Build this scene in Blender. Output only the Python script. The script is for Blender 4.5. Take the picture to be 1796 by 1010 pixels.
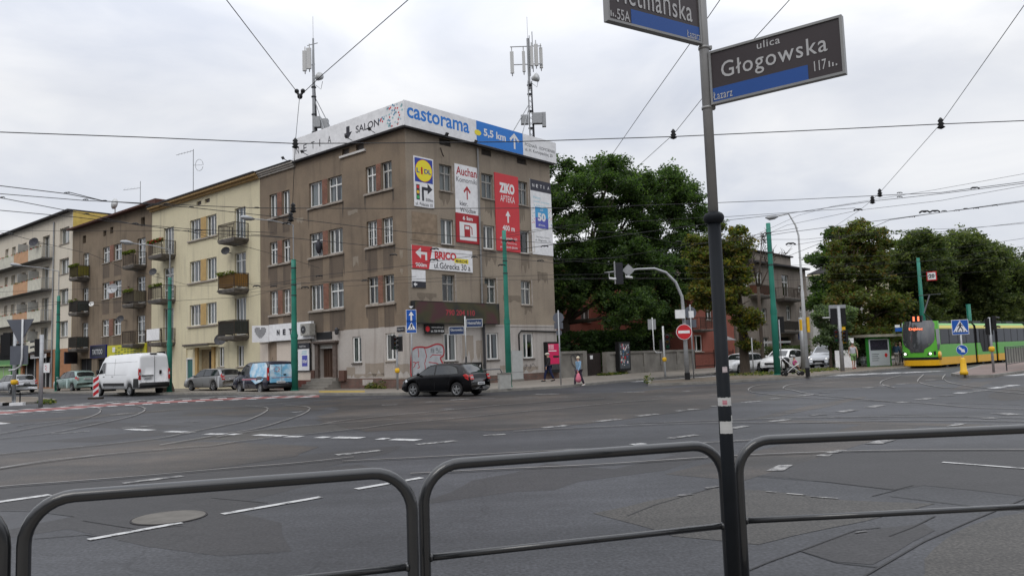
import bpy, math, random, numpy as np
from mathutils import Vector, Matrix
for _o in list(bpy.data.objects): bpy.data.objects.remove(_o)
S = bpy.context.scene
COL = S.collection
# ---------------------------------------------------------------- camera
FPX, PITCH, ROLL, EYE = 1369.0, math.radians(5.02), math.radians(1.957), 1.6
_R0 = Vector((1, 0, 0)); _U0 = Vector((0, -math.sin(PITCH), math.cos(PITCH))); _F = Vector((0, math.cos(PITCH), math.sin(PITCH)))
_X = _R0*math.cos(ROLL) - _U0*math.sin(ROLL); _Y = _R0*math.sin(ROLL) + _U0*math.cos(ROLL)
cam = bpy.data.cameras.new('camera'); co = bpy.data.objects.new('camera', cam); COL.objects.link(co)
cam.sensor_fit = 'HORIZONTAL'; cam.sensor_width = 36.0; cam.lens = 36.0*FPX/1796.0
cam.clip_start = 0.05; cam.clip_end = 3000
_B = -_F
co.matrix_world = Matrix(((_X.x, _Y.x, _B.x, 0), (_X.y, _Y.y, _B.y, 0), (_X.z, _Y.z, _B.z, EYE), (0, 0, 0, 1)))
S.camera = co
# survey helpers: the spot on the ground (height z) or at a known distance that a bearing points to
def _ray(px, py): return _X*((px-898)/FPX) - _Y*((py-505)/FPX) + _F
def G(px, py, z=0.0):
 d = _ray(px, py); return Vector((0, 0, EYE)) + d*((z-EYE)/d.z)
def DD(px, py, dist):
 d = _ray(px, py); return Vector((0, 0, EYE)) + d*(dist/d.y)
# ---------------------------------------------------------------- sky and light
S.view_settings.view_transform = 'Standard'; S.view_settings.look = 'None'
S.view_settings.exposure = 0.0; S.view_settings.gamma = 1.0
W = bpy.data.worlds.new('World'); S.world = W; W.use_nodes = True
nt = W.node_tree; nt.nodes.clear()
def N(t, **k):
 n = nt.nodes.new(t)
 for a, b in k.items(): setattr(n, a, b)
 return n
out = N('ShaderNodeOutputWorld'); bg = N('ShaderNodeBackground')
sky = N('ShaderNodeTexSky'); sky.sky_type = 'NISHITA'; sky.sun_disc = False
sky.sun_elevation = math.radians(48); sky.sun_rotation = math.radians(200); sky.air_density = 1.3; sky.dust_density = 3
tc = N('ShaderNodeTexCoord'); mp = N('ShaderNodeMapping'); mp.inputs['Scale'].default_value = (1, 1, 2.6)
n1 = N('ShaderNodeTexNoise'); n1.inputs['Scale'].default_value = 3.2; n1.inputs['Detail'].default_value = 7; n1.inputs['Roughness'].default_value = .5
n1.inputs['Distortion'].default_value = .35
r1 = N('ShaderNodeValToRGB'); r1.color_ramp.elements[0].position = .36; r1.color_ramp.elements[1].position = .66
r1.color_ramp.elements[0].color = (.68, .715, .80, 1); r1.color_ramp.elements[1].color = (.96, .965, .985, 1)
sx = N('ShaderNodeSeparateXYZ'); r2 = N('ShaderNodeMapRange'); r2.inputs[1].default_value = .3; r2.inputs[2].default_value = 1.0
r2.inputs[3].default_value = 1.0; r2.inputs[4].default_value = 2.55
vm = N('ShaderNodeVectorMath', operation='SCALE'); mx = N('ShaderNodeMixRGB'); mx.inputs[0].default_value = .93
sc_ = N('ShaderNodeVectorMath', operation='SCALE'); sc_.inputs['Scale'].default_value = .10
L_ = nt.links.new
L_(tc.outputs['Generated'], mp.inputs[0]); L_(mp.outputs[0], n1.inputs['Vector']); L_(n1.outputs['Fac'], r1.inputs[0])
L_(tc.outputs['Generated'], sx.inputs[0]); L_(sx.outputs['Z'], r2.inputs[0])
# low sky behind camera darkened to mute reflections, in place of unmodelled buildings
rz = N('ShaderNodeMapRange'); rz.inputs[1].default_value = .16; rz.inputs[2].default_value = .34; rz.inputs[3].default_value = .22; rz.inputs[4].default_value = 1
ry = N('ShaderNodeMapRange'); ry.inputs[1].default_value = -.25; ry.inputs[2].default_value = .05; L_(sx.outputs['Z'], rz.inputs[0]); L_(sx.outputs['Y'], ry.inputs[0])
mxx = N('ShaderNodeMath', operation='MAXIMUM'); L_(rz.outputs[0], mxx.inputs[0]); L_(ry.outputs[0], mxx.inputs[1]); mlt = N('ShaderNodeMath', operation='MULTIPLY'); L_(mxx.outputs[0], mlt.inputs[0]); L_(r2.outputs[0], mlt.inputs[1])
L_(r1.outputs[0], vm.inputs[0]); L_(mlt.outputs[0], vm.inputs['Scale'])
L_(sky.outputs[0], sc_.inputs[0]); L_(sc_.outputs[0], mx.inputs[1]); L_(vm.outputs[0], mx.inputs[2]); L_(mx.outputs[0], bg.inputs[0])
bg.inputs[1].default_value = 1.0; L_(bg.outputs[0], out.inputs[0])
sl = bpy.data.lights.new('sun', 'SUN'); sl.energy = .7; sl.angle = math.radians(25); sl.color = (1, .96, .9)
so = bpy.data.objects.new('sun', sl); COL.objects.link(so)
so.rotation_euler = (math.radians(42), 0, math.radians(-20))
S.cycles.use_denoising = True; S.cycles.max_bounces = 6; S.cycles.transparent_max_bounces = 24
S.cycles.diffuse_bounces = 3; S.cycles.glossy_bounces = 3; S.cycles.transmission_bounces = 4
S.render.use_persistent_data = False
# ---------------------------------------------------------------- object helpers
def tag(o, label=None, cat=None, group=None, kind=None):
 if label: o['label'] = label
 if cat: o['category'] = cat
 if group: o['group'] = group
 if kind: o['kind'] = kind
 return o
def empty(name, loc=(0, 0, 0), rz=0, label=None, cat=None, group=None):
 o = bpy.data.objects.new(name, None); COL.objects.link(o); o.location = loc; o.rotation_euler = (0, 0, rz)
 o.empty_display_size = .2
 return tag(o, label, cat, group)
def copy_tree(o, parent=None):
 c = o.copy(); COL.objects.link(c); c.parent = parent
 if parent: c.matrix_parent_inverse = o.matrix_parent_inverse.copy()
 for ch in [x for x in CHILD.get(o.name, [])]: copy_tree(ch, c)
 return c
CHILD = {}
def kid(o, parent):
 o.parent = parent; CHILD.setdefault(parent.name, []).append(o); return o
class MB:
 def __init__(s, M=None): s.v = []; s.f = []; s.m = []; s.mats = []; s.sm = []; s.M = M; s.cur = 0; s.smooth = False
 def mat(s, m, smooth=False):
  if m not in s.mats: s.mats.append(m)
  s.cur = s.mats.index(m); s.smooth = smooth; return s
 def add(s, vs, fs):
  b = len(s.v)
  for p in vs: s.v.append(tuple(s.M @ Vector(p)) if s.M else tuple(p))
  for f in fs: s.f.append([b+i for i in f]); s.m.append(s.cur); s.sm.append(s.smooth)
  return s
 def box(s, x0, x1, y0, y1, z0, z1):
  return s.add([(x0,y0,z0),(x1,y0,z0),(x1,y1,z0),(x0,y1,z0),(x0,y0,z1),(x1,y0,z1),(x1,y1,z1),(x0,y1,z1)],
                     [(0,3,2,1),(4,5,6,7),(0,1,5,4),(1,2,6,5),(2,3,7,6),(3,0,4,7)])
 def quad(s, a, b, c, d): return s.add([a, b, c, d], [(0, 1, 2, 3)])
 def poly(s, pts): return s.add(pts, [tuple(range(len(pts)))])
 def prism(s, pts, z0, z1):
  n = len(pts)
  return s.add([(p[0], p[1], z0) for p in pts]+[(p[0], p[1], z1) for p in pts],
                     [tuple(range(n))[::-1], tuple(range(n, 2*n))]+[(i, (i+1) % n, n+(i+1) % n, n+i) for i in range(n)])
 def slab(s, pts, d):   # polygon of 3D points thickened along d
  n = len(pts); d = Vector(d)
  return s.add([tuple(Vector(p)) for p in pts]+[tuple(Vector(p)+d) for p in pts],
                     [tuple(range(n))[::-1], tuple(range(n, 2*n))]+[(i, (i+1) % n, n+(i+1) % n, n+i) for i in range(n)])
 def tube(s, pts, r, n=8, caps=True):
  pts = [Vector(p) for p in pts]; k = len(pts); rs = r if isinstance(r, (list, tuple)) else [r]*k
  vs = []; fs = []; up = None
  for i, p in enumerate(pts):
   t = (pts[min(i+1, k-1)]-pts[max(i-1, 0)]).normalized()
   if up is None: up = Vector((0, 0, 1)) if abs(t.z) < .9 else Vector((1, 0, 0))
   a = (up - t*up.dot(t))
   if a.length < 1e-4: a = t.orthogonal()
   a.normalize(); up = a; b = t.cross(a)
   for j in range(n):
    q = 2*math.pi*j/n; vs.append(tuple(p+(a*math.cos(q)+b*math.sin(q))*rs[i]))
  for i in range(k-1):
   for j in range(n): fs.append((i*n+j, i*n+(j+1) % n, (i+1)*n+(j+1) % n, (i+1)*n+j))
  if caps: fs += [tuple(range(n))[::-1], tuple(range((k-1)*n, k*n))]
  return s.add(vs, fs)
 def lathe(s, prof, c=(0, 0, 0), n=16, caps=True):  # prof [(r,z)]
  vs = []; fs = []; k = len(prof)
  for r, z in prof:
   for j in range(n):
    q = 2*math.pi*j/n; vs.append((c[0]+r*math.cos(q), c[1]+r*math.sin(q), c[2]+z))
  for i in range(k-1):
   for j in range(n): fs.append((i*n+j, i*n+(j+1) % n, (i+1)*n+(j+1) % n, (i+1)*n+j))
  if caps: fs += [tuple(range(n))[::-1], tuple(range((k-1)*n, k*n))]
  return s.add(vs, fs)
 def ball(s, c, rx, ry=None, rz=None, n=10, k=6):
  ry = ry or rx; rz = rz or rx
  vs = [(c[0], c[1], c[2]-rz)]; fs = []
  for i in range(1, k):
   t = math.pi*i/k
   for j in range(n):
    q = 2*math.pi*j/n; vs.append((c[0]+rx*math.sin(t)*math.cos(q), c[1]+ry*math.sin(t)*math.sin(q), c[2]-rz*math.cos(t)))
  vs.append((c[0], c[1], c[2]+rz)); e = len(vs)-1
  for j in range(n):
   fs.append((0, 1+(j+1) % n, 1+j)); fs.append((e, e-n+j, e-n+(j+1) % n))
   for i in range(k-2): fs.append((1+i*n+j, 1+i*n+(j+1) % n, 1+(i+1)*n+(j+1) % n, 1+(i+1)*n+j))
  return s.add(vs, fs)
 def disc(s, c, nrm, r, t=.01, n=24):
  c = Vector(c); nrm = Vector(nrm).normalized()
  return s.tube([c, c+nrm*t], r, n)
 def build(s, name, parent=None, label=None, cat=None, group=None, kind=None):
  me = bpy.data.meshes.new(name); me.from_pydata(s.v, [], s.f)
  for m in s.mats: me.materials.append(m)
  me.polygons.foreach_set('material_index', s.m); me.polygons.foreach_set('use_smooth', s.sm)
  autouv(me); me.update()
  o = bpy.data.objects.new(name, me); COL.objects.link(o)
  if parent: kid(o, parent)
  return tag(o, label, cat, group, kind)
def autouv(me):
 if not len(me.polygons): return
 uv = me.uv_layers.new(name='UVMap'); n = len(me.loops)
 co_ = np.zeros(len(me.vertices)*3); me.vertices.foreach_get('co', co_); co_ = co_.reshape(-1, 3)
 lv = np.zeros(n, int); me.loops.foreach_get('vertex_index', lv)
 pn = np.zeros(len(me.polygons)*3); me.polygons.foreach_get('normal', pn); pn = pn.reshape(-1, 3)
 lt = np.zeros(len(me.polygons), int); me.polygons.foreach_get('loop_total', lt)
 nn = np.repeat(pn, lt, axis=0); p = co_[lv]
 flat = np.abs(nn[:, 2]) > .7
 t = np.stack([-nn[:, 1], nn[:, 0]], 1); l = np.linalg.norm(t, axis=1); l[l == 0] = 1; t /= l[:, None]
 sg = np.where(np.abs(t[:, 0]) > np.abs(t[:, 1]), np.sign(t[:, 0]), np.sign(t[:, 1])); t *= sg[:, None]
 u = np.where(flat, p[:, 0], p[:, 0]*t[:, 0]+p[:, 1]*t[:, 1]); v = np.where(flat, p[:, 1], p[:, 2])
 uv.data.foreach_set('uv', np.stack([u, v], 1).astype(np.float32).ravel())
# ---------------------------------------------------------------- materials
MATS = {}
def lin(h):
 if not isinstance(h, str): return tuple(h)
 h = h.lstrip('#'); c = [int(h[i:i+2], 16)/255 for i in (0, 2, 4)]
 return tuple(x/12.92 if x <= .04045 else ((x+.055)/1.055)**2.4 for x in c)
def mat(name, col, rough=.6, metal=0, var=.12, scale=2.0, bump=0.0, stretch=(1, 1, 1), spec=.3, coat=0, fine=0, var2=0, scale2=.3, em=0, col2=None, bscale=30):
 if name in MATS: return MATS[name]
 m = bpy.data.materials.new(name); m.use_nodes = True; MATS[name] = m
 t = m.node_tree; b = t.nodes['Principled BSDF']; c = lin(col)
 b.inputs['Roughness'].default_value = rough; b.inputs['Metallic'].default_value = metal
 b.inputs['Specular IOR Level'].default_value = spec; b.inputs['Coat Weight'].default_value = coat
 b.inputs['Base Color'].default_value = (*c, 1)
 if em: b.inputs['Emission Color'].default_value = (*c, 1); b.inputs['Emission Strength'].default_value = em
 if var or bump:
  uv = t.nodes.new('ShaderNodeUVMap'); mpn = t.nodes.new('ShaderNodeMapping'); mpn.inputs['Scale'].default_value = stretch
  t.links.new(uv.outputs[0], mpn.inputs[0])
  def noise(sc, det=5):
   n = t.nodes.new('ShaderNodeTexNoise'); n.inputs['Scale'].default_value = sc; n.inputs['Detail'].default_value = det
   t.links.new(mpn.outputs[0], n.inputs['Vector']); return n
  def mul(src, fac, amt, lo=.3, hi=.7):
   r = t.nodes.new('ShaderNodeMapRange'); r.inputs[1].default_value = lo; r.inputs[2].default_value = hi
   r.inputs[3].default_value = 1-amt; r.inputs[4].default_value = 1+amt*.6; t.links.new(fac, r.inputs[0])
   v = t.nodes.new('ShaderNodeVectorMath'); v.operation = 'SCALE'; t.links.new(src, v.inputs[0]); t.links.new(r.outputs[0], v.inputs['Scale']); return v.outputs[0]
  rgb = t.nodes.new('ShaderNodeRGB'); rgb.outputs[0].default_value = (*c, 1); cur = rgb.outputs[0]
  if col2:
   n = noise(scale2, 6); r = t.nodes.new('ShaderNodeMapRange'); r.inputs[1].default_value = .42; r.inputs[2].default_value = .6; t.links.new(n.outputs['Fac'], r.inputs[0])
   mxn = t.nodes.new('ShaderNodeMixRGB'); mxn.inputs[2].default_value = (*lin(col2), 1); t.links.new(cur, mxn.inputs[1]); t.links.new(r.outputs[0], mxn.inputs[0]); cur = mxn.outputs[0]
  if var: cur = mul(cur, noise(scale).outputs['Fac'], var)
  if var2: cur = mul(cur, noise(scale2).outputs['Fac'], var2)
  if fine: cur = mul(cur, noise(bscale*1.3, 2).outputs['Fac'], fine)
  t.links.new(cur, b.inputs['Base Color'])
  if bump:
   n = noise(bscale, 3); bn = t.nodes.new('ShaderNodeBump'); bn.inputs['Strength'].default_value = bump; bn.inputs['Distance'].default_value = .02
   t.links.new(n.outputs['Fac'], bn.inputs['Height']); t.links.new(bn.outputs[0], b.inputs['Normal'])
 return m
def brickmat(name, c1, c2, mortar, bw=.25, bh=.075, rough=.85):
 m = bpy.data.materials.new(name); m.use_nodes = True; MATS[name] = m; t = m.node_tree; b = t.nodes['Principled BSDF']
 uv = t.nodes.new('ShaderNodeUVMap'); br = t.nodes.new('ShaderNodeTexBrick'); t.links.new(uv.outputs[0], br.inputs['Vector'])
 br.inputs['Color1'].default_value = (*lin(c1), 1); br.inputs['Color2'].default_value = (*lin(c2), 1); br.inputs['Mortar'].default_value = (*lin(mortar), 1)
 br.inputs['Scale'].default_value = 1; br.inputs['Brick Width'].default_value = bw; br.inputs['Row Height'].default_value = bh; br.inputs['Mortar Size'].default_value = .01
 n = t.nodes.new('ShaderNodeTexNoise'); n.inputs['Scale'].default_value = 1.3; n.inputs['Detail'].default_value = 6; t.links.new(uv.outputs[0], n.inputs['Vector'])
 r = t.nodes.new('ShaderNodeMapRange'); r.inputs[1].default_value = .3; r.inputs[2].default_value = .7; r.inputs[3].default_value = .65; r.inputs[4].default_value = 1.2; t.links.new(n.outputs['Fac'], r.inputs[0])
 v = t.nodes.new('ShaderNodeVectorMath'); v.operation = 'SCALE'; t.links.new(br.outputs['Color'], v.inputs[0]); t.links.new(r.outputs[0], v.inputs['Scale'])
 t.links.new(v.outputs[0], b.inputs['Base Color']); b.inputs['Roughness'].default_value = rough; return m
def stucco(name, base, dirty, dark, dirt=.5, streak=.3):
 """render coat: broad blotches of dirt, runs of soot drawn out down the wall, fine grain"""
 m = bpy.data.materials.new(name); m.use_nodes = True; MATS[name] = m; t = m.node_tree; b = t.nodes['Principled BSDF']; b.inputs['Roughness'].default_value = .9
 b.inputs['Specular IOR Level'].default_value = .2
 uv = t.nodes.new('ShaderNodeUVMap')
 def nz(sc, st, det=6, rg=.55):
  mpn = t.nodes.new('ShaderNodeMapping'); mpn.inputs['Scale'].default_value = st; t.links.new(uv.outputs[0], mpn.inputs[0])
  n = t.nodes.new('ShaderNodeTexNoise'); n.inputs['Scale'].default_value = sc; n.inputs['Detail'].default_value = det; n.inputs['Roughness'].default_value = rg
  t.links.new(mpn.outputs[0], n.inputs['Vector']); return n.outputs['Fac']
 def rng(f, a, bb, c, d):
  r = t.nodes.new('ShaderNodeMapRange'); r.inputs[1].default_value = a; r.inputs[2].default_value = bb; r.inputs[3].default_value = c; r.inputs[4].default_value = d; t.links.new(f, r.inputs[0]); return r.outputs[0]
 def mixc(f, a, bcol):
  x = t.nodes.new('ShaderNodeMixRGB'); t.links.new(f, x.inputs[0])
  if isinstance(a, tuple): x.inputs[1].default_value = (*a, 1)
  else: t.links.new(a, x.inputs[1])
  x.inputs[2].default_value = (*bcol, 1); return x.outputs[0]
 c = mixc(rng(nz(.35, (1, 1, 1), 7, .6), .4, .65, 0, dirt), lin(base), lin(dirty))
 c = mixc(rng(nz(2.2, (1, .09, 1), 5, .6), .52, .74, 0, streak), c, lin(dark))
 c = mixc(rng(nz(3.5, (1, 1, 1), 6, .7), .62, .72, 0, streak*.6), c, lin(dirty))
 v = t.nodes.new('ShaderNodeVectorMath'); v.operation = 'SCALE'; t.links.new(c, v.inputs[0]); t.links.new(rng(nz(14, (1, 1, 1), 3), .3, .7, .9, 1.08), v.inputs['Scale'])
 t.links.new(v.outputs[0], b.inputs['Base Color'])
 bn = t.nodes.new('ShaderNodeBump'); bn.inputs['Strength'].default_value = .25; bn.inputs['Distance'].default_value = .02; t.links.new(nz(25, (1, 1, 1), 3), bn.inputs['Height']); t.links.new(bn.outputs[0], b.inputs['Normal'])
 return m
def glassmat(name, tint=(.55, .6, .62), k=.3, g=.92):
 m = bpy.data.materials.new(name); m.use_nodes = True; MATS[name] = m; t = m.node_tree; t.nodes.clear()
 o = t.nodes.new('ShaderNodeOutputMaterial'); mx = t.nodes.new('ShaderNodeMixShader'); tr = t.nodes.new('ShaderNodeBsdfTransparent'); gl = t.nodes.new('ShaderNodeBsdfGlossy')
 tr.inputs[0].default_value = (*tint, 1); gl.inputs['Roughness'].default_value = .04; gl.inputs[0].default_value = (g, g*1.02, g*1.04, 1)
 fr = t.nodes.new('ShaderNodeLayerWeight'); fr.inputs[0].default_value = .5; pw = t.nodes.new('ShaderNodeMath'); pw.operation = 'POWER'; pw.inputs[1].default_value = 3.5; t.links.new(fr.outputs['Facing'], pw.inputs[0])
 a = t.nodes.new('ShaderNodeMath'); a.operation = 'ADD'; a.inputs[1].default_value = .04+k*.4; a.use_clamp = True; t.links.new(pw.outputs[0], a.inputs[0]); t.links.new(a.outputs[0], mx.inputs[0]); t.links.new(tr.outputs[0], mx.inputs[1]); t.links.new(gl.outputs[0], mx.inputs[2]); t.links.new(mx.outputs[0], o.inputs[0])
 return m
# ---------------------------------------------------------------- a vertical plane: s metres along it, o out of it, z up
def wloc(o):
 v = Vector((0, 0, 0))
 while o: v += o.location; o = o.parent
 return v
class Fr:
 def __init__(f, P, ang, side, z0=0.0):
  a = math.radians(ang); f.P = Vector((P[0], P[1], z0)); f.d = Vector((math.sin(a), math.cos(a), 0))
  f.n = Vector((f.d.y, -f.d.x, 0))*side; f.ang = ang; f.side = side   # side +1: outward is to the right of d
  f.M = Matrix(((f.d.x, f.n.x, 0, f.P.x), (f.d.y, f.n.y, 0, f.P.y), (0, 0, 1, z0), (0, 0, 0, 1)))
 def w(f, s, o, z): return f.M @ Vector((s, o, z))
 def off(f, ds=0, do=0): return Fr(f.w(ds, do, 0), f.ang, f.side)
 def mb(f, par=None):   # builder in s,o,z coordinates, made relative to the parent empty
  return MB(Matrix.Translation(-wloc(par)) @ f.M)
_fc = {}
def text(parent, fr, string, s0, s1, z0, z1, o, m, bold=0.0, name='lettering', ext=.004, sk=0.0, sp=1.0):
 """letters as flat mesh, fitted to the rectangle s0..s1 (read left to right) by z0..z1 on the plane fr"""
 key = (string, bold, sp)
 if key not in _fc:
  cu = bpy.data.curves.new('t', 'FONT'); cu.body = string; cu.offset = bold; cu.space_character = sp; cu.resolution_u = 3
  ob = bpy.data.objects.new('t', cu); COL.objects.link(ob)
  dg = bpy.context.evaluated_depsgraph_get(); me = bpy.data.meshes.new_from_object(ob.evaluated_get(dg))
  vs = np.array([v.co[:] for v in me.vertices]); fs = [list(p.vertices) for p in me.polygons]
  bpy.data.objects.remove(ob); bpy.data.curves.remove(cu); bpy.data.meshes.remove(me); _fc[key] = (vs, fs)
 vs, fs = _fc[key]; mn = vs.min(0); mx_ = vs.max(0); w = (mx_-mn); b = fr.mb(parent).mat(m)
 pts = []
 for v in vs:
  u = (v[0]-mn[0])/w[0]; q = (v[1]-mn[1])/w[1]
  pts.append((s0+(s1-s0)*u, o, z0+(z1-z0)*q+sk*(u-.5)))
 b.add(pts, fs)
 return b.build(name, parent)
# ================================================================ MATERIALS
random.seed(7)
m_white = mat('white_paint', (.72, .72, .70), .45, var=.06, scale=6)
m_oldwhite = mat('old_white_paint', (.50, .49, .46), .6, var=.25, scale=9)
m_grayframe = mat('weathered_frame', (.30, .29, .27), .7, var=.3, scale=9)
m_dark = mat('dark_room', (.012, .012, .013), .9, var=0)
m_black = mat('black_plastic', (.012, .012, .013), .45, var=0)
m_rubber = mat('tyre_rubber', (.018, .018, .019), .8, var=.2, scale=20)
m_steel = mat('galvanised_steel', (.34, .35, .36), .5, .35, var=.12, scale=8)
m_steelw = mat('light_steel_paint', (.52, .53, .53), .5, .1, var=.1, scale=6)
m_dsteel = mat('dark_steel', (.06, .06, .065), .5, .4, var=.2, scale=8)
m_glass = glassmat('window_glass', (.62, .66, .66), .06)
m_carglass = glassmat('car_glass', (.16, .19, .19), .22)
m_curt = mat('net_curtain', (.40, .40, .39), .95, var=.35, scale=7, stretch=(3.5, .15, 1))
m_curt2 = mat('cream_curtain', (.32, .29, .24), .95, var=.3, scale=6, stretch=(3, .2, 1))
m_curt3 = mat('blue_grey_curtain', (.17, .20, .21), .95, var=.3, scale=6, stretch=(3, .2, 1))
m_greenpole = mat('green_pole_paint', (.026, .20, .145), .42, var=.22, scale=3, stretch=(1, .4, 1), var2=.15, scale2=.8)
m_concrete = mat('concrete', (.24, .225, .20), .9, var=.25, scale=1.2, bump=.25, fine=.15, var2=.2)
m_sill = mat('sill_plaster', (.33, .29, .25), .85, var=.3, scale=5)
m_sheet = mat('sill_sheet', (.10, .085, .075), .6, .2, var=.3, scale=5)
m_rust = mat('rusty_iron', (.07, .055, .045), .8, .2, var=.4, scale=12)
m_red = mat('sign_red', (.52, .022, .03), .6, var=.06, scale=3)
m_signblue = mat('sign_blue', (.018, .10, .42), .4, var=.06)
m_signwhite = mat('sign_white', (.74, .74, .74), .45, var=.04, scale=3)
m_yellow = mat('yellow_paint', (.72, .42, .02), .5, var=.15, scale=8)
m_brick = brickmat('red_brick', '#6e4030', '#82503c', '#8a7264')
m_brickdark = brickmat('plinth_brick', '#5a4a42', '#6e4a40', '#6b6058')
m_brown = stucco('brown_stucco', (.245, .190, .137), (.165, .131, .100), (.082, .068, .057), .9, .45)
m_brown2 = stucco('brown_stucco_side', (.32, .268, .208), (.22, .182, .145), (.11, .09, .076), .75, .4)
m_stain = stucco('sooty_stucco', (.155, .122, .094), (.12, .096, .076), (.07, .057, .048), .9, .8)
m_pale = stucco('pale_plaster', (.46, .43, .40), (.36, .32, .29), (.17, .145, .125), .7, .55)
m_shop = stucco('shop_plaster', (.66, .58, .50), (.56, .49, .43), (.3, .27, .24), .35, .2)
m_cream = stucco('cream_render', (.66, .60, .42), (.54, .48, .345), (.24, .21, .16), .55, .42)
m_grimy = stucco('grimy_grey_stucco', (.25, .195, .14), (.16, .127, .092), (.06, .052, .047), .75, .65)
m_offwhite = stucco('off_white_render', (.66, .60, .50), (.56, .51, .42), (.28, .25, .22), .4, .3)
m_pink = stucco('pink_red_render', (.33, .115, .085), (.28, .10, .075), (.12, .05, .04), .4, .3)
m_grey3 = stucco('grey_villa_render', (.27, .235, .20), (.20, .17, .145), (.07, .06, .055), .7, .6)
m_whiteh = stucco('white_house_render', (.58, .57, .54), (.48, .46, .43), (.3, .28, .26), .4, .25)
m_roof = mat('dark_roof_felt', (.035, .033, .035), .8, var=.3, scale=3)
m_tile = mat('red_brown_roof', (.09, .04, .03), .8, var=.3, scale=6)
m_base = mat('maroon_base', (.13, .045, .035), .8, var=.2, scale=4)
def leafm(n, c, t=.42):
 if n in MATS: return MATS[n]
 c = tuple(x*1.18 for x in c)
 m = mat(n, c, .6, var=.4, scale=.7, spec=.25, var2=.25, scale2=3); nt_ = m.node_tree; b = nt_.nodes['Principled BSDF']; tr = nt_.nodes.new('ShaderNodeBsdfTranslucent'); mx_ = nt_.nodes.new('ShaderNodeMixShader'); mx_.inputs[0].default_value = t
 tr.inputs[0].default_value = (c[0]*1.7, c[1]*1.9, c[2]*.9, 1); nt_.links.new(b.outputs[0], mx_.inputs[1]); nt_.links.new(tr.outputs[0], mx_.inputs[2]); nt_.links.new(mx_.outputs[0], nt_.nodes['Material Output'].inputs[0]); return m

# ================================================================ BUILDING HELPERS
def facade(parent, fr, s0, s1, z0, z1, holes, m, o=0.0, name='wall', depth=.22, m2=None, zsplit=None):
 b = fr.mb(parent).mat(m)
 hs = [h for h in holes if h[0] < s1 and h[1] > s0 and h[2] < z1 and h[3] > z0]
 xs = sorted({s0, s1, *[min(max(v, s0), s1) for h in hs for v in h[:2]]}); zs = sorted({z0, z1, *[min(max(v, z0), z1) for h in hs for v in h[2:4]]})
 for i in range(len(xs)-1):
  for j in range(len(zs)-1):
   cx, cz = (xs[i]+xs[i+1])/2, (zs[j]+zs[j+1])/2
   if any(h[0] < cx < h[1] and h[2] < cz < h[3] for h in hs): continue
   b.quad((xs[i], o, zs[j]), (xs[i+1], o, zs[j]), (xs[i+1], o, zs[j+1]), (xs[i], o, zs[j+1]))
 for h in hs:
  a, c, e, g = h[:4]; e = max(e, z0); g = min(g, z1)
  b.quad((a, o, e), (a, o, g), (a, o-depth, g), (a, o-depth, e)); b.quad((c, o, e), (c, o-depth, e), (c, o-depth, g), (c, o, g))
  if g < z1 or h[3] <= z1: b.quad((a, o, g), (c, o, g), (c, o-depth, g), (a, o-depth, g))
  if e > z0 or h[2] >= z0: b.quad((a, o, e), (a, o-depth, e), (c, o-depth, e), (c, o, e))
 return b.build(name, parent)
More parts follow.
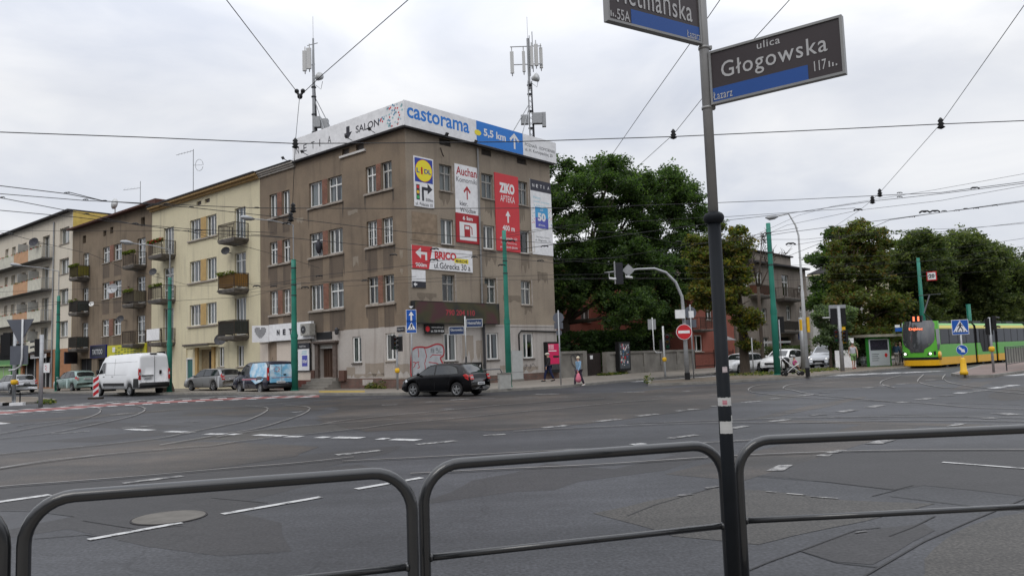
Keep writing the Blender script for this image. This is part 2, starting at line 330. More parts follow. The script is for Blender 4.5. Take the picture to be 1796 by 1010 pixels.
def window(parent, fr, s0, s1, z0, z1, style='cross', m=None, o=0.0, rec=.13, curtain='rand', sill=True, name='window', sillm=None, side=1):
 m = m or m_white; b = fr.mb(parent).mat(m); f = .06 if style != 'off' else .09; t = .045; y0, y1 = o-rec-t, o-rec
 def bar(a, c, e, g, p=0): b.box(a, c, y0, y1+p, e, g)
 bar(s0, s0+f, z0, z1); bar(s1-f, s1, z0, z1); bar(s0+f, s1-f, z1-f, z1); bar(s0+f, s1-f, z0, z0+f)
 w = s1-s0; h = z1-z0; mid = (s0+s1)/2; tz = z0+h*.66
 if style in ('cross', 'opencross'):
  bar(mid-.04, mid+.04, z0+f, z1-f, .012); bar(s0+f, s1-f, tz-.04, tz+.04, .02)
  if h > 1.2: bar(s0+f, s0+f+.04, z0+f, tz-.04, -.005); bar(s1-f-.04, s1-f, z0+f, tz-.04, -.005)
 elif style == 'two': bar(mid-.055, mid+.055, z0+f, z1-f, .012)
 elif style == 'grid':
  bar(mid-.05, mid+.05, z0+f, z1-f, .012)
  for q in (.25, .75): bar(s0+w*q-.012, s0+w*q+.012, z0+f, z1-f, -.01)
  for q in (.33, .66): bar(s0+f, s1-f, z0+h*q-.012, z0+h*q+.012, -.01)
 elif style == 'three':
  for q in (.36, .68): bar(s0+w*q-.04, s0+w*q+.04, z0+f, z1-f, .012)
 elif style == 'off': bar(s0+w*.38-.05, s0+w*.38+.05, z0+f, z1-f, .012)
 elif style == 'door':
  bar(mid-.05, mid+.05, z0+f, z1-f, .012); bar(s0+f, s1-f, z0+h*.3-.04, z0+h*.3+.04, .02); bar(s0+f, s1-f, z0+h*.78-.03, z0+h*.78+.03, .02)
 wo = b.build(name, parent)
 if w > .35:
  g = fr.mb(parent).mat(m_glass); g.quad((s0+f, o-rec-.025, z0+f), (s1-f, o-rec-.025, z0+f), (s1-f, o-rec-.025, z1-f), (s0+f, o-rec-.025, z1-f)); g.build('pane', wo)
 _wk = wo
 if curtain:
  r = random.random(); cm = m_curt if r < .6 else (m_curt2 if r < .75 else m_curt3); c = fr.mb(parent).mat(cm)
  y = o-rec-.11
  def cur(a, e, zz0, zz1, n=14):
   xs = [a+(e-a)*i/n for i in range(n+1)]
   for i in range(n):
    d0 = .025*math.sin(i*2.1+a*7); d1 = .025*math.sin((i+1)*2.1+a*7)
    c.quad((xs[i], y+d0, zz0), (xs[i+1], y+d1, zz0), (xs[i+1], y+d1, zz1), (xs[i], y+d0, zz1))
  k = random.random()
  if curtain == 'full': cur(s0+.03, s1-.03, z0+.03, z1-.03)
  elif curtain == 'blind':
   bz = z0+h*side
   nn = int((z1-bz)/.09)
   for i in range(nn): c.box(s0+.05, s1-.05, y-.01, y+.01, bz+i*.09, bz+i*.09+.05)
  elif curtain == 'half': cur(s0+.03, mid+.02, z0+.03, z1-.03)
  elif curtain == 'sides': cur(s0+.03, s0+w*.3, z0+.03, z1-.03, 6); cur(s1-w*.3, s1-.03, z0+.03, z1-.03, 6)
  elif k < .45: cur(s0+.03, s1-.03, z0+.03, z1-.03)
  elif k < .75: cur(s0+.03, s0+w*.33, z0+.03, z1-.03, 6); cur(s1-w*.33, s1-.03, z0+.03, z1-.03, 6)
  else: cur(s0+.03, s1-.03, z0+.03, z0+h*.62)
  c.build('curtain', wo)
 if sill:
  d = fr.mb(parent).mat(sillm or m_sill); d.slab([(s0-.06, o-rec, z0+.015), (s1+.06, o-rec, z0+.015), (s1+.06, o+.075, z0-.02), (s0-.06, o+.075, z0-.02)], (0, 0, -.055)); d.build('sill', wo)
 return wo
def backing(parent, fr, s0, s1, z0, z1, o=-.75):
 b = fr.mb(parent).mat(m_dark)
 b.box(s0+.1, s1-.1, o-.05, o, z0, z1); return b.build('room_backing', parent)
def balcony(parent, fr, s0, s1, z, proj=1.1, h=1.0, style='bars', m=None, panel=None, plants=None, slabm=None, taper=.25, t=.16):
 sm = slabm or mat('balcony_slab', (.16, .145, .13), .9, var=.35, scale=3, var2=.3)
 b = fr.mb(parent).mat(sm); b.box(s0, s1, 0, proj, z-.10, z)
 b.add([(s0, 0, z-.1), (s1, 0, z-.1), (s1, proj, z-.1), (s0, proj, z-.1), (s0+taper, 0, z-.1-t-.08), (s1-taper, 0, z-.1-t-.08), (s1-taper*.3, proj-.06, z-.1-t), (s0+taper*.3, proj-.06, z-.1-t)],
          [(4, 5, 6, 7), (0, 1, 5, 4), (1, 2, 6, 5), (2, 3, 7, 6), (3, 0, 4, 7)])
 bo = b.build('balcony', parent)
 r = fr.mb(parent).mat(m or m_rust); q = .05
 a, c, p = s0+q, s1-q, proj-q
 r.tube([(a, 0, z+h), (a, p, z+h), (c, p, z+h), (c, 0, z+h)], .022, 6); r.tube([(a, 0, z+.12), (a, p, z+.12), (c, p, z+.12), (c, 0, z+.12)], .015, 5)
 for x, y in ((a, p), (c, p), (a, .04), (c, .04)): r.box(x-.02, x+.02, y-.02, y+.02, z, z+h)
 if style in ('bars', 'scroll'):
  n = int((c-a)/.13)
  for i in range(1, n): r.box(a+(c-a)*i/n-.012, a+(c-a)*i/n+.012, p-.012, p+.012, z+.1, z+h)
  for sx in (a, c):
   for i in range(1, int(p/.13)): r.box(sx-.009, sx+.009, i*.13-.009, i*.13+.009, z+.1, z+h)
  if style == 'scroll':
   for i in range(n*2):
    u = a+(c-a)*(i+.5)/(n*2); r.tube([(u+.05*math.cos(k), p, z+h-.12+.05*math.sin(k)) for k in (0, 1.3, 2.6, 3.9, 5.2, 6.3)], .008, 4)
 r.build('railing', bo)
 if panel:
  g = fr.mb(parent).mat(panel); g.box(a+.02, c-.02, p-.045, p-.025, z+.1, z+h-.04); g.box(a+.025, a+.045, .05, p-.05, z+.1, z+h-.04); g.box(c-.045, c-.025, .05, p-.05, z+.1, z+h-.04); g.build('panel', bo)
 if plants:
  leaves(bo, 'flower_box', [tuple(fr.w(a+(c-a)*random.random(), p+random.uniform(-.1, .12), z+h+random.uniform(-.06, .12))) for _ in range(int(40*(c-a)*plants[1]))], .12, plants[0], parent, per=5, lsz=.07)
 return bo
def leaves(parent, name, centres, spread, mats, rel, per=6, lsz=.1, seed=1, flat=.6):
 rng = np.random.default_rng(seed+len(centres)); C_ = np.array(centres, float)
 if rel is not None: C_ = C_-np.array(rel.location)
 n = len(C_)*per; cc = np.repeat(C_, per, 0)
 off = rng.normal(size=(n, 3)); off *= (spread*rng.random((n, 1))**.5)/np.linalg.norm(off, axis=1, keepdims=True); off[:, 2] *= flat
 p = cc+off; a = rng.normal(size=(n, 3)); a[:, 2] *= .6; a /= np.linalg.norm(a, axis=1, keepdims=True); b = rng.normal(size=(n, 3)); b -= a*(a*b).sum(1, keepdims=True); b /= np.linalg.norm(b, axis=1, keepdims=True)
 s = lsz*(.6+.8*rng.random((n, 1))); v = np.stack([p-a*s, p+b*s*.55, p+a*s, p-b*s*.55], 1).reshape(-1, 3)
 me = bpy.data.meshes.new(name); me.vertices.add(4*n); me.vertices.foreach_set('co', v.astype(np.float32).ravel())
 me.loops.add(4*n); me.loops.foreach_set('vertex_index', np.arange(4*n, dtype=np.int32)); me.polygons.add(n)
 me.polygons.foreach_set('loop_start', np.arange(0, 4*n, 4, dtype=np.int32)); me.polygons.foreach_set('loop_total', np.full(n, 4, np.int32))
 mats = mats if isinstance(mats, (list, tuple)) else [mats]
 for m in mats: me.materials.append(m)
 mi = np.repeat(rng.integers(0, len(mats), len(C_)), per).astype(np.int32); rr = rng.random(n) < .25; mi[rr] = rng.integers(0, len(mats), rr.sum()); me.polygons.foreach_set('material_index', mi)
 uv = me.uv_layers.new(name='UVMap'); uv.data.foreach_set('uv', np.stack([v[:, 0]+v[:, 1]*.3, v[:, 2]], 1).astype(np.float32).ravel())
 me.update(); me.validate(); o = bpy.data.objects.new(name, me); COL.objects.link(o)
 if parent: kid(o, parent)
 return o
def rect(parent, fr, s0, s1, z0, z1, o, m, t=.01, name='panel', **k):
 b = fr.mb(parent).mat(m); b.box(min(s0, s1), max(s0, s1), o-t, o, z0, z1); return b.build(name, parent, **k)
def drainpipe(parent, fr, s, z0, z1, o=.09, m=None, r=.055):
 b = fr.mb(parent).mat(m or m_steel); b.tube([(s, o, z0), (s, o, z1)], r, 8)
 z = z0+1
 while z < z1: b.tube([(s, o, z), (s, o, z+.06)], r+.012, 8); z += 2.2
 return b.build('drainpipe', parent)

# ================================================================ CORNER BUILDING
C0 = (-5.51, 41.32)
FL = Fr(C0, -49.5, -1); FR = Fr(C0, 42, 1)
B1 = empty('apartment_building', (C0[0], C0[1], 0), 0, 'four storey brown stucco corner tenement hung with shop signs under a white roof sign', 'building')
rowsZ = [(11.05, 12.55), (8.0, 9.43), (4.78, 6.28)]
colsL = [(1.14, 2.02), (2.48, 3.38), (5.56, 6.92), (7.5, 8.82), (10.9, 11.72), (12.3, 13.18)]
holesL = [(a, c, e, g) for e, g in rowsZ for a, c in colsL]
atticL = [(3.5, 4.2, 13.66, 14.04), (4.85, 5.5, 13.66, 14.04)]
gL = [(1.13, 1.93, 1.62, 3.09), (4.02, 4.82, 1.55, 3.03), (12.36, 13.36, .7, 3.02), (6.5, 7.95, .75, 2.62)]
# door reveal is deeper
facade(B1, FL, 0, 14.27, 3.45, 14.3, holesL+atticL, m_brown, depth=.3)
facade(B1, FL, 0, 8.75, .68, 3.45, gL, m_pale, depth=.3)
facade(B1, FL, 8.75, 14.27, .62, 3.45, gL[2:3], m_shop, o=.06, depth=.3, name='shop_wall')
rect(B1, FL, 8.75, 14.27, 0, .62, .10, m_base, .1, 'shop_plinth')
b = FL.mb(B1).mat(m_brickdark); b.box(0, 6.2, -.1, .05, 0, .68); b.build('plinth', B1)
rect(B1, FL, 3.0, 3.9, .3, .62, .056, m_pale, .01, 'plaster_patch'); rect(B1, FL, 0, 2.2, .62, .70, .07, m_sill, .08, 'plinth_coping')
colsR = [(2.46, 3.42), (5.84, 6.84), (9.06, 10.03)]
holesR = [(a, c, e, g) for e, g in rowsZ for a, c in colsR]
atticR = [(2.52, 3.4, 13.66, 14.06), (5.92, 6.76, 13.66, 14.06), (9.1, 10.0, 13.66, 14.06)]
gR = [(a, c, 1.46, 3.04) for a, c in colsR]
facade(B1, FR, 0, 12.32, 3.45, 14.3, holesR+atticR, m_brown2, depth=.3)
facade(B1, FR, 0, 12.36, .55, 3.45, gR, m_pale, o=.02, depth=.3)
rect(B1, FR, 0, 12.36, 3.42, 3.52, .05, m_pale, .06, 'string_course')
b = FR.mb(B1).mat(m_brickdark); b.box(0, 12.4, -.1, .06, 0, .55); b.build('plinth', B1)
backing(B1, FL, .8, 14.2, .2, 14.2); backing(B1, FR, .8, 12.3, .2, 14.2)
b = MB(Matrix.Translation(-Vector(B1.location))).mat(m_brown)   # rear and end walls, roof
q = [FR.w(12.32, 0, 0), FR.w(12.32, -11, 0), FL.w(14.27, -11, 0), FL.w(14.27, 0, 0)]
for a, c in zip(q, q[1:]): b.quad((a.x, a.y, 0), (c.x, c.y, 0), (c.x, c.y, 14.3), (a.x, a.y, 14.3))
b.build('rear_wall', B1)
b = MB(Matrix.Translation(-Vector(B1.location))).mat(m_roof)
q = [FR.w(0, -.02, 0), FR.w(12.3, -.02, 0), FR.w(12.3, -11, 0), FL.w(14.25, -11, 0), FL.w(14.25, -.02, 0)]
b.slab([(p.x, p.y, 14.22) for p in q], (0, 0, .06)); b.build('roof', B1)
b = FR.mb(B1).mat(m_roof); b.box(-.27, 12.6, 0, .28, 14.08, 14.16); b.build('eave', B1)
b = FL.mb(B1).mat(m_roof); b.box(-.26, 10.3, 0, .275, 14.083, 14.163); b.box(10.3, 14.3, 0, .36, 14.215, 14.28); b.build('eave', B1)
b = FL.mb(B1).mat(mat('cornice_plaster', (.44, .41, .37), .85, var=.25, scale=4))
for i, (o_, z_) in enumerate(((.12, 13.86), (.2, 13.98), (.3, 14.1))): b.box(10.2, 14.27, 0, o_, z_, z_+.112)
b.build('cornice', B1)
# brick piers between paired windows, long sills, soot patches
for e, g in rowsZ:
 for a, c in ((2.02, 2.48), (6.92, 7.5), (11.72, 12.3)):
  rect(B1, FL, a+.04, c-.04, e, g, .025, m_brick, .03, 'brick_pier')
 for a, c in ((1.0, 3.5), (5.45, 8.95), (10.8, 13.3)):
  b = FL.mb(B1).mat(m_sill); b.slab([(a, 0, e-.03), (c, 0, e-.03), (c, .11, e-.06), (a, .11, e-.06)], (0, 0, -.09)); b.build('sill_course', B1)
for ri, (e, g) in enumerate(rowsZ):
 for a, c in colsL:
  b_ = e-1.62 if ri < 2 else 3.6
  h = {0: .95, 1: 1.25, 2: 1.15}[ri]
  if ri == 0 and a < 9: continue
  rect(B1, FL, a+.02, c-.02, e-.2-h, e-.2, .006, m_stain, .006, 'soot_patch')
st = [['opencross', 'cross', 'cross', 'off', 'two', 'two'], ['grid', 'grid', 'three', 'cross', 'cross', 'cross'], ['cross', 'cross', 'cross', 'three', 'grid', 'grid']]
ct = [['half', 'full', 'sides', 'full', 'full', 'full'], ['blind', 'blind', 'sides', 'sides', 'full', 'full'], ['half', 'half', 'rand', 'sides', 'full', 'rand']]
bsd = {(1, 0): .42, (1, 1): .2}
for r, (e, g) in enumerate(rowsZ):
 for c, (a, d) in enumerate(colsL):
  window(B1, FL, a, d, e, g, st[r][c], m_oldwhite if (r, c) in ((2, 0), (2, 1), (0, 0)) else m_white, curtain=ct[r][c], side=bsd.get((r, c), 1), rec=.14)
window(B1, FL, *gL[0], 'off', rec=.07, curtain='sides'); window(B1, FL, *gL[1], 'off', rec=.07, curtain='sides', sillm=m_sheet)
b = FL.mb(B1).mat(m_sheet)
for a, c, e, g in atticL: rect(B1, FL, a, c, e, g, -.1, m_sheet, .1, 'attic_vent')
rect(B1, FL, 3.3, 5.65, 13.5, 13.62, .12, mat('white_sill', (.6, .58, .55), .7), .12, 'attic_sill')
for r, (e, g) in enumerate(rowsZ):
 for c, (a, d) in enumerate(colsR):
  s_ = [['cross', 'cross', 'cross'], ['two', 'off', 'open'], ['cross', 'cross', 'cross']][r][c]
  m_ = [m_grayframe, m_grayframe, m_grayframe] if r == 0 else [m_white, m_white, m_white] if r == 1 else [m_grayframe, m_oldwhite, m_oldwhite]
  cu = [['full', 'full', 'full'], ['full', 'sides', None], ['sides', 'full', 'half']][r][c]
  if s_ == 'open':
   w = window(B1, FR, a, d, e, g, 'none', m_[c], curtain=None, rec=.12)
   b = FR.mb(B1).mat(m_white); b.box(d-.03, d+.02, -.12, .42, e+.05, e+.1); b.box(d-.03, d+.02, -.12, .42, g-.1, g-.05); b.box(d-.03, d+.02, -.12, -.06, e+.1, g-.1); b.box(d-.03, d+.02, .36, .42, e+.1, g-.1); b.build('open_casement', w)
  else: window(B1, FR, a, d, e, g, s_, m_[c], curtain=cu, rec=.12)
  rect(B1, FR, d-.001, d+.12, e-.05, g+.08, .012, m_sill, .01, 'window_surround')
for i, h in enumerate(gR): window(B1, FR, *h, 'off', rec=.07, o=.02, curtain='sides' if i < 2 else 'half', sillm=m_sheet)
for a, c, e, g in atticR:
 b = FR.mb(B1).mat(m_sheet); b.box(a, c, -.2, -.12, e, g)
 for i in range(6): b.box(a, c, -.1, -.04, e+.04+i*.08, e+.07+i*.08)
 b.build('attic_vent', B1)
drainpipe(B1, FR, 5.5, .2, 13.95, m=mat('grey_drainpipe', (.27, .27, .27), .5, .3, var=.2))
rect(B1, FR, .35, 2.2, 7.9, 9.6, .012, mat('bare_plaster', (.27, .205, .145), .95, var=.3, scale=2.5, bump=.4, bscale=4), .01, 'bare_plaster_patch')
b = FR.mb(B1).mat(m_rust); b.tube([(2.55, .05, 13.45), (2.5, .16, 13.3), (2.6, .16, 13.05), (2.72, .12, 12.98)], .035, 6); b.build('flag_bracket', B1)
b = FR.mb(B1).mat(m_black); b.tube([(8.65, .06, .3), (8.65, .06, 2.95), (8.85, .08, 3.16), (12.3, .08, 3.1)], .045, 6); b.build('cable_conduit', B1)
b = FR.mb(B1).mat(m_dsteel); b.tube([(5.5, .16, .5), (5.5, .16, 4.0)], .075, 8); b.build('drainpipe', B1)
# entrance
m_wood = mat('brown_wood_door', (.085, .05, .035), .6, var=.3, scale=4, stretch=(6, .5, 1))
b = FL.mb(B1).mat(m_wood); b.box(6.55, 7.95, -.36, -.3, .75, 2.6); dr = b.build('door', B1)
b = FL.mb(B1).mat(m_wood)
for i in range(6): b.box(6.62+i*.22, 6.68+i*.22, -.3, -.27, .85, 2.5)
b.box(7.22, 7.28, -.3, -.25, .75, 2.6); b.build('door_boards', dr)
b = FL.mb(B1).mat(mat('door_surround', (.13, .10, .085), .8, var=.3, scale=5)); b.box(6.2, 6.5, -.05, .14, .4, 2.75); b.box(7.95, 8.25, -.05, .14, .4, 2.75)
b.box(6.05, 8.4, 0, .3, 2.78, 2.88); b.box(6.15, 8.3, 0, .2, 2.7, 2.78); b.build('door_surround', B1)
rect(B1, FL, 6.5, 7.95, 2.45, 2.62, -.05, m_oldwhite, .05, 'door_lintel')
b = FL.mb(B1).mat(m_concrete)
for i in range(4): b.box(6.0-.05*i, 8.4+.05*i, -.3, .3+.3*i, 0, .72-.16*i)
b.build('steps', B1)
b = FL.mb(B1).mat(m_black); b.box(6.7, 8.2, .0, .04, 3.0, 3.42); b.build('transom_opening', B1)
rect(B1, FL, 12.36, 13.36, .7, 3.02, -.05, mat('shop_recess', (.30, .23, .17), .9), .02, 'shop_recess')
rect(B1, FL, 8.75, 14.27, 3.0, 3.06, .12, m_sill, .06, 'shop_ledge')

def blot(parent, fr, s, z, w, h, m, o, rn, name):
 top = [(s-w/2+w*i/5, z+rn.uniform(-.03, .03)) for i in range(6)]; bot = [(s+w/2-w*i/7, z-h*(.35+.65*rn.random())) for i in range(8)]
 b = fr.mb(parent).mat(m); b.poly([(a, o, c) for a, c in top+bot]); return b.build(name, parent)
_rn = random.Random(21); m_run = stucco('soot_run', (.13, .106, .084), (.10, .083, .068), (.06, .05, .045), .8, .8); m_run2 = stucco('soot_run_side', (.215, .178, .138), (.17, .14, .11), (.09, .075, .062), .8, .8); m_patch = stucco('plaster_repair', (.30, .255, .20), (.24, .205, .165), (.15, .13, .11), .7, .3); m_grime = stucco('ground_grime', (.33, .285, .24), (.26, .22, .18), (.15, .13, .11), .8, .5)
for e_, g_ in rowsZ:
 for a_, c_ in colsR: blot(B1, FR, (a_+c_)/2+_rn.uniform(-.2, .2), e_-.06, (c_-a_)*_rn.uniform(.5, 1.1), _rn.uniform(.5, 1.3), m_run2, .004+.001*_rn.random(), _rn, 'soot_run')
 for a_, c_ in ((.95, 1.15), (3.4, 3.55), (5.4, 5.6), (8.85, 9.0), (10.7, 10.9), (13.2, 13.35)): blot(B1, FL, (a_+c_)/2, e_-.1, .16, _rn.uniform(.6, 1.4), m_run, .004, _rn, 'soot_run')
for s_, z_, w_, h_ in ((5.75, 5.9, .6, 1.9), (5.7, 9.6, .35, 1.2), (11.2, 6.9, 1.0, .9), (1.3, 5.2, 1.4, .5), (8.2, 5.3, 1.6, .5), (4.2, 12.2, .3, 1.0)): blot(B1, FR, s_, z_, w_, h_, m_run2, .0065, _rn, 'soot_run')
for s_, z_, w_, h_ in ((9.8, 10.6, .7, .5), (4.4, 7.6, .5, .7), (.5, 7.5, .25, .5), (.5, 6.5, .22, .4), (4.6, 10.3, .9, .35), (10.0, 6.6, .5, .5)): blot(B1, FL, s_, z_, w_, h_, m_patch, .0065, _rn, 'plaster_patch')
for s_, z_, w_, h_ in ((2.9, 1.5, 1.6, .8), (.6, 1.4, 1.1, .7), (5.0, 1.3, .8, .6), (3.4, .95, 2.6, .3)): blot(B1, FL, s_, z_, w_, h_, m_grime, .0065, _rn, 'damp_stain')
for s_, z_, w_, h_ in ((4.3, 2.9, .9, 1.6), (5.2, 2.6, .5, 2.0), (7.3, 1.1, .8, .5), (9.6, .95, 1.6, .35)): blot(B1, FR, s_, z_, w_, h_, m_grime, .0265, _rn, 'damp_stain')
def thing_rect(name, label, cat, fr, s0, s1, z0, z1, o, m, t=.06, group=None, frame=None, bname='board'):
 e = empty(name, fr.w((s0+s1)/2, o, z0), 0, label, cat, group)
 b = fr.mb(e).mat(m); b.box(min(s0, s1), max(s0, s1), o-t, o, z0, z1); b.build(bname, e)
 if frame:
  b = fr.mb(e).mat(frame); a, c = min(s0, s1), max(s0, s1); w = .03
  b.box(a-w, a, o-t, o+.012, z0-w, z1+w); b.box(c, c+w, o-t, o+.012, z0-w, z1+w); b.box(a, c, o-t, o+.012, z1, z1+w); b.box(a, c, o-t, o+.012, z0-w, z0); b.build('frame', e)
 return e
def arrow(e, fr, pts, o, m, name='arrow'):
 b = fr.mb(e).mat(m); b.slab([(p[0], o, p[1]) for p in pts], (0, .003, 0)); return b.build(name, e)
def mapts(s0, s1, z0, z1, pts): return [(s0+(s1-s0)*x, z0+(z1-z0)*y) for x, y in pts]
UP = [(.35, 0), (.65, 0), (.65, .55), (1, .55), (.5, 1), (0, .55), (.35, .55)]
UPT = [(.42, 0), (.58, 0), (.58, .72), (.9, .45), (1, .6), (.5, 1), (0, .6), (.1, .45), (.42, .72)]
m_bwhite = mat('banner_white', (.80, .80, .81), .5, var=.09, scale=1.2, var2=.08, scale2=5)
m_cblue = mat('banner_blue', (.03, .20, .62), .5, var=.05)
m_ink = mat('banner_ink', (.035, .035, .045), .6, var=0)
m_cred = mat('banner_red', (.58, .045, .055), .5, var=.05)
m_dred = mat('banner_dark_red', (.38, .022, .03), .5, var=.05)
# roof sign, left face
RSL = thing_rect('roof_sign', 'long white roof sign with dark lettering and coloured dots above the left facade', 'roof sign', FL, -.15, 10.3, 14.24, 15.58, .15, m_bwhite, .08)
for i, ch in enumerate('NETIA'):
 s_ = 9.95-i*.82; text(RSL, FL, ch, s_, s_-(.34 if ch != 'I' else .07), 14.58, 15.02, .154, m_ink)
arrow(RSL, FL, mapts(5.1, 4.35, 14.46, 15.21, [(.3, 1), (.7, 1), (.7, .5), (1, .5), (.5, 0), (0, .5), (.3, .5)]), .154, m_ink)
text(RSL, FL, 'SALON', 4.0, 1.95, 14.64, 15.06, .154, m_ink, .012)
rnd = random.Random(3); dm = [mat('dot_red', (.6, .08, .09), .5, var=0), mat('dot_blue', (.12, .28, .42), .5, var=0), mat('dot_teal', (.25, .5, .52), .5, var=0), mat('dot_pale', (.45, .55, .6), .5, var=0)]
b = FL.mb(RSL)
for i in range(62):
 u = rnd.random()**1.3*1.9; z_ = 14.36+rnd.random()*1.18
 if abs(z_-14.96) > .62*(2.1-u)/1.2+.1: continue
 b.mat(dm[i % 4]); b.tube([(u, .15, z_), (u, .155, z_)], .06, 8)
b.build('dots', RSL)
# roof sign, right face
RSR = thing_rect('roof_sign', 'white and blue roof sign reading castorama 5,5 km above the right facade', 'roof sign', FR, -.15, 12.9, 14.22, 15.61, .15, m_bwhite, .08)
text(RSR, FR, 'castorama', .05, 4.8, 14.68, 15.41, .154, m_cblue, .02)
rect(RSR, FR, 5.4, 9.55, 14.23, 15.6, .158, m_cblue, .008, 'blue_field')
text(RSR, FR, '5,5 km', 6.0, 7.95, 14.71, 15.24, .162, m_signwhite, .03)
arrow(RSR, FR, mapts(8.3, 9.2, 14.46, 15.46, UPT), .16, m_signwhite)
b = FR.mb(RSR).mat(mat('banner_yellow', (.80, .66, .05), .5, var=0)); b.prism([(0, 0)], 0, 0) if 0 else b.slab([(5.5+.28*math.cos(t), .16, 14.88+.17*math.sin(t)) for t in [i*.4 for i in range(16)]], (0, .003, 0)); b.build('yellow_blob', RSR)
text(RSR, FR, 'POZNAŃ - KOMORNIKI', 9.75, 12.75, 14.86, 15.13, .154, m_ink); text(RSR, FR, 'ul. H. Konopackiej 20', 9.75, 12.5, 14.48, 14.76, .154, m_ink)
def floodlight(fr, s, z, lab, o=.16):
 e = empty('floodlight', fr.w(s, o, z), 0, lab, 'floodlight', 'floodlights along the roof sign')
 b = fr.mb(e).mat(m_black); b.tube([(s, o, z-.2), (s, o+.35, z-.1)], .02, 5); b.build('arm', e)
 b = fr.mb(e).mat(m_dsteel); b.slab([(s-.09, o+.3, z-.1), (s+.09, o+.3, z-.1), (s+.09, o+.42, z+.04), (s-.09, o+.42, z+.04)], (0, .07, -.05)); b.build('lamp_head', e)
for s_, l_ in ((10.75, 'small floodlight at the far left end of the roof sign'), (8.7, 'small floodlight below the first letters of the left roof sign'), (4.35, 'small floodlight under the arrow of the left roof sign'), (2.3, 'small floodlight under the word SALON')): floodlight(FL, s_, 14.5, l_)
for s_, l_ in ((2.6, 'dark floodlight bracket under the castorama lettering'), (4.9, 'dark floodlight bracket below the blue and white sign joint')): floodlight(FR, s_, 14.2, l_)
b = FR.mb().mat(m_black)
for a, c in ((.9, 4.8), (5.2, 8.6), (8.8, 12.4)): b.box(a, c, .32, .38, 14.02, 14.07)
tag(b.build('lamp_rail'), 'thin dark lamp rail running under the right roof sign', 'lamp rail')
# wall banners on the right facade
e = thing_rect('banner', 'white banner with a yellow disc on blue above a traffic light drawing', 'banner', FR, .53, 1.97, 9.9, 12.68, .05, m_bwhite, .04)
rect(e, FR, .6, 1.9, 11.27, 12.6, .054, mat('deep_blue', (.03, .06, .33), .5, var=0), .006, 'blue_field')
b = FR.mb(e).mat(mat('disc_yellow', (.82, .70, .04), .5, var=0)); b.tube([(1.25, .05, 11.93), (1.25, .058, 11.93)], .6, 28); b.mat(m_red); b.tube([(1.25, .05, 11.93), (1.25, .056, 11.93)], .625, 28); b.build('disc', e)
text(e, FR, 'L', .72, .95, 11.78, 12.04, .062, mat('deep_blue', (0, 0, 0)), .03); text(e, FR, 'DL', 1.28, 1.78, 11.78, 12.04, .062, mat('deep_blue', (0, 0, 0)), .03); text(e, FR, 'i', 1.03, 1.17, 11.72, 12.12, .062, m_red, .04)
b = FR.mb(e).mat(m_ink); b.box(.68, .92, .05, .056, 10.28, 11.12); b.build('signal_drawing', e)
for i, c_ in enumerate(((.6, .04, .04), (.8, .5, .04), (.05, .4, .12))):
 b = FR.mb(e).mat(mat('lamp%d' % i, c_, .5, var=0)); b.tube([(.8, .05, 10.98-i*.28), (.8, .06, 10.98-i*.28)], .1, 12); b.build('signal_lamp', e)
arrow(e, FR, [(1.08, 10.25), (1.22, 10.25), (1.22, 10.85), (1.5, 10.85), (1.5, 10.65), (1.85, 10.95), (1.5, 11.25), (1.5, 11.02), (1.08, 11.02)], .052, m_ink)
text(e, FR, '500m', 1.35, 1.88, 10.25, 10.42, .052, m_ink, .02); text(e, FR, 'ul. Palacza 10', .62, 1.85, 9.97, 10.15, .052, m_ink, .01)
e = thing_rect('banner', 'white over dark red banner reading Auchan Komorniki with a fuel pump', 'banner', FR, 3.62, 5.5, 9.9, 12.75, .05, m_bwhite, .04)
text(e, FR, 'Auchan', 3.72, 5.4, 12.12, 12.62, .052, m_dred, .02); text(e, FR, 'Komorniki', 3.72, 5.4, 11.72, 12.02, .052, m_ink)
arrow(e, FR, mapts(4.28, 4.85, 10.75, 11.55, UPT), .052, m_dred)
text(e, FR, 'kier.', 3.95, 4.6, 10.35, 10.62, .052, m_ink, .01); text(e, FR, 'Wrocław', 3.95, 5.25, 9.97, 10.24, .052, m_ink, .01)
rect(e, FR, 3.62, 5.5, 8.2, 9.9, .052, m_dred, .05, 'red_field'); text(e, FR, '6 km', 4.15, 4.95, 9.52, 9.76, .056, m_signwhite, .03)
rect(e, FR, 3.88, 5.25, 8.35, 9.4, .056, m_signwhite, .006, 'white_field'); rect(e, FR, 4.25, 4.72, 8.55, 9.25, .06, m_dred, .006, 'pump_drawing'); rect(e, FR, 4.33, 4.64, 9.0, 9.17, .064, m_signwhite, .006, 'pump_window')
b = FR.mb(e).mat(m_dred); b.slab([(4.76, .057, 9.22), (4.9, .057, 9.1), (4.9, .057, 8.7), (4.84, .057, 8.7), (4.84, .057, 9.05), (4.74, .057, 9.15)], (0, .003, 0)); b.build('pump_hose', e)
e = thing_rect('banner', 'tall red banner reading ZIKO APTEKA with a white arrow', 'banner', FR, 6.93, 9.08, 7.98, 12.74, .06, m_cred, .04)
text(e, FR, 'ZIKO', 7.32, 8.7, 11.55, 12.2, .062, m_signwhite, .06); text(e, FR, 'APTEKA', 7.38, 8.7, 11.02, 11.42, .062, m_signwhite)
arrow(e, FR, mapts(7.8, 8.25, 9.75, 10.5, UP), .062, m_signwhite); text(e, FR, '400 m', 7.5, 8.6, 9.25, 9.58, .062, m_signwhite, .025)
text(e, FR, 'ul. Głogowska 122', 7.25, 8.8, 8.68, 8.86, .062, m_signwhite, .01); text(e, FR, '(C.H. Panorama)', 7.3, 8.75, 8.42, 8.56, .062, m_signwhite); text(e, FR, 'pn-pt 8:00-20:00', 7.25, 8.8, 8.14, 8.3, .062, m_signwhite, .01)
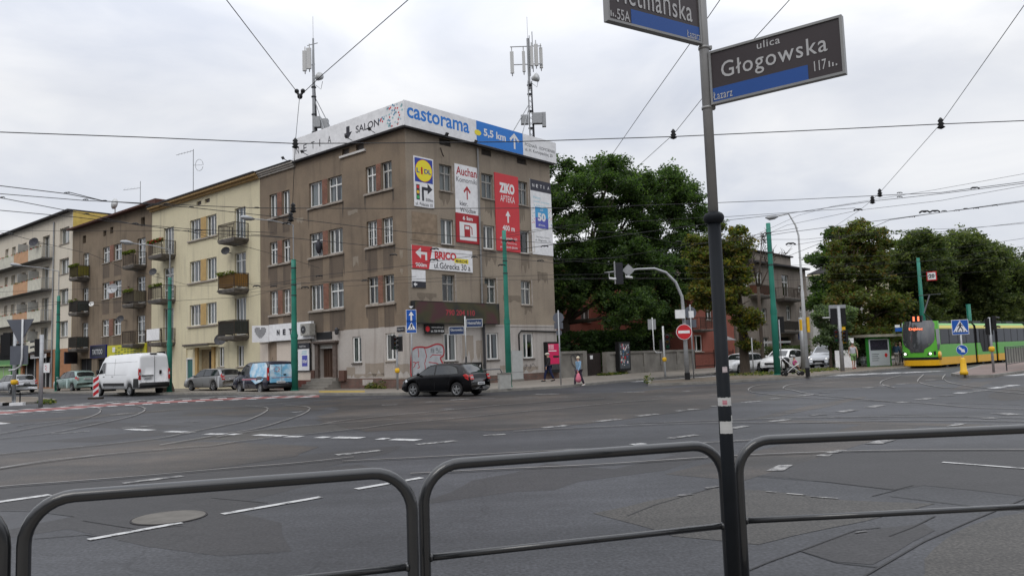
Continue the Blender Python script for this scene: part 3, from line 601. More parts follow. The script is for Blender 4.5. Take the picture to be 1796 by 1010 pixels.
e = thing_rect('banner', 'tall white banner with a dark NETIA heading and a blue square numbered 50', 'banner', FR, 10.23, 12.3, 8.0, 12.82, .06, m_bwhite, .04)
rect(e, FR, 10.23, 12.3, 12.1, 12.82, .064, mat('slate_heading', (.035, .035, .05), .5, var=0), .006, 'heading')
for i, ch in enumerate('NETIA'): text(e, FR, ch, 10.42+i*.38, 10.42+i*.38+(.2 if ch != 'I' else .05), 12.34, 12.55, .066, m_signwhite, .01)
tq = mat('teal_ink', (.25, .55, .65), .5, var=0)
for i, tx in enumerate(('Pakiet:', 'szybki internet', '+ telewizja')): text(e, FR, tx, 10.5, 10.5+(.75, 1.6, 1.25)[i], 11.6-i*.26, 11.76-i*.26, .062, tq)
rect(e, FR, 10.62, 11.9, 9.72, 10.4, .064, mat('violet_square', (.09, .10, .42), .5, var=0), .006, 'violet_field'); rect(e, FR, 10.62, 11.9, 10.4, 11.08, .064, mat('azure_square', (.06, .33, .62), .5, var=0), .006, 'azure_field')
text(e, FR, 'od', 11.12, 11.4, 10.85, 11.0, .068, m_signwhite); text(e, FR, '50', 10.85, 11.65, 10.18, 10.72, .068, m_signwhite, .05); text(e, FR, 'zł/mies.', 10.9, 11.6, 9.86, 10.02, .068, m_signwhite)
text(e, FR, 'Salon Netia w Poznaniu', 10.65, 11.95, 9.1, 9.2, .062, m_ink); text(e, FR, 'ul. Głogowska 116', 10.55, 12.05, 8.85, 9.0, .062, m_ink, .01)
b = FR.mb(e)
for i in range(26):
 b.mat(dm[i % 4]); sg = rnd.choice((0, 1)); b.tube([((10.28+rnd.random()*.3) if sg else (11.95+rnd.random()*.3), .06, 10.0+rnd.random()*1.0), ]*1+[], .03, 6) if 0 else None
 s_ = (10.28+rnd.random()*.28) if sg else (11.95+rnd.random()*.3); z_ = 10+rnd.random(); b.tube([(s_, .06, z_), (s_, .064, z_)], .035, 8)
b.build('dots', e)
e = thing_rect('banner', 'red and white banner reading BRICO with a left turn arrow and 900m', 'banner', FR, .26, 4.84, 6.5, 7.75, .05, m_bwhite, .04)
b = FR.mb(e).mat(m_cred); b.slab([(.26, .051, 6.5), (1.45, .051, 6.5), (1.75, .051, 7.75), (.26, .051, 7.75)], (0, .004, 0)); b.build('red_field', e)
arrow(e, FR, [(1.2, 6.98), (1.34, 6.98), (1.34, 7.42), (.9, 7.42), (.9, 7.35), (.9, 7.65), (.5, 7.36), (.9, 7.05), (.9, 7.28), (1.2, 7.28)], .056, m_signwhite)
text(e, FR, '900m', .5, 1.3, 6.6, 6.82, .056, m_signwhite, .03); text(e, FR, 'BRICO', 1.9, 3.55, 7.1, 7.55, .052, m_cred, .05); rect(e, FR, 3.4, 4.5, 6.98, 7.24, .053, mat('banner_yellow', (0, 0, 0)), .006, 'yellow_field')
text(e, FR, 'MARCHÉ', 3.5, 4.42, 7.02, 7.22, .057, m_ink, .02); text(e, FR, 'ul.Górecka 30 a', 1.85, 4.65, 6.58, 6.93, .052, m_ink, .012)
e = thing_rect('sign_board', 'small white board with a black lower strip under the BRICO banner', 'sign', FR, .24, 1.2, 5.46, 6.42, .05, m_bwhite, .04)
rect(e, FR, .24, 1.2, 5.46, 5.8, .056, m_ink, .01, 'black_strip'); arrow(e, FR, [(.32, 5.63), (.46, 5.75), (.46, 5.67), (.58, 5.67), (.58, 5.59), (.46, 5.59), (.46, 5.51)], .057, m_signwhite); text(e, FR, 'ALGIDA', .42, 1.02, 6.05, 6.12, .052, m_steelw) if 0 else None
# LED board
def ledmat():
 m = bpy.data.materials.new('led_board_face'); m.use_nodes = True; t = m.node_tree; b = t.nodes['Principled BSDF']; uv = t.nodes.new('ShaderNodeUVMap'); n = t.nodes.new('ShaderNodeTexNoise'); n.inputs['Scale'].default_value = .6
 r = t.nodes.new('ShaderNodeValToRGB'); cr = r.color_ramp; cr.elements[0].color = (.012, .013, .014, 1); cr.elements[0].position = .36; cr.elements[1].color = (.035, .032, .012, 1); cr.elements[1].position = .5; q = cr.elements.new(.62); q.color = (.05, .016, .019, 1)
 t.links.new(uv.outputs[0], n.inputs['Vector']); t.links.new(n.outputs['Fac'], r.inputs[0]); t.links.new(r.outputs[0], b.inputs['Base Color']); b.inputs['Roughness'].default_value = .5
 t.links.new(r.outputs[0], b.inputs['Emission Color']); b.inputs['Emission Strength'].default_value = .25; return m
m_ledr = mat('led_red', (.34, .04, .055), .5, var=0, em=.05)
e = thing_rect('led_board', 'wide dark display board with red digits 790 204 110', 'display board', FR, .12, 6.62, 3.55, 4.7, .35, ledmat(), .3, frame=m_black)
text(e, FR, '790 204 110', 2.35, 4.6, 3.98, 4.3, .354, m_ledr, .02)
e = thing_rect('sign_board', 'small black board with www and telephone lines below the display board', 'sign', FR, .95, 2.35, 2.98, 3.48, .2, m_black, .06)
b = FR.mb(e).mat(m_red); b.tube([(1.12, .2, 3.24), (1.12, .206, 3.24)], .15, 16); b.build('red_disc', e); text(e, FR, 'www.tablex.pl', 1.4, 2.25, 3.27, 3.38, .203, m_signwhite, .01); text(e, FR, 'tel. 728 999 828', 1.35, 2.3, 3.07, 3.18, .203, m_signwhite, .01)
# graffiti on the corner
def splineloop(pts, n=6):
 o = []; k = len(pts)
 for i in range(k):
  p0, p1, p2, p3 = pts[i-1], pts[i], pts[(i+1) % k], pts[(i+2) % k]
  for j in range(n):
   t = j/n; o.append(tuple(.5*((2*p1[a])+(-p0[a]+p2[a])*t+(2*p0[a]-5*p1[a]+4*p2[a]-p3[a])*t*t+(-p0[a]+3*p1[a]-3*p2[a]+p3[a])*t**3) for a in (0, 1)))
 return o
m_gsil = mat('graffiti_silver', (.42, .44, .46), .5, var=.15, scale=4); m_gred = mat('graffiti_red', (.40, .035, .045), .6, var=.2)
gm = empty('graffiti', FR.w(1.2, .03, .7), 0, 'silver and red bubble letter graffiti on the corner wall behind the black car', 'graffiti')
lp = splineloop([(.08, .7), (.1, 1.9), (.3, 2.22), (.75, 2.28), (1.2, 2.25), (1.9, 2.42), (2.35, 2.3), (2.4, 1.85), (2.15, 1.65), (2.3, 1.3), (1.9, 1.1), (1.6, 1.2), (1.7, .7), (.9, .62)], 5)
b = FR.mb(gm).mat(m_gsil); b.slab([(p[0], .026, p[1]) for p in lp], (0, .004, 0)); b.build('fill', gm)
def stroke(e, fr, pts, w, m, o, name='stroke'):
 b = fr.mb(e).mat(m)
 for p, q in zip(pts, pts[1:]):
  d = Vector((q[0]-p[0], q[1]-p[1])); l = d.length or 1; nx, nz = -d.y/l*w/2, d.x/l*w/2; ex, ez = d.x/l*w*.3, d.y/l*w*.3
  b.add([(p[0]-ex+nx, o, p[1]-ez+nz), (p[0]-ex-nx, o, p[1]-ez-nz), (q[0]+ex-nx, o, q[1]+ez-nz), (q[0]+ex+nx, o, q[1]+ez+nz)], [(0, 1, 2, 3)]); o += .0002
 return b.build(name, e)
stroke(gm, FR, lp+lp[:1], .085, m_gred, .031, 'outline')
for k in ([(.55, 2.2), (.6, 1.9), (.58, 1.75)], [(1.0, 2.25), (1.15, 1.8), (1.0, 1.4), (1.1, .8)], [(.2, 1.5), (.4, 1.45), (.6, 1.5)], [(.35, 1.45), (.3, 1.3), (.2, 1.2)], [(.55, 1.42), (.62, 1.2), (.5, 1.15)], [(1.4, 1.72), (1.6, 1.85), (2.2, 1.82)], [(1.3, 1.45), (1.8, 1.4), (2.2, 1.25)]): stroke(gm, FR, k, .045, m_gred, .033)
for k in ([(1.5, 2.2), (1.55, 1.95)], [(1.62, 2.2), (1.66, 1.95)], [(1.42, 2.12), (1.75, 2.12)], [(1.42, 2.02), (1.75, 2.02)], [(1.85, 2.2), (1.95, 2.2), (1.95, 2.1), (1.85, 2.1), (1.85, 2.2)], [(1.85, 1.95), (2.0, 1.95), (2.05, 2.1)], [(2.15, 2.2), (2.1, 1.95), (2.25, 2.0)]): stroke(gm, FR, k, .02, m_ink, .036, 'tag_stroke')
gt = empty('graffiti', FR.w(9.6, .03, .7), 0, 'thin black scribble tag under the rightmost ground floor window', 'graffiti')
stroke(gt, FR, [(9.05, 1.0), (9.3, 1.1), (9.2, .8), (9.0, .85), (9.4, 1.05), (9.5, .8), (9.7, 1.1), (9.6, .8), (9.9, 1.15), (10.1, 1.0), (10.25, .8)], .02, m_ink, .03)
# small wall items
e = thing_rect('street_plate', 'small dark street name plate high beside the building corner', 'sign', FL, .95, .35, 3.14, 3.38, .04, m_ink, .03); text(e, FL, 'Głogowska', .9, .4, 3.2, 3.32, .043, m_steelw)
thing_rect('vent_grille', 'small grey grille on the pale plaster beside the corner', 'grille', FL, .55, .85, 2.78, 3.0, .03, m_steel, .02)
thing_rect('meter_box', 'rusty brown box on the plinth beside the entrance steps', 'box', FL, 5.35, 5.85, .55, 1.15, .22, mat('rust_box', (.12, .065, .05), .8, var=.3, scale=8), .2)
thing_rect('meter_box', 'small brown box on the wall between the shop poster and the entrance', 'box', FL, 8.35, 8.7, .45, 1.2, .12, mat('rust_box', (0, 0, 0)), .1)
e = empty('wall_lamp', FL.w(6.0, .25, 3.2), 0, 'dark lantern lamp on the wall right of the entrance', 'lamp'); b = FL.mb(e).mat(m_dsteel); b.tube([(6, 0, 3.5), (6, .2, 3.55)], .02, 5); b.lathe([(.05, 3.2), (.12, 3.28), (.13, 3.5), (.04, 3.62)], (6.0, .2, 0), 8); b.build('lantern', e)
e = empty('air_conditioner', FL.w(9.0, .3, 3.5), 0, 'grey air conditioner unit on the wall right of the shop fascia', 'air conditioner')
b = FL.mb(e).mat(mat('ac_casing', (.35, .34, .31), .6, var=.2, scale=6)); b.box(8.2, 9.15, .1, .5, 3.28, 3.98); b.build('casing', e)
b = FL.mb(e).mat(m_dsteel); b.tube([(8.85, .5, 3.63), (8.85, .515, 3.63)], .24, 18); b.mat(m_steel); b.tube([(8.85, .51, 3.63), (8.85, .53, 3.63)], .06, 10); b.build('fan_grille', e)
# shop fascia
e = thing_rect('shop_sign', 'white shop fascia with raised black letters NETIA', 'shop sign', FL, 8.35, 12.85, 3.08, 4.12, .3, m_bwhite, .22)
for i, ch in enumerate('NETIA'):
 s_ = 11.95-i*.66; text(e, FL, ch, s_, s_-(.3 if ch != 'I' else .1), 3.42, 3.78, .32, m_ink, .05, ext=.02)
e = empty('projecting_sign', FL.w(14.25, .4, 3.1), 0, 'white projecting sign panel with a dotted black heart left of the shop fascia', 'sign')
_a, _c = FL.w(13.5, 1.1, 0), FL.w(12.87, .3, 0); FHs = Fr(_a[:2], math.degrees(math.atan2(_c.x-_a.x, _c.y-_a.y)), 1); hl = (_c-_a).length; b = FHs.mb(e).mat(m_bwhite); b.box(0, hl, -.08, 0, 3.05, 4.1); b.build('board', e)
b = FHs.mb(e).mat(m_ink)
for i in range(-6, 7):
 for j in range(-7, 7):
  x, y = i/6.0*1.2, j/6.0*1.2+.1
  if (x*x+y*y-1)**3-x*x*y**3 < -.02: b.tube([(hl/2+x*.32, .0, 3.58+y*.34), (hl/2+x*.32, .006, 3.58+y*.34)], .03, 6)
b.build('heart', e)
e = thing_rect('shop_poster', 'white shop window poster with a dark NETIA header and a purple 50 square', 'poster', FL, 8.75, 10.15, 1.2, 2.5, .16, m_bwhite, .08, frame=m_dsteel)
rect(e, FL, 8.75, 10.15, 2.5, 2.85, .17, m_ink, .08, 'header'); text(e, FL, 'NETIA', 9.75, 9.1, 2.6, 2.7, .174, m_signwhite)
rect(e, FL, 8.95, 9.5, 1.45, 2.1, .166, mat('violet_square', (0, 0, 0)), .01, 'purple_square'); text(e, FL, '50zł', 9.45, 9.0, 1.65, 1.85, .17, m_signwhite, .03)
b = FL.mb(e).mat(tq)
for i in range(3): b.box(9.0, 9.55-.05*i, .16, .166, 2.18+i*.08, 2.21+i*.08)
b.mat(m_ink)
for i in range(9): b.box(9.9, 10.1, .16, .166, 1.35+i*.12, 1.38+i*.12)
b.build('small_print', e)
e = empty('figure_ornament', FL.w(7.82, -.05, 8.0), 0, 'dark hooded figure standing on the sill of an open middle storey window', 'ornament')
b = FL.mb(e).mat(m_ink, True); b.lathe([(.03, 8.12), (.13, 8.2), (.2, 8.5), (.19, 8.75), (.1, 8.88)], (7.82, .06, 0), 10); b.ball((7.82, .06, 8.93), .08); b.build('body', e)
# ================================================================ ROW OF TENEMENTS ALONG THE LEFT STREET
def bldg(name, s0, s1, z, depth, label, cat='building', fr=FL, wallm=None, sidem=None, roofm=None, eave=.35, roofz=.12, off=0.0):
 e = empty(name, (fr.w((s0+s1)/2, 0, 0).x, fr.w((s0+s1)/2, 0, 0).y, 0), 0, label, cat)
 b = fr.mb(e).mat(sidem or wallm)
 for s in (s0+.005, s1-.005): b.quad((s, off, 0), (s, -depth, 0), (s, -depth, z), (s, off, z))
 b.quad((s0, -depth, 0), (s1, -depth, 0), (s1, -depth, z), (s0, -depth, z)); b.build('side_wall', e)
 b = fr.mb(e).mat(roofm or m_roof); b.box(s0, s1, -depth, eave+off, z, z+roofz); b.build('roof', e)
 return e
def satdish(fr, s, o, z, r, lab, m=None, ang=0.5):
 e = empty('satellite_dish', fr.w(s, o, z), 0, lab, 'satellite dish')
 b = fr.mb(e).mat(m_dsteel); b.tube([(s, 0, z-.1), (s, o*.6, z-.1), (s, o, z)], .025, 6); b.build('bracket', e)
 c = fr.w(s, o, z)-Vector(e.location); nrm = (fr.n*.6-fr.d*ang+Vector((0, 0, .3))).normalized(); t = nrm.orthogonal().normalized(); u = nrm.cross(t)
 b = MB().mat(m or m_steel, True); vs = []; fs = []; n = 16
 for i in range(4):
  rr = r*i/3
  for j in range(n): q = 2*math.pi*j/n; vs.append(tuple(c+t*rr*math.cos(q)+u*rr*math.sin(q)+nrm*(rr*rr/r*.25)))
 for i in range(3):
  for j in range(n): fs.append((i*n+j, i*n+(j+1) % n, (i+1)*n+(j+1) % n, (i+1)*n+j))
 b.add(vs, fs); b.build('dish', e)
 b = MB().mat(m_dsteel); b.tube([c-Vector((0, 0, r*.8)), c+nrm*r*1.1-Vector((0, 0, r*.3))], .012, 5); b.ball(c+nrm*r*1.1-Vector((0, 0, r*.3)), .04); b.build('receiver_arm', e)
 return e
def doorset(e, fr, s0, s1, z0, z1, o=-.05, m=None, t=.06, name='door'):
 return rect(e, fr, s0, s1, z0, z1, o, m or m_wood, t, name)
# ---- cream building
B2 = bldg('apartment_building', 14.30, 29.75, 14.18, 11, 'cream four storey tenement with small balconies, left of the brown corner building', wallm=m_cream, roofz=.10, eave=.5)
r2 = [(10.85, 12.33), (7.75, 9.28), (4.6, 6.1)]
pairs = [(19.86, 21.27), (22.05, 23.68)]; doors2 = [(16.05, 17.45), (26.15, 27.75)]; dz2 = [(10.1, 12.28), (6.75, 9.2), (3.62, 6.15)]
h2 = [(a, c, e, g) for e, g in r2 for a, c in pairs]+[(a, c, e, g) for e, g in dz2 for a, c in doors2]
g2 = [(16.35, 17.2, 1.55, 2.95), (18.85, 19.65, 1.6, 2.95), (20.4, 22.3, .15, 2.85), (23.2, 24.2, .6, 3.0), (26.3, 28.8, .4, 2.9)]
facade(B2, FL, 14.30, 29.75, 0, 13.85, h2+g2+[(20.8, 21.5, 13.3, 13.6), (22.0, 22.7, 13.3, 13.6)], m_cream, depth=.25)
b = FL.mb(B2).mat(mat('ochre_cornice', (.36, .24, .11), .8, var=.2, scale=3)); b.box(14.3, 29.75, 0, .22, 13.85, 14.02); b.box(14.3, 29.75, 0, .42, 14.02, 14.18); b.build('cornice', B2)
rect(B2, FL, 20.8, 22.7, 13.3, 13.6, -.12, m_sheet, .03, 'attic_vent'); backing(B2, FL, 14.4, 29.6, .2, 13.8)
m_ochre = mat('ochre_pier', (.46, .31, .13), .85, var=.15, scale=3)
for ri, (e, g) in enumerate(r2):
 rect(B2, FL, 21.27, 22.05, e, g, .03, m_ochre, .04, 'window_pier'); b = FL.mb(B2).mat(m_sill); b.box(19.7, 23.9, 0, .12, e-.14, e-.05); b.build('sill_course', B2)
 window(B2, FL, *pairs[0], e, g, 'three' if ri != 1 else 'three', sill=False, curtain='full' if ri else 'sides'); window(B2, FL, *pairs[1], e, g, 'three', sill=False)
for ri, (e, g) in enumerate(dz2):
 for k, (a, c) in enumerate(doors2): window(B2, FL, a, c, e+.05, g, 'three' if ri != 1 else 'door', name='balcony_door', sill=False, curtain='full' if (ri+k) % 2 == 0 else 'sides')
window(B2, FL, *g2[0], 'two'); window(B2, FL, *g2[1], 'two')
doorset(B2, FL, 20.4, 22.3, .15, 2.85, -.2, mat('ochre_door', (.24, .18, .10), .7, var=.25, scale=4)); b = FL.mb(B2).mat(m_dark); b.box(20.7, 21.2, -.19, -.17, .3, 2.7); b.build('dark_door_leaf', B2)
for a in (20.0, 22.32): rect(B2, FL, a, a+.36, 0, 3.0, .12, m_ochre, .14, 'door_pilaster')
b = FL.mb(B2).mat(m_sheet); b.box(19.6, 23.2, 0, .8, 3.12, 3.24); b.mat(m_cream); b.box(19.6, 23.2, 0, .7, 3.0, 3.12); b.build('door_canopy', B2)
doorset(B2, FL, 23.2, 24.2, .6, 2.2, -.1, mat('teal_shop_door', (.02, .12, .11), .3, var=0)); rect(B2, FL, 23.2, 24.2, 2.3, 3.0, -.08, m_cream, .05, 'shutter'); b = FL.mb(B2).mat(m_white); b.box(23.2, 23.28, -.1, -.02, .6, 2.25); b.box(24.1, 24.2, -.1, -.02, .6, 2.25); b.box(23.2, 24.2, -.1, -.02, 2.2, 2.3); b.build('door_frame', B2)
b = FL.mb(B2).mat(m_dark); b.box(26.3, 28.8, -.2, -.15, .4, 2.9); b.mat(m_white); b.box(26.3, 26.4, -.12, -.02, .4, 2.9); b.box(27.4, 27.5, -.12, -.02, .4, 2.9); b.box(26.3, 27.5, -.12, -.02, 2.0, 2.1); b.box(26.4, 27.4, -.1, -.06, 1.0, 1.08); b.build('shopfront', B2)
m_moss = leafm('leaf_moss', (.10, .12, .02)); m_lgreen = leafm('leaf_fresh', (.05, .11, .02)); m_flower = leafm('petal_red', (.35, .03, .03))
m_bamboo = mat('bamboo_screen', (.30, .16, .04), .8, var=.35, scale=3, stretch=(8, .4, 1)); m_dkpanel = mat('dark_panel', (.05, .06, .055), .8, var=.3, scale=4, stretch=(6, .4, 1))
balcony(B2, FL, 15.65, 17.75, 10.05, style='scroll'); balcony(B2, FL, 15.65, 17.75, 6.7, panel=m_bamboo, plants=(m_moss, .6)); balcony(B2, FL, 15.65, 17.75, 3.6, style='scroll', panel=m_dkpanel)
balcony(B2, FL, 25.8, 28.0, 10.1, plants=((m_lgreen, m_lgreen, m_flower), 2.2)); balcony(B2, FL, 25.8, 28.0, 6.75, style='scroll', plants=(m_moss, .6)); balcony(B2, FL, 25.8, 28.0, 3.55, style='scroll')
satdish(FL, 17.9, .4, 9.4, .3, 'dark satellite dish on the cream building just below its top right balcony', m_dsteel); satdish(FL, 28.6, .4, 9.0, .3, 'dark satellite dish on the cream building under its top left balcony', m_dsteel)
satdish(FL, 18.4, .5, 3.4, .42, 'large dark satellite dish beside the lowest balcony of the cream building', m_dsteel)
thing_rect('shop_sign', 'small white sign board hung on the lowest left balcony of the cream building', 'sign', FL, 27.9, 25.9, 3.7, 4.55, 1.2, m_bwhite, .05)
# ---- grimy building
B3 = bldg('apartment_building', 29.78, 45.55, 14.45, 11, 'grimy grey brown tenement with mossy balconies above the TATTOO shop', wallm=m_grimy, roofm=m_tile, eave=.45, roofz=.16)
r3 = [(10.75, 12.12), (7.65, 9.05), (4.5, 5.88)]; p3 = [(35.2, 36.7), (37.5, 38.95)]; d3 = [(30.85, 32.3), (41.9, 43.15)]; dz3 = [(9.85, 12.05), (6.8, 8.95), (3.62, 5.85)]
h3 = [(a, c, e, g) for e, g in r3 for a, c in p3]+[(a, c, e, g) for e, g in dz3 for a, c in d3]+[(31.0, 31.7, 13.0, 13.7), (36.9, 37.5, 13.15, 13.7), (38.3, 38.9, 13.1, 13.6), (42.6, 43.3, 13.0, 13.7)]
g3 = [(30.6, 36.9, .5, 2.7), (37.9, 39.8, .3, 2.6), (41.0, 43.6, .2, 2.7)]
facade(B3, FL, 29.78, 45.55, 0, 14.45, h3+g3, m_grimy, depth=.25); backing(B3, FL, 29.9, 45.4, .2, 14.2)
for e, g in r3: rect(B3, FL, 36.7, 37.5, e, g, .025, m_brick, .03, 'brick_pier'); [window(B3, FL, a, c, e, g, 'cross') for a, c in p3]
for e, g in dz3: [window(B3, FL, a, c, e+.05, g, 'door', name='balcony_door', sill=False) for a, c in d3]
b = FL.mb(B3).mat(m_tile); b.box(29.78, 45.55, .45, .6, 14.42, 14.56); b.build('gutter', B3)
for e, g in r3:
 for a, c in p3: rect(B3, FL, a+.05, c-.05, e-1.3, e-.2, .006, m_stain, .006, 'soot_patch')
m_mossp = mat('moss_panel', (.20, .18, .03), .8, var=.35, scale=4, stretch=(6, .5, 1))
balcony(B3, FL, 30.6, 32.6, 9.8, proj=1.05, plants=(m_moss, 1.4)); balcony(B3, FL, 30.6, 32.6, 6.75, proj=1.05, panel=mat('beige_panel', (.18, .16, .11), .8, var=.3, scale=4, stretch=(6, .5, 1)), plants=(m_moss, .8)); balcony(B3, FL, 30.6, 32.6, 3.6, proj=1.05)
balcony(B3, FL, 41.6, 43.5, 9.85, proj=1.05, panel=m_mossp, plants=(m_moss, 1.3)); balcony(B3, FL, 41.6, 43.5, 6.75, proj=1.05, panel=m_dkpanel, plants=(m_moss, .3)); balcony(B3, FL, 41.6, 43.5, 3.6, proj=1.05, panel=m_dkpanel)
b = FL.mb(B3).mat(m_dark); b.box(30.6, 36.9, -.2, -.15, .5, 2.7); b.box(37.9, 39.8, -.2, -.15, .3, 2.6); b.box(41, 43.6, -.2, -.15, .2, 2.7)
b.mat(m_dsteel)
for s in (31.9, 33.2, 34.5, 35.7, 38.8, 42.2): b.box(s, s+.08, -.14, -.08, .3, 2.7)
b.build('shopfront', B3);
thing_rect('chimney', 'low brick chimney block on the grimy building roof', 'chimney', FL, 33.2, 31.0, 14.6, 15.3, -.8, m_tile, 1.0)
satdish(FL, 33.9, 1.2, 8.1, .42, 'large grey satellite dish beside the person on the middle balcony', m_steel); satdish(FL, 34.1, .5, 5.7, .3, 'dark satellite dish below the middle right balcony of the grimy building', m_dsteel)
satdish(FL, 39.6, .6, 7.3, .22, 'white satellite dish left of the windows on the grimy building', m_white)
e = thing_rect('shop_sign', 'dark blue shop sign with white letters TATTOO', 'shop sign', FL, 41.0, 37.85, 2.75, 3.75, .12, mat('navy_board', (.012, .014, .03), .4, var=0), .1, frame=mat('blue_edge', (.02, .03, .22), .4, var=0)); text(e, FL, 'TATTOO', 40.6, 38.5, 3.0, 3.45, .125, m_steelw, .03)
e = thing_rect('shop_sign', 'long yellow shop sign with green lines of text behind the white van', 'shop sign', FL, 37.5, 30.4, 2.7, 3.65, .12, mat('lime_yellow', (.55, .52, .03), .5, var=.06), .1)
b = FL.mb(e).mat(mat('olive_ink', (.10, .14, .02), .5, var=0))
for j in range(4):
 for i in range(9):
  if (i*7+j*3) % 5: b.box(31+i*.58, 31.42+i*.58, .12, .125, 2.85+j*.18, 2.93+j*.18)
b.build('lettering', e); rect(e, FL, 36.0, 36.5, 3.1, 3.5, .126, m_bwhite, .006, 'white_square')
e = empty('projecting_sign', FL.w(43.9, .6, 2.5), 0, 'small black projecting sign with a pale emblem beside the TATTOO sign', 'sign'); FQ = Fr(FL.w(44.2, .1, 0)[:2], -49.5+55, -1); b = FQ.mb(e).mat(m_ink); b.box(-1.6, .3, -.1, 0, 2.3, 3.35); b.build('board', e); stroke(e, FQ, [(-1.1, 2.9), (-.8, 3.0), (-.6, 2.85), (-.4, 3.05), (-.2, 2.8), (-.6, 2.7), (-1, 2.75)], .04, m_steelw, .004, 'emblem')
# ---- long balconied building
B4 = bldg('apartment_building', 45.6, 74, 16.35, 11, 'off white block with long balconies of cream and orange panels at far left', wallm=m_offwhite, sidem=mat('yellow_gable', (.62, .47, .13), .85, var=.15, scale=2, var2=.15), eave=.5, roofz=.14)
hw = [(13.54, 15.05), (10.7, 12.15), (7.85, 9.3), (4.85, 6.3)]
bal = [12.55, 9.55, 6.5, 3.65]
m_wcol = [(51.3, 53.1), (54.6, 56.0), (57.6, 58.9), (60.8, 61.9), (63.0, 64.0), (66, 67.5), (69, 70.5)]
h4 = [(46.45, 48.75, e, g) for e, g in hw]+[(a, c, e+.05 if i < 2 else e+1.0, e+2.3) for e in bal for i, (a, c) in enumerate(m_wcol)]
facade(B4, FL, 45.6, 74, 3.75, 16.35, h4, m_offwhite, depth=.35)
m_terra = mat('terracotta_pier', (.36, .17, .085), .8, var=.15, scale=2)
g4 = [(50.0, 53.5, .2, 3.1), (54.2, 58, .2, 3.1), (58.6, 66, .2, 2.9)]
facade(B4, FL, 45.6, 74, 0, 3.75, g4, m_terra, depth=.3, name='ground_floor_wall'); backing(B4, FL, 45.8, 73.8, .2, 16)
for e, g in hw: window(B4, FL, 46.45, 48.75, e, g, 'two', rec=.25)
for e in bal:
 for i, (a, c) in enumerate(m_wcol): window(B4, FL, a, c, e+.05 if i < 2 else e+1.0, e+2.3, 'two' if i < 3 else 'off', rec=.25, sill=False)
drainpipe(B4, FL, 50.0, .2, 15.9, r=.07);
m_bcream = mat('balcony_cream_panel', (.58, .56, .47), .8, var=.15, scale=2); m_borange = mat('balcony_orange_panel', (.52, .31, .18), .8, var=.12, scale=2); m_under = mat('balcony_underside', (.16, .155, .145), .9, var=.3, scale=2)
for bi, e in enumerate(bal):
 b = FL.mb(B4).mat(m_under); b.box(50.45, 74, 0, .95, e-.14, e); bo = b.build('balcony', B4)
 s = 50.5; k = 0; seq = [(3.5, 0), (4.1, 1), (5.2, 0), (4.1, 1), (6.6, 0)]
 if bi == 3: seq = [(3.4, 0), (4, 2), (2.4, 0), (2.5, 1), (6, 0), (5.2, 0)]
 for w, c in seq:
  if c != 2: rect(bo, FL, s, s+w, e-.1, e+1.0, .97, m_borange if c == 1 else m_bcream, .05, 'panel')
  s += w
 b = FL.mb(B4).mat(m_steel)
 for i in range(7): b.box(50.46, 50.48, .1+i*.13, .12+i*.13, e, e+1.0)
 b.box(50.46, 50.5, 0, .95, e+.98, e+1.02); b.build('end_railing', bo)
 for s in (54.0, 57.1): b = FL.mb(B4).mat(mat('grey_screen', (.38, .38, .36), .7, var=.15, scale=3)); b.box(s, s+.06, 0, .9, e, e+2.0); b.build('divider_screen', bo)
 leaves(bo, 'balcony_plants', [tuple(FL.w(50.6+random.random()*13, 1.0, e+1.04)) for _ in range(36)], .1, (m_lgreen, m_moss, m_flower), B4, per=4, lsz=.07)
satdish(FL, 51.4, 1.3, 14.0, .45, 'dark round satellite dish on the top balcony of the far left block', m_ink)
b = FL.mb(B4).mat(m_dark); b.box(50.0, 66, -.28, -.2, .2, 3.1); b.mat(m_steelw)
for s in (50.9, 52, 53.2, 55, 57.2, 60, 62, 64): b.box(s, s+.1, -.18, -.1, .2, 3.0)
b.build('shopfront', B4)
m_pg = mat('pharmacy_green', (.06, .30, .045), .4, var=.05); m_pg2 = mat('pharmacy_light', (.22, .42, .12), .4, var=.1)
e = thing_rect('shop_sign', 'green pharmacy fascia above the shop windows at the far left', 'shop sign', FL, 70, 55.6, 2.55, 3.3, .35, m_pg, .1); text(e, FL, 'apteka', 60.5, 58.0, 2.8, 3.1, .355, m_pg2, .03)
rect(e, FL, 70, 55.6, 2.4, 2.56, .36, m_pg2, .04, 'light_strip')
e = empty('pharmacy_sign', FL.w(57, 1.4, 2), 0, 'square green pharmacy sign with a white cross', 'sign'); FP = Fr(FL.w(56.2, 1.3, 0)[:2], -49.5+35, -1); b = FP.mb(e).mat(mat('cross_green', (.015, .12, .02), .4, var=0)); b.box(-.8, .9, -.1, 0, 1.2, 2.55); b.build('board', e); b = FP.mb(e).mat(m_bwhite); b.box(-.15, .2, 0, .01, 1.4, 2.35); b.box(-.5, .55, 0, .009, 1.72, 2.02); b.build('cross', e)
rect(B4, FL, 58.8, 65.5, .3, 2.3, -.12, m_pg2, .04, 'shop_window_foil')
e = thing_rect('sign_board', 'small white sign with a red mark beside the far left drainpipe', 'sign', FL, 51.6, 49.9, 1.6, 2.5, .3, m_bwhite, .05); stroke(e, FL, [(51, 2.2), (50.7, 2.25), (50.6, 2.05), (50.9, 1.95), (50.6, 1.8)], .06, m_cred, .305)
thing_rect('sign_board', 'blank white panel above the shop entrance at the far left', 'sign', FL, 54.5, 50.4, 3.0, 3.4, .45, m_bwhite, .05)
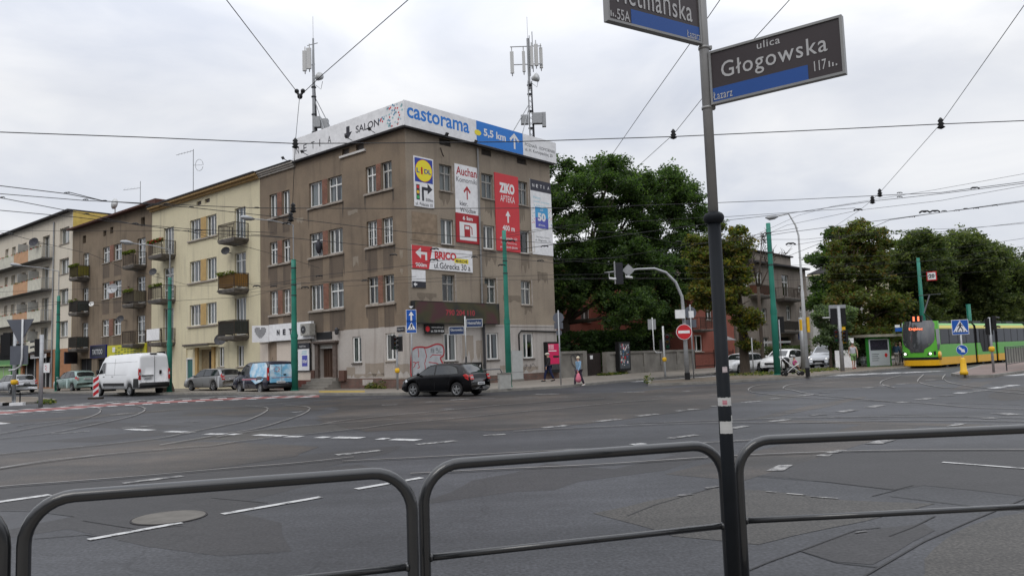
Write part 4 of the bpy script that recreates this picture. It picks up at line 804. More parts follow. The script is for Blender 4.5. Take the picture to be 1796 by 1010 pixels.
# roof things
def aerial(px, py0, py1, dist, lab, kind):
 p0 = DD(px, py0, dist); p1 = DD(px+ (px-px), py1, dist); h = p1.z-p0.z
 e = empty('tv_aerial', p0, 0, lab, 'aerial'); b = MB().mat(m_steel); b.tube([(0, 0, -.4), (0, 0, h)], .03, 6); b.build('pole', e)
 b = MB().mat(m_steel); dx = Vector((-.8, -.6, 0))
 if kind:
  b.tube([(0, 0, h-.1), (-1.1, -.5, h-.55)], .018, 5)
  for i in range(6): q = Vector((-1.1, -.5, -.45))*(i/6)+Vector((0, 0, h-.1)); b.tube([q+Vector((-.12, .25, 0)), q+Vector((.12, -.25, 0))], .01, 4)
  b.tube([(.45+.3*math.cos(a*.6), 0, h*.62+.45*math.sin(a*.6)) for a in range(11)], .018, 5); b.tube([(0, 0, h*.62), (.7, 0, h*.62)], .015, 5)
 else:
  b.tube([(0, 0, h-.6), (-1.6, .2, h-.7)], .02, 5)
  for i in range(5): q = Vector((-.3*i-.3, .04*i, h-.62)); b.tube([q+Vector((0, -.2, -.15)), q+Vector((0, .2, .15))], .01, 4)
 b.build('elements', e)
aerial(339, 336, 262, 58, 'tall leaning aerial with a loop antenna on the cream building roof', 1)
aerial(246, 356, 318, 68, 'small aerial with a horizontal boom on the grimy building roof', 0)
p = DD(202, 358, 70); e = empty('satellite_dish', p, 0, 'large white mesh dish on the roof behind the grimy building', 'satellite dish')
b = MB().mat(m_steelw, True); b.tube([(0, 0, -1.2), (0, 0, 0)], .06, 6); b.build('mast', e); b = MB().mat(m_steelw, True); b.tube([(0, 0, 0), (-.05, -.08, .01)], [.45, .5], 18); b.M = Matrix.Scale(1.0, 4); b.build('dish', e); e.children and None
# telecom masts
def panelant(e, x, y, z0, z1, w=.3):
 b = MB().mat(mat('antenna_casing', (.55, .55, .54), .5, var=0)); b.box(x-w/2, x+w/2, y-.08, y+.08, z0, z1); b.tube([(x, y+.14, z0-.15), (x, y+.14, z1+.35)], .035, 6); b.box(x-.04, x+.04, y, y+.14, z0+.2, z0+.26); b.box(x-.04, x+.04, y, y+.14, z1-.26, z1-.2); b.build('panel_antenna', e)
def mast(px, dist, zb, zt, lab, kind):
 p = DD(px, 300, dist); e = empty('telecom_mast', (p.x, p.y, zb), 0, lab, 'antenna mast'); H = zt-zb
 b = MB().mat(m_steel); r = .16
 if kind:
  for i in range(3): q = i*2.094; b.tube([(r*math.cos(q), r*math.sin(q), 0), (r*math.cos(q), r*math.sin(q), H*.62)], .04, 6)
  z = .2
  while z < H*.6:
   for i in range(3):
    q = i*2.094; q2 = q+2.094; b.tube([(r*math.cos(q), r*math.sin(q), z), (r*math.cos(q2), r*math.sin(q2), z+.35)], .015, 4)
   z += .38
  b.tube([(0, 0, H*.55), (0, 0, H)], .085, 8)
 else: b.tube([(0, 0, 0), (0, 0, H*.55), (0, 0, H)], [.13, .11, .06], 8)
 b.tube([(0, 0, H), (0, 0, H+1.5)], .014, 5)
 b.build('pole', e)
 b = MB().mat(m_dsteel)
 for i in range(5): b.tube([(.1+.03*i, -.06, .2), (.12+.02*i, -.06, H*.3), (.1, -.08, H*.6)], .022, 5)
 b.tube([(.15, -.06, H*.6), (.5, -.1, H*.56), (.6, -.05, H*.63)], .018, 5)
 for z in (.2, .35, .5, .58): b.lathe([(.17, H*z), (.17, H*z+.07)], (0, 0, 0), 8)
 b.build('cables', e)
 b = MB().mat(m_steel)
 if kind:
  b.tube([(0, 0, H*.56), (1.6, -.3, .5-1.2+.4)], .03, 5) if 0 else None
  b.tube([(-.05, 0, H*.42), (-1.8, -1.2, .1)], .03, 5); b.tube([(-.05, 0, H*.40), (-.8, -1.6, .1)], .03, 5)
 else: b.tube([(0, 0, H*.52), (2.1, -.6, -.1)], .03, 5); b.tube([(0, 0, H*.50), (1.4, -1.2, -.1)], .03, 5)
 b.build('stay', e)
 if kind:
  panelant(e, -1.1, -.1, H*.69, H*.88, .24); panelant(e, -.32, -.1, H*.70, H*.88, .2); panelant(e, .52, -.1, H*.75, H*.94, .26); panelant(e, .85, .15, H*.74, H*.92, .22); panelant(e, .22, -.3, H*.74, H*.91, .2)
  b = MB().mat(m_steel)
  for z in (H*.77, H*.93): b.tube([(-1.2, 0, z), (.9, 0, z)], .035, 6)
  b.tube([(.1, -.1, H*.66), (.1, -.1, H*1.02)], .03, 6); b.tube([(.3, 0, H*.7), (.3, 0, H*1.06)], .03, 6); b.build('boom', e)
  b = MB().mat(m_steelw, True); b.tube([(.2, -.3, H*.625), (.5, -.55, H*.625)], [.12, .3], 14); b.build('microwave_drum', e)
  b = MB().mat(m_steel); b.box(-.65, -.15, -.35, 0, 1.8, 2.4); b.box(.12, .75, -.4, 0, 1.8, 2.5); b.box(.75, 1.0, -.3, 0, 1.6, 2.55); b.build('radio_unit', e)
 else:
  panelant(e, -.56, -.1, H*.72, H*.89, .24); panelant(e, -.26, -.15, H*.735, H*.91, .3)
  b = MB().mat(m_steel); b.tube([(-.6, 0, H*.76), (.1, 0, H*.78)], .03, 6); b.tube([(-.4, 0, H*.94), (.3, 0, H*.96)], .03, 6); b.build('boom', e)
  b = MB().mat(m_steelw, True); b.tube([(.3, -.2, H*.655), (.55, -.5, H*.655)], [.2, .26], 14); b.build('microwave_drum', e)
  b = MB().mat(m_steel); b.box(.05, .5, -.4, 0, 1.9, 2.6); b.box(.55, .95, -.35, .1, 1.75, 2.45); b.build('radio_unit', e)
mast(552, 50, 15.0, 23.0, 'slim telecom mast with two white panel antennas behind the left roof sign', 0)
mast(934, 50.5, 15.0, 22.7, 'lattice telecom mast crowded with white panel antennas behind the right roof sign', 1)

# ================================================================ RIGHT SIDE STREET
WALL = empty('boundary_wall', FR.w(14, 0, 0), 0, 'weathered grey concrete garden wall with recessed panels, right of the corner building', 'wall')
def cwall(s0, s1, z, n, m=m_concrete):
 b = FR.mb(WALL).mat(m); b.box(s0, s1, -.3, -.05, -.05, z); L = (s1-s0)/n
 for i in range(n+1): b.box(s0+L*i-.22, s0+L*i+.22, -.35, .02, -.05, z+.04)
 b.box(s0, s1, -.32, .0, -.05, .55); b.box(s0, s1, -.34, .03, z-.12, z+.05); return b.build('wall_panel', WALL)
cwall(12.6, 15.3, 1.78, 1); cwall(18.0, 29.9, 1.66, 5)
e = empty('graffiti', FR.w(14.2, 0, .6), 0, 'black looping scribble on the short wall section behind the woman', 'graffiti'); stroke(e, FR, [(14.4, .6), (13.9, 1.0), (13.8, 1.5), (14.1, 1.6), (14.3, 1.3), (14.5, 1.6), (14.8, 1.55), (14.7, 1.2)], .05, m_ink, .0)
e = empty('gate', FR.w(17.4, -1.5, 0), 0, 'dark brown plank gate with a small white notice between the walls', 'gate'); b = FR.mb(e).mat(mat('gate_wood', (.03, .022, .02), .8, var=.3, scale=3, stretch=(5, .5, 1)))
for i in range(12): b.box(16.2+i*.13, 16.31+i*.13, -.5, -.45, .1, 1.65)
b.box(16.2, 17.8, -.55, -.5, .4, .5); b.box(16.2, 17.8, -.55, -.5, 1.3, 1.4); b.build('boards', e); rect(e, FR, 16.5, 16.8, 1.25, 1.5, -.43, m_bwhite, .02, 'notice')
def citylight(fr, s0, s1, z0, z1, o, lab, art):
 e = empty('poster_case', fr.w((s0+s1)/2, o, z0), 0, lab, 'poster case'); b = fr.mb(e).mat(m_black); b.box(s0, s1, o-.3, o, z0, z1); b.build('case', e); art(e, s0+.12, s1-.12, z0+.3, z1-.12, o+.004); return e
def art1(e, a, c, z0, z1, o):
 rect(e, FR, a, c, z0+.25, z1, o, mat('poster_crimson', (.50, .02, .09), .3, var=.1, em=.15), .01, 'poster'); rect(e, FR, a+.03, a+.55, z1-.35, z1-.05, o+.005, mat('poster_pink', (.75, .35, .42), .4, var=.3, scale=8), .008, 'poster_headline'); rect(e, FR, a+.03, a+.8, z1-.48, z1-.42, o+.005, m_bwhite, .008, 'poster_line')
 rect(e, FR, a+.45, c-.05, z0+.65, z1-.75, o+.005, mat('poster_dark', (.03, .02, .02), .4, var=.8, scale=10), .008, 'poster_picture'); rect(e, FR, a, c, z0-.1, z0+.25, o+.002, mat('poster_grey', (.06, .06, .065), .4, var=.4, scale=6), .008, 'poster_foot')
citylight(FR, 11.0, 12.32, .5, 2.45, .3, 'black poster case with a crimson poster at the end of the corner building', art1)
def art2(e, a, c, z0, z1, o):
 rect(e, FR, a, c, z0-.15, z1, o, mat('poster_ink', (.08, .09, .10), .3, var=.3), .01, 'poster'); b = FR.mb(e); r_ = random.Random(5)
 for i in range(60):
  b.mat((m_bwhite, m_red, mat('poster_blue', (.05, .15, .3), .4, var=0), m_steelw)[i % 4]); x = a+.1+r_.random()*(c-a-.25); z = z0+r_.random()*(z1-z0-.15); w = .04+r_.random()*.08; h = .05+r_.random()*.16; b.slab([(x, o, z), (x+w, o, z+.03), (x+w*.8, o, z+h), (x-.02, o, z+h*.7)], (0, .003+.0002*i, 0))
 b.build('poster_picture', e)
citylight(FR, 18.9, 20.35, .35, 2.4, .3, 'black poster case with a busy red and white poster on the garden wall', art2)
# red house
RH = bldg('house', 29.9, 37.3, 7.6, 9, 'pink red rendered house with white windows behind the no entry sign', fr=FR, wallm=m_pink, roofm=m_tile)
hr = [(30.2, 31.6, 1.5, 2.85), (32.3, 33.5, 4.1, 5.3), (34.3, 35.3, .3, 2.3)]
facade(RH, FR, 29.9, 37.3, 0, 7.6, hr, m_pink, depth=.25); backing(RH, FR, 30, 37.2, .2, 7.4)
window(RH, FR, *hr[0], 'off', curtain='half'); window(RH, FR, *hr[1], 'two'); rect(RH, FR, 34.3, 35.3, .3, 2.3, -.12, m_wood, .05, 'door')
balcony(RH, FR, 29.95, 32.3, 3.3, proj=.8, h=.95, style='bars', t=.05)
b = FR.mb(RH).mat(m_steel); b.slab([(33.6, 0, 2.75), (35.6, 0, 2.75), (35.6, 1.0, 2.35), (33.6, 1.0, 2.35)], (0, 0, .05)); b.tube([(33.6, .95, 0), (33.6, .95, 2.35)], .03, 6); b.build('porch_canopy', RH)
RB = bldg('house', 13.5, 31.5, 9.2, 9, 'long dark red house hidden in the shade of the big trees', fr=FR.off(0, -9), wallm=m_pink, roofm=m_tile)
FB = FR.off(0, -9); hb = [(a, a+1.3, z, z+1.3) for z in (2.0, 4.4, 6.8) for a in (15, 19, 23, 27)]
facade(RB, FB, 13.5, 31.5, 0, 9.2, hb, m_pink, depth=.25); backing(RB, FB, 13.6, 29.7, .2, 9)
for h in hb: window(RB, FB, *h, 'two')
e = empty('iron_fence', FR.w(33, 0, 0), 0, 'black iron bar fence in front of the pink red house', 'fence'); b = FR.mb(e).mat(m_black)
for i in range(56): b.box(30.2+i*.12, 30.225+i*.12, -.02, .005, .1, 1.5)
b.box(30.1, 36.9, -.03, .02, .3, .34); b.box(30.1, 36.9, -.03, .02, 1.3, 1.34); b.build('bars', e); b = FR.mb(e).mat(m_black)
for s in (30.1, 33.4, 36.9): b.box(s-.04, s+.04, -.05, .03, 0, 1.6)
b.build('posts', e)
# grey villa
GV = bldg('house', 38.3, 54.4, 9.55, 9, 'soot stained grey villa with two balconies and a flat parapet', fr=FR, wallm=m_grey3, eave=.55, roofz=.15)
hg = [(42.3, 43.8, 7.3, 8.75), (48.3, 49.9, 6.65, 8.8), (52.3, 53.0, 7.2, 7.9), (39.5, 40.8, 7.3, 8.75), (42.8, 44.3, 3.95, 5.35), (48.9, 50.0, 4.3, 5.75), (52.2, 53.1, 4.1, 5.7), (39.5, 40.8, 3.95, 5.35), (39.6, 40.8, 1.2, 2.6), (43.0, 44.4, 1.2, 2.6), (52.1, 53.0, 1.2, 2.5), (46.5, 49.5, .2, 2.6)]
facade(GV, FR, 38.3, 54.4, 0, 9.55, hg, m_grey3, depth=.25); backing(GV, FR, 38.4, 54.2, .2, 9.4)
for i, h in enumerate(hg[:11]): window(GV, FR, *h, 'cross')
b = FR.mb(GV).mat(m_dark); b.box(46.5, 49.5, -.24, -.2, .2, 2.6); b.mat(m_red); b.box(47.3, 47.9, -.19, -.15, .3, 2.3); b.build('shopfront', GV)
b = FR.mb(GV).mat(m_grey3); b.box(39.5, 51.5, -8, -.3, 9.7, 10.75); b.mat(m_roof); b.box(39.3, 51.8, -8.2, -.1, 10.75, 10.88); b.build('parapet', GV)
balcony(GV, FR, 40.8, 43.9, 6.5, proj=.95, h=.9, panel=mat('brown_balcony_panel', (.16, .06, .035), .8, var=.2, scale=4)); balcony(GV, FR, 46.5, 51.0, 6.4, proj=.95, h=1.0); balcony(GV, FR, 45.8, 50.8, 3.2, proj=.95, h=.9, panel=m_dkpanel)
e = thing_rect('shop_sign', 'small dark blue shop sign with a white square under the villa balcony', 'shop sign', FR, 50.2, 52.0, 2.35, 2.95, .6, m_signblue, .1); rect(e, FR, 51.0, 51.6, 2.45, 2.85, .605, m_bwhite, .01, 'white_square')
e = empty('kiosk', FR.w(44.5, 1.5, 0), 0, 'green framed kiosk entrance with a grey flat canopy in front of the villa', 'kiosk'); b = FR.mb(e).mat(mat('kiosk_green', (.02, .16, .04), .4, var=0));
for s in (42.8, 44.6): b.box(s, s+.22, 1.2, 1.42, 0, 2.0)
b.build('posts', e); b = FR.mb(e).mat(m_steelw); b.box(40.6, 44.9, .9, 1.9, 2.0, 2.2); b.build('canopy', e); b = FR.mb(e).mat(m_glass); b.box(43.0, 44.6, 1.28, 1.3, .2, 2.0); b.build('glass', e)
# white house, far beige house
WH = bldg('house', 55.5, 72, 8.9, 9, 'white rendered house just right of the grey villa', fr=FR, wallm=m_whiteh)
hh = [(57, 58.2, 5.5, 7), (60.5, 61.7, 5.5, 7), (64, 65.2, 5.5, 7), (57, 58.2, 2.4, 3.9), (60.5, 61.7, 2.4, 3.9), (64, 65.2, 2.4, 3.9)]
facade(WH, FR, 55.5, 72, 0, 8.9, hh, m_whiteh, depth=.25); backing(WH, FR, 55.6, 71.9, .2, 8.7)
for h in hh: window(WH, FR, *h, 'two')
b = FR.mb(WH).mat(m_whiteh); b.box(58.5, 62.5, 0, 1.4, 1.9, 3.4); b.build('bay', WH)
BG = bldg('house', 78, 104, 11.2, 9, 'beige house with a dark roof glimpsed between the far trees', fr=FR, wallm=m_cream, roofm=m_roof)
hh = [(80+i*3.6, 81.4+i*3.6, z, z+1.5) for i in range(6) for z in (1.8, 5, 8)]
facade(BG, FR, 78, 104, 0, 11.2, hh, m_cream, depth=.25); backing(BG, FR, 78.2, 103.8, .2, 11)
for h in hh: window(BG, FR, *h, 'two')
b = FR.mb(BG).mat(m_roof); b.add([(78, .5, 11.3), (104, .5, 11.3), (104, -9, 11.3), (78, -9, 11.3), (80, -4, 13.6), (102, -4, 13.6)], [(0, 1, 5, 4), (1, 2, 5), (2, 3, 4, 5), (3, 0, 4)]); b.build('roof_slope', BG)
PB = bldg('house', 50, 66, 11.4, 6, 'pale flat topped block rising behind the grey villa', fr=FR.off(0, -12), wallm=m_whiteh)
facade(PB, FR.off(0, -12), 50, 66, 0, 11.4, [], m_whiteh)
# ================================================================ GROUND
def asphalt(name, base, chip=.42, big=.36, rough=.55, brown=None, bscale=34):
 m = bpy.data.materials.new(name); m.use_nodes = True; MATS[name] = m; t = m.node_tree; b = t.nodes['Principled BSDF']; b.inputs['Roughness'].default_value = rough; b.inputs['Specular IOR Level'].default_value = .28
 uv = t.nodes.new('ShaderNodeUVMap')
 def nz(sc, det=4, st=(1, 1, 1), rot=0, rg=.5):
  mpn = t.nodes.new('ShaderNodeMapping'); mpn.inputs['Scale'].default_value = st; mpn.inputs['Rotation'].default_value = (0, 0, rot); t.links.new(uv.outputs[0], mpn.inputs[0])
  n = t.nodes.new('ShaderNodeTexNoise'); n.inputs['Scale'].default_value = sc; n.inputs['Detail'].default_value = det; n.inputs['Roughness'].default_value = rg; t.links.new(mpn.outputs[0], n.inputs['Vector']); return n.outputs['Fac']
 def rng(f, a, bb, c, d):
  r = t.nodes.new('ShaderNodeMapRange'); r.inputs[1].default_value = a; r.inputs[2].default_value = bb; r.inputs[3].default_value = c; r.inputs[4].default_value = d; t.links.new(f, r.inputs[0]); return r.outputs[0]
 def mul(a, f):
  v = t.nodes.new('ShaderNodeVectorMath'); v.operation = 'SCALE'; t.links.new(a, v.inputs[0]); t.links.new(f, v.inputs['Scale']); return v.outputs[0]
 rgb = t.nodes.new('ShaderNodeRGB'); rgb.outputs[0].default_value = (*lin(base), 1); c = rgb.outputs[0]
 if brown:
  x = t.nodes.new('ShaderNodeMixRGB'); x.inputs[2].default_value = (*lin(brown), 1); t.links.new(c, x.inputs[1]); t.links.new(rng(nz(.45, 7, (1, 1, 1), 0, .65), .42, .6, 0, .8), x.inputs[0]); c = x.outputs[0]
 c = mul(c, rng(nz(.16, 6), .35, .65, 1-big, 1+big)); c = mul(c, rng(nz(.5, 6, (.25, 1.6, 1), .75, .65), .35, .65, 1-big*.7, 1+big*.7))
 c = mul(c, rng(nz(bscale, 2), .3, .7, 1-chip, 1+chip)); c = mul(c, rng(nz(4, 4), .3, .7, .88, 1.12)); c = mul(c, rng(nz(24, 3), .32, .68, 1-chip*.5, 1+chip*.5))
 # dark cracks where a stretched cell pattern meets
 vo = t.nodes.new('ShaderNodeTexVoronoi'); vo.feature = 'DISTANCE_TO_EDGE'; vo.inputs['Scale'].default_value = .22
 wn = t.nodes.new('ShaderNodeTexNoise'); wn.inputs['Scale'].default_value = 1.2; wn.inputs['Detail'].default_value = 5; t.links.new(uv.outputs[0], wn.inputs['Vector'])
 ad = t.nodes.new('ShaderNodeMixRGB'); ad.blend_type = 'ADD'; ad.inputs[0].default_value = .9; t.links.new(uv.outputs[0], ad.inputs[1]); t.links.new(wn.outputs['Color'], ad.inputs[2]); t.links.new(ad.outputs[0], vo.inputs['Vector'])
 c = mul(c, rng(vo.outputs['Distance'], .0, .004, .7, 1.0))
 t.links.new(c, b.inputs['Base Color'])
 bn = t.nodes.new('ShaderNodeBump'); bn.inputs['Strength'].default_value = .2; bn.inputs['Distance'].default_value = .004; t.links.new(nz(bscale, 3), bn.inputs['Height']); t.links.new(bn.outputs[0], b.inputs['Normal'])
 return m
a_road = asphalt('asphalt_road', (.035, .036, .040)); a_dark = asphalt('asphalt_dark', (.026, .025, .026), .4, .15); a_brown = asphalt('asphalt_worn_brown', (.033, .030, .028), .5, .5, brown=(.054, .044, .036))
a_chip = asphalt('asphalt_chippings', (.042, .039, .035), .6, .2, bscale=40); a_light = asphalt('asphalt_light', (.044, .045, .049), .2, .1); a_pave = asphalt('pavement_slabs', (.20, .18, .155), .12, .2); a_dirt = asphalt('island_dirt', (.12, .10, .075), .3, .3, brown=(.15, .12, .09))
a_red = asphalt('red_pavers', (.17, .12, .105), .12, .15)
def gpoly(name, pts, z, m, **k):
 b = MB().mat(m); b.poly([(p[0], p[1], z*.5 if z < .1 else z) for p in pts]); k.setdefault('kind', 'structure'); return b.build(name, **k)
def GP(*px): return [G(px[i], px[i+1]) for i in range(0, len(px), 2)]
gpoly('ground', [(-700, -300), (700, -300), (700, 900), (-700, 900)], -.0, a_road)
def sheet(name, px, z, m):
 P = GP(*px); Q = []; rn = random.Random(int(px[0]*7+px[1]))
 for a, c in zip(P, P[1:]+P[:1]):
  L = (c-a).length; n = max(1, min(40, int(L/.35))) if name != 'tactile_paving' else 1; t = Vector((-(c-a).y, (c-a).x, 0)).normalized(); w = 0
  for i in range(n): w = w*.6+rn.uniform(-1, 1)*min(.22, L*.03); Q.append(a.lerp(c, i/n)+t*w*(i > 0))
 return gpoly(name, Q, z, m)
sheet('worn_tram_paving', (-120, 812, 0, 797, 110, 787, 200, 778, 265, 771, 420, 776, 560, 783, 520, 800, 400, 818, 200, 838, 0, 854, -140, 868), .008, a_brown)
sheet('worn_tram_paving', (600, 704, 760, 697, 900, 692, 1100, 688, 1300, 684, 1330, 700, 1200, 722, 1000, 745, 880, 756, 760, 752, 640, 757, 560, 742), .008, a_brown)
sheet('worn_tram_paving', (1100, 688, 1180, 680, 1330, 672, 1440, 664, 1640, 657, 1680, 662, 1560, 677, 1450, 682, 1330, 686, 1220, 690), .006, a_brown)
sheet('road_patch', (-60, 800, 0, 777, 100, 775, 190, 776, 110, 786, 0, 796), .004, a_light)
sheet('road_patch', (1330, 834, 1400, 800, 1500, 793, 1796, 789, 2000, 789, 2000, 890, 1796, 870, 1620, 851, 1570, 860), .004, a_dark)
sheet('road_patch', (1040, 900, 1140, 878, 1250, 856, 1340, 860, 1480, 877, 1640, 883, 1560, 903, 1460, 925, 1330, 955, 1180, 940), .006, a_chip)
sheet('road_patch', (1400, 965, 1500, 932, 1620, 918, 1640, 930, 1600, 950, 1530, 990, 1470, 985), .0045, a_dark)
sheet('road_patch', (1560, 1060, 1640, 960, 1700, 922, 1800, 898, 2000, 890, 2100, 1060), .005, a_chip)
sheet('road_patch', (145, 912, 250, 896, 370, 873, 460, 880, 440, 895, 330, 915, 240, 928), .004, a_dark)
sheet('road_patch', (-200, 900, -60, 893, 60, 895, 130, 905, -40, 940, -200, 950), .004, a_light)
rp = random.Random(77)
for m_, n_, z_, nm in ((a_dark, 26, .0012, 'road_patch'), (a_light, 22, .0015, 'road_patch'), (a_brown, 16, .0018, 'worn_tram_paving'), (a_chip, 8, .001, 'road_patch')):
 b = MB().mat(m_)
 for i in range(n_):
  x, y = rp.uniform(-26, 24), rp.uniform(9, 37); an = math.radians(rp.choice((48, 48, 139.5))+rp.uniform(-4, 4)); u = Vector((math.cos(an), math.sin(an), 0)); v = Vector((-u.y, u.x, 0)); L, w = rp.uniform(1.2, 5.5), rp.uniform(.25, 1.1); sq = rp.random() < .4
  P = []
  for k in range(16):
   t = 2*math.pi*k/16; cu, sv = math.cos(t), math.sin(t)
   if sq: cu, sv = (max(-.8, min(.8, cu*1.6)), max(-.8, min(.8, sv*1.6)))
   q = Vector((x, y, 0))+u*L*cu*(1+(0 if sq else rp.uniform(-.2, .2)))+v*w*sv*(1+(0 if sq else rp.uniform(-.25, .25))); P.append((q.x, q.y, z_+i*.00002))
  b.poly(P)
 b.build(nm, kind='structure')
def line(name, pts, w, z, m, px=True, b=None):
 z *= .5; P = [G(*p) for p in pts] if px else [Vector(p) for p in pts]; own = b is None; b = b or MB(); b.mat(m); n = len(P)
 for i in range(n-1):
  d = (P[i+1]-P[i]); d.z = 0
  if d.length < 1e-4: continue
  d.normalize(); t = Vector((-d.y, d.x, 0))*w/2; a, c = P[i]-d*w*.15*(i > 0), P[i+1]+d*w*.15*(i < n-2)
  b.add([(a.x-t.x, a.y-t.y, z), (a.x+t.x, a.y+t.y, z), (c.x+t.x, c.y+t.y, z), (c.x-t.x, c.y-t.y, z)], [(0, 1, 2, 3)]); z += .00003
 return b.build(name, kind='structure') if own else b
def wornpaint(name, col, lo=.38):
 m = bpy.data.materials.new(name); m.use_nodes = True; MATS[name] = m; t = m.node_tree; b = t.nodes['Principled BSDF']; b.inputs['Roughness'].default_value = .7
 uv = t.nodes.new('ShaderNodeUVMap'); n = t.nodes.new('ShaderNodeTexNoise'); n.inputs['Scale'].default_value = 5; n.inputs['Detail'].default_value = 9; n.inputs['Roughness'].default_value = .8; t.links.new(uv.outputs[0], n.inputs['Vector'])
 r = t.nodes.new('ShaderNodeValToRGB'); r.color_ramp.elements[0].position = lo; r.color_ramp.elements[0].color = (.055, .054, .055, 1); r.color_ramp.elements[1].position = lo+.12; r.color_ramp.elements[1].color = (*lin(col), 1)
 t.links.new(n.outputs['Fac'], r.inputs[0]); t.links.new(r.outputs[0], b.inputs['Base Color']); return m
w_white = wornpaint('road_paint_white', (.28, .275, .265), .45); w_fresh = wornpaint('road_paint_fresh', (.42, .42, .415), .38); w_faint = wornpaint('road_paint_faded', (.19, .185, .18), .49); w_redp = wornpaint('cycle_path_red', (.20, .065, .06), .3)
DA = """155,947,318,917,.1,1 390,902,563,872,.11,1 625,858,740,838,.12,1 -90,893,88,868,.16,1 215,848,320,835,.17,0 90,761,157,756,.2,0 212,751,270,746.5,.2,0 224,752.7,266,754.7,.3,1 -30,739,10,743.5,.3,1
192,727.6,232,723.8,.25,0 145,741.8,189,738.5,.16,2 18,729,40,728.4,.3,0 57.6,726,79,724.8,.3,0 92,723.4,114,723,.3,0 293,756.6,325,757.8,.28,1 327,758.6,338,758.8,.28,0 361,761,395,761.4,.28,1 402,761.6,419,761.9,.28,1
449,762.6,500,764.6,.28,1 502.5,765.6,529.5,765.8,.28,1 557.6,766.8,575.7,767.4,.28,1 586.7,767.2,634.8,768.2,.3,1 590,798,668,790,.22,0 323,740.7,352,739,.2,2 511.5,723.5,531.5,721.5,.25,0 664,769.6,679.7,769.8,.3,1 688,770.6,734,772.2,.28,1
731,779.6,800,773.2,.22,0 847.5,763.8,886,761.6,.2,0 951.7,750.6,995,746,.25,0 670,710.5,697,709.5,.25,0 745,705.3,763,704.2,.25,0 789,701.5,823,699.5,.28,0 776,717,796,717.5,.3,2 842,698,868,698.5,.25,2 904.6,697.5,940.7,697.5,.25,2
938.7,691.4,980,690.8,.3,0 1042,739.6,1087,735,.25,0 1117,729.8,1153,726,.25,0 1185.5,721,1203,719.7,.25,0 1206.5,718.5,1225.6,717.7,.25,0 1174.5,769,1222.6,762.8,.17,0 1282.7,751.8,1309.8,747,.2,0 1098,742.8,1164.5,740.6,.08,2 1012,690.5,1051,689.3,.25,2
1090,687.9,1130,687.3,.28,0 983,696.7,1022,695.7,.22,2 1064,695.7,1082,695.5,.25,2 1150,694.7,1164,694.5,.25,2 1162,686.5,1180,686.3,.28,2 1198,686.3,1212,686.1,.28,0 1244,693.8,1258,693.6,.28,2 1247,712.5,1257,712.3,.25,0 1108,780,1130,778,.2,1
1304,705.9,1334.7,703.3,.28,0 1352,699.6,1366.6,698.6,.3,0 1400,694.7,1423,691.7,.3,0 1440,689,1464,687,.3,2 1515.7,680.5,1532,679,.35,0 1352,739.9,1382.5,735.5,.22,0 1421,728.6,1447,726.9,.22,2 1472,722.8,1501,718.6,.25,0 1523.7,714.6,1544.6,710.6,.28,0
1429,685,1500,683.7,.12,2 1338,686,1385,684.6,.1,2 1346,723,1394,723.7,.08,2 1398,678.4,1433,678.5,.15,2 1543,676.8,1556.4,675.6,.35,0 1572.8,674,1590.6,672.8,.35,0 1624,666.7,1639.8,665.7,.35,0 1570.6,706.7,1592.7,704.9,.28,0 1612,701.3,1634.8,698,.3,0
1651,694.9,1669,693,.3,2 1680,689.9,1690,688.5,.32,1 1695.4,688.7,1703,688.2,.3,0 1710,686.3,1725,684.6,.32,0 1740,681.3,1758,678.8,.33,1 1765,677.5,1782,675.3,.33,1 1752,727,1780,725.6,.5,0 1721,734,1746.7,733.4,.25,0 1653,811,1796,822,.08,1 1796,822,1990,838,.08,1
1344,862.5,1362,864,.05,0 1380,866,1414,869,.05,0 1421.6,871.5,1470,875,.05,0 1190,870,1213,867,.09,2 1238,857,1259,853,.08,2 1500,935,1520,932,.03,2 1660,706.5,1790,710,.06,2 1450,732,1560,735,.05,2 1560,727,1700,731,.06,2 30,748,62,742,.08,2"""
b = MB()
for i, q in enumerate(DA.split()):
 v = [float(x) for x in q.split(',')]; line('', [(v[0], v[1]), (v[2], v[3])], v[4], .018+.00002*i, (w_white, w_fresh, w_faint)[int(v[5])], b=b)
for q in ((1344, 826, 1366, 816, 1392, 815.5, 1374, 826), (1427, 800.5, 1442, 796.5, 1461, 796.5, 1455, 800.5), (1445, 795, 1470, 789.5, 1491, 789, 1465, 795), (1515, 778.5, 1545, 771.5, 1573, 771, 1548, 778.5), (1658, 748.5, 1676, 742.5, 1697, 743, 1682, 746.5)): b.mat(w_white); b.poly([(p.x, p.y, .0095) for p in GP(*q)])
b.build('lane_markings', kind='structure')
# cycle crossing and zebra on the left
cl = [(-80, 731), (0, 724), (60, 719.5), (120, 715.5), (170, 711.5), (230, 708), (300, 704.6), (400, 699.6), (500, 696.2), (560, 694.8)]
cx = lambda x: next(a[1]+(c[1]-a[1])*(x-a[0])/(c[0]-a[0]) for a, c in zip(cl, cl[1:]) if x <= c[0])
b = MB().mat(w_redp); up = [G(x, y-2.3+.6*(x > 200)) for x, y in cl]; dn = [G(x, y+2.0-.5*(x > 200)) for x, y in cl]
for i in range(len(cl)-1): b.add([(p.x, p.y, .0052) for p in (up[i], up[i+1], dn[i+1], dn[i])], [(0, 1, 2, 3)])
b.build('cycle_path', kind='structure')
b = MB()
for i, x in enumerate(range(-60, 540, 31)):
 line('', [(x, cx(x)+2.6-.003*max(x, 0)), (x+17, cx(x+17)+2.6-.003*max(x, 0))], .8, .016, w_fresh, b=b); line('', [(x+8, cx(x+8)-2.9+.003*max(x, 0)), (x+24, cx(x+24)-2.9+.003*max(x, 0))], .8, .0165, w_fresh, b=b)
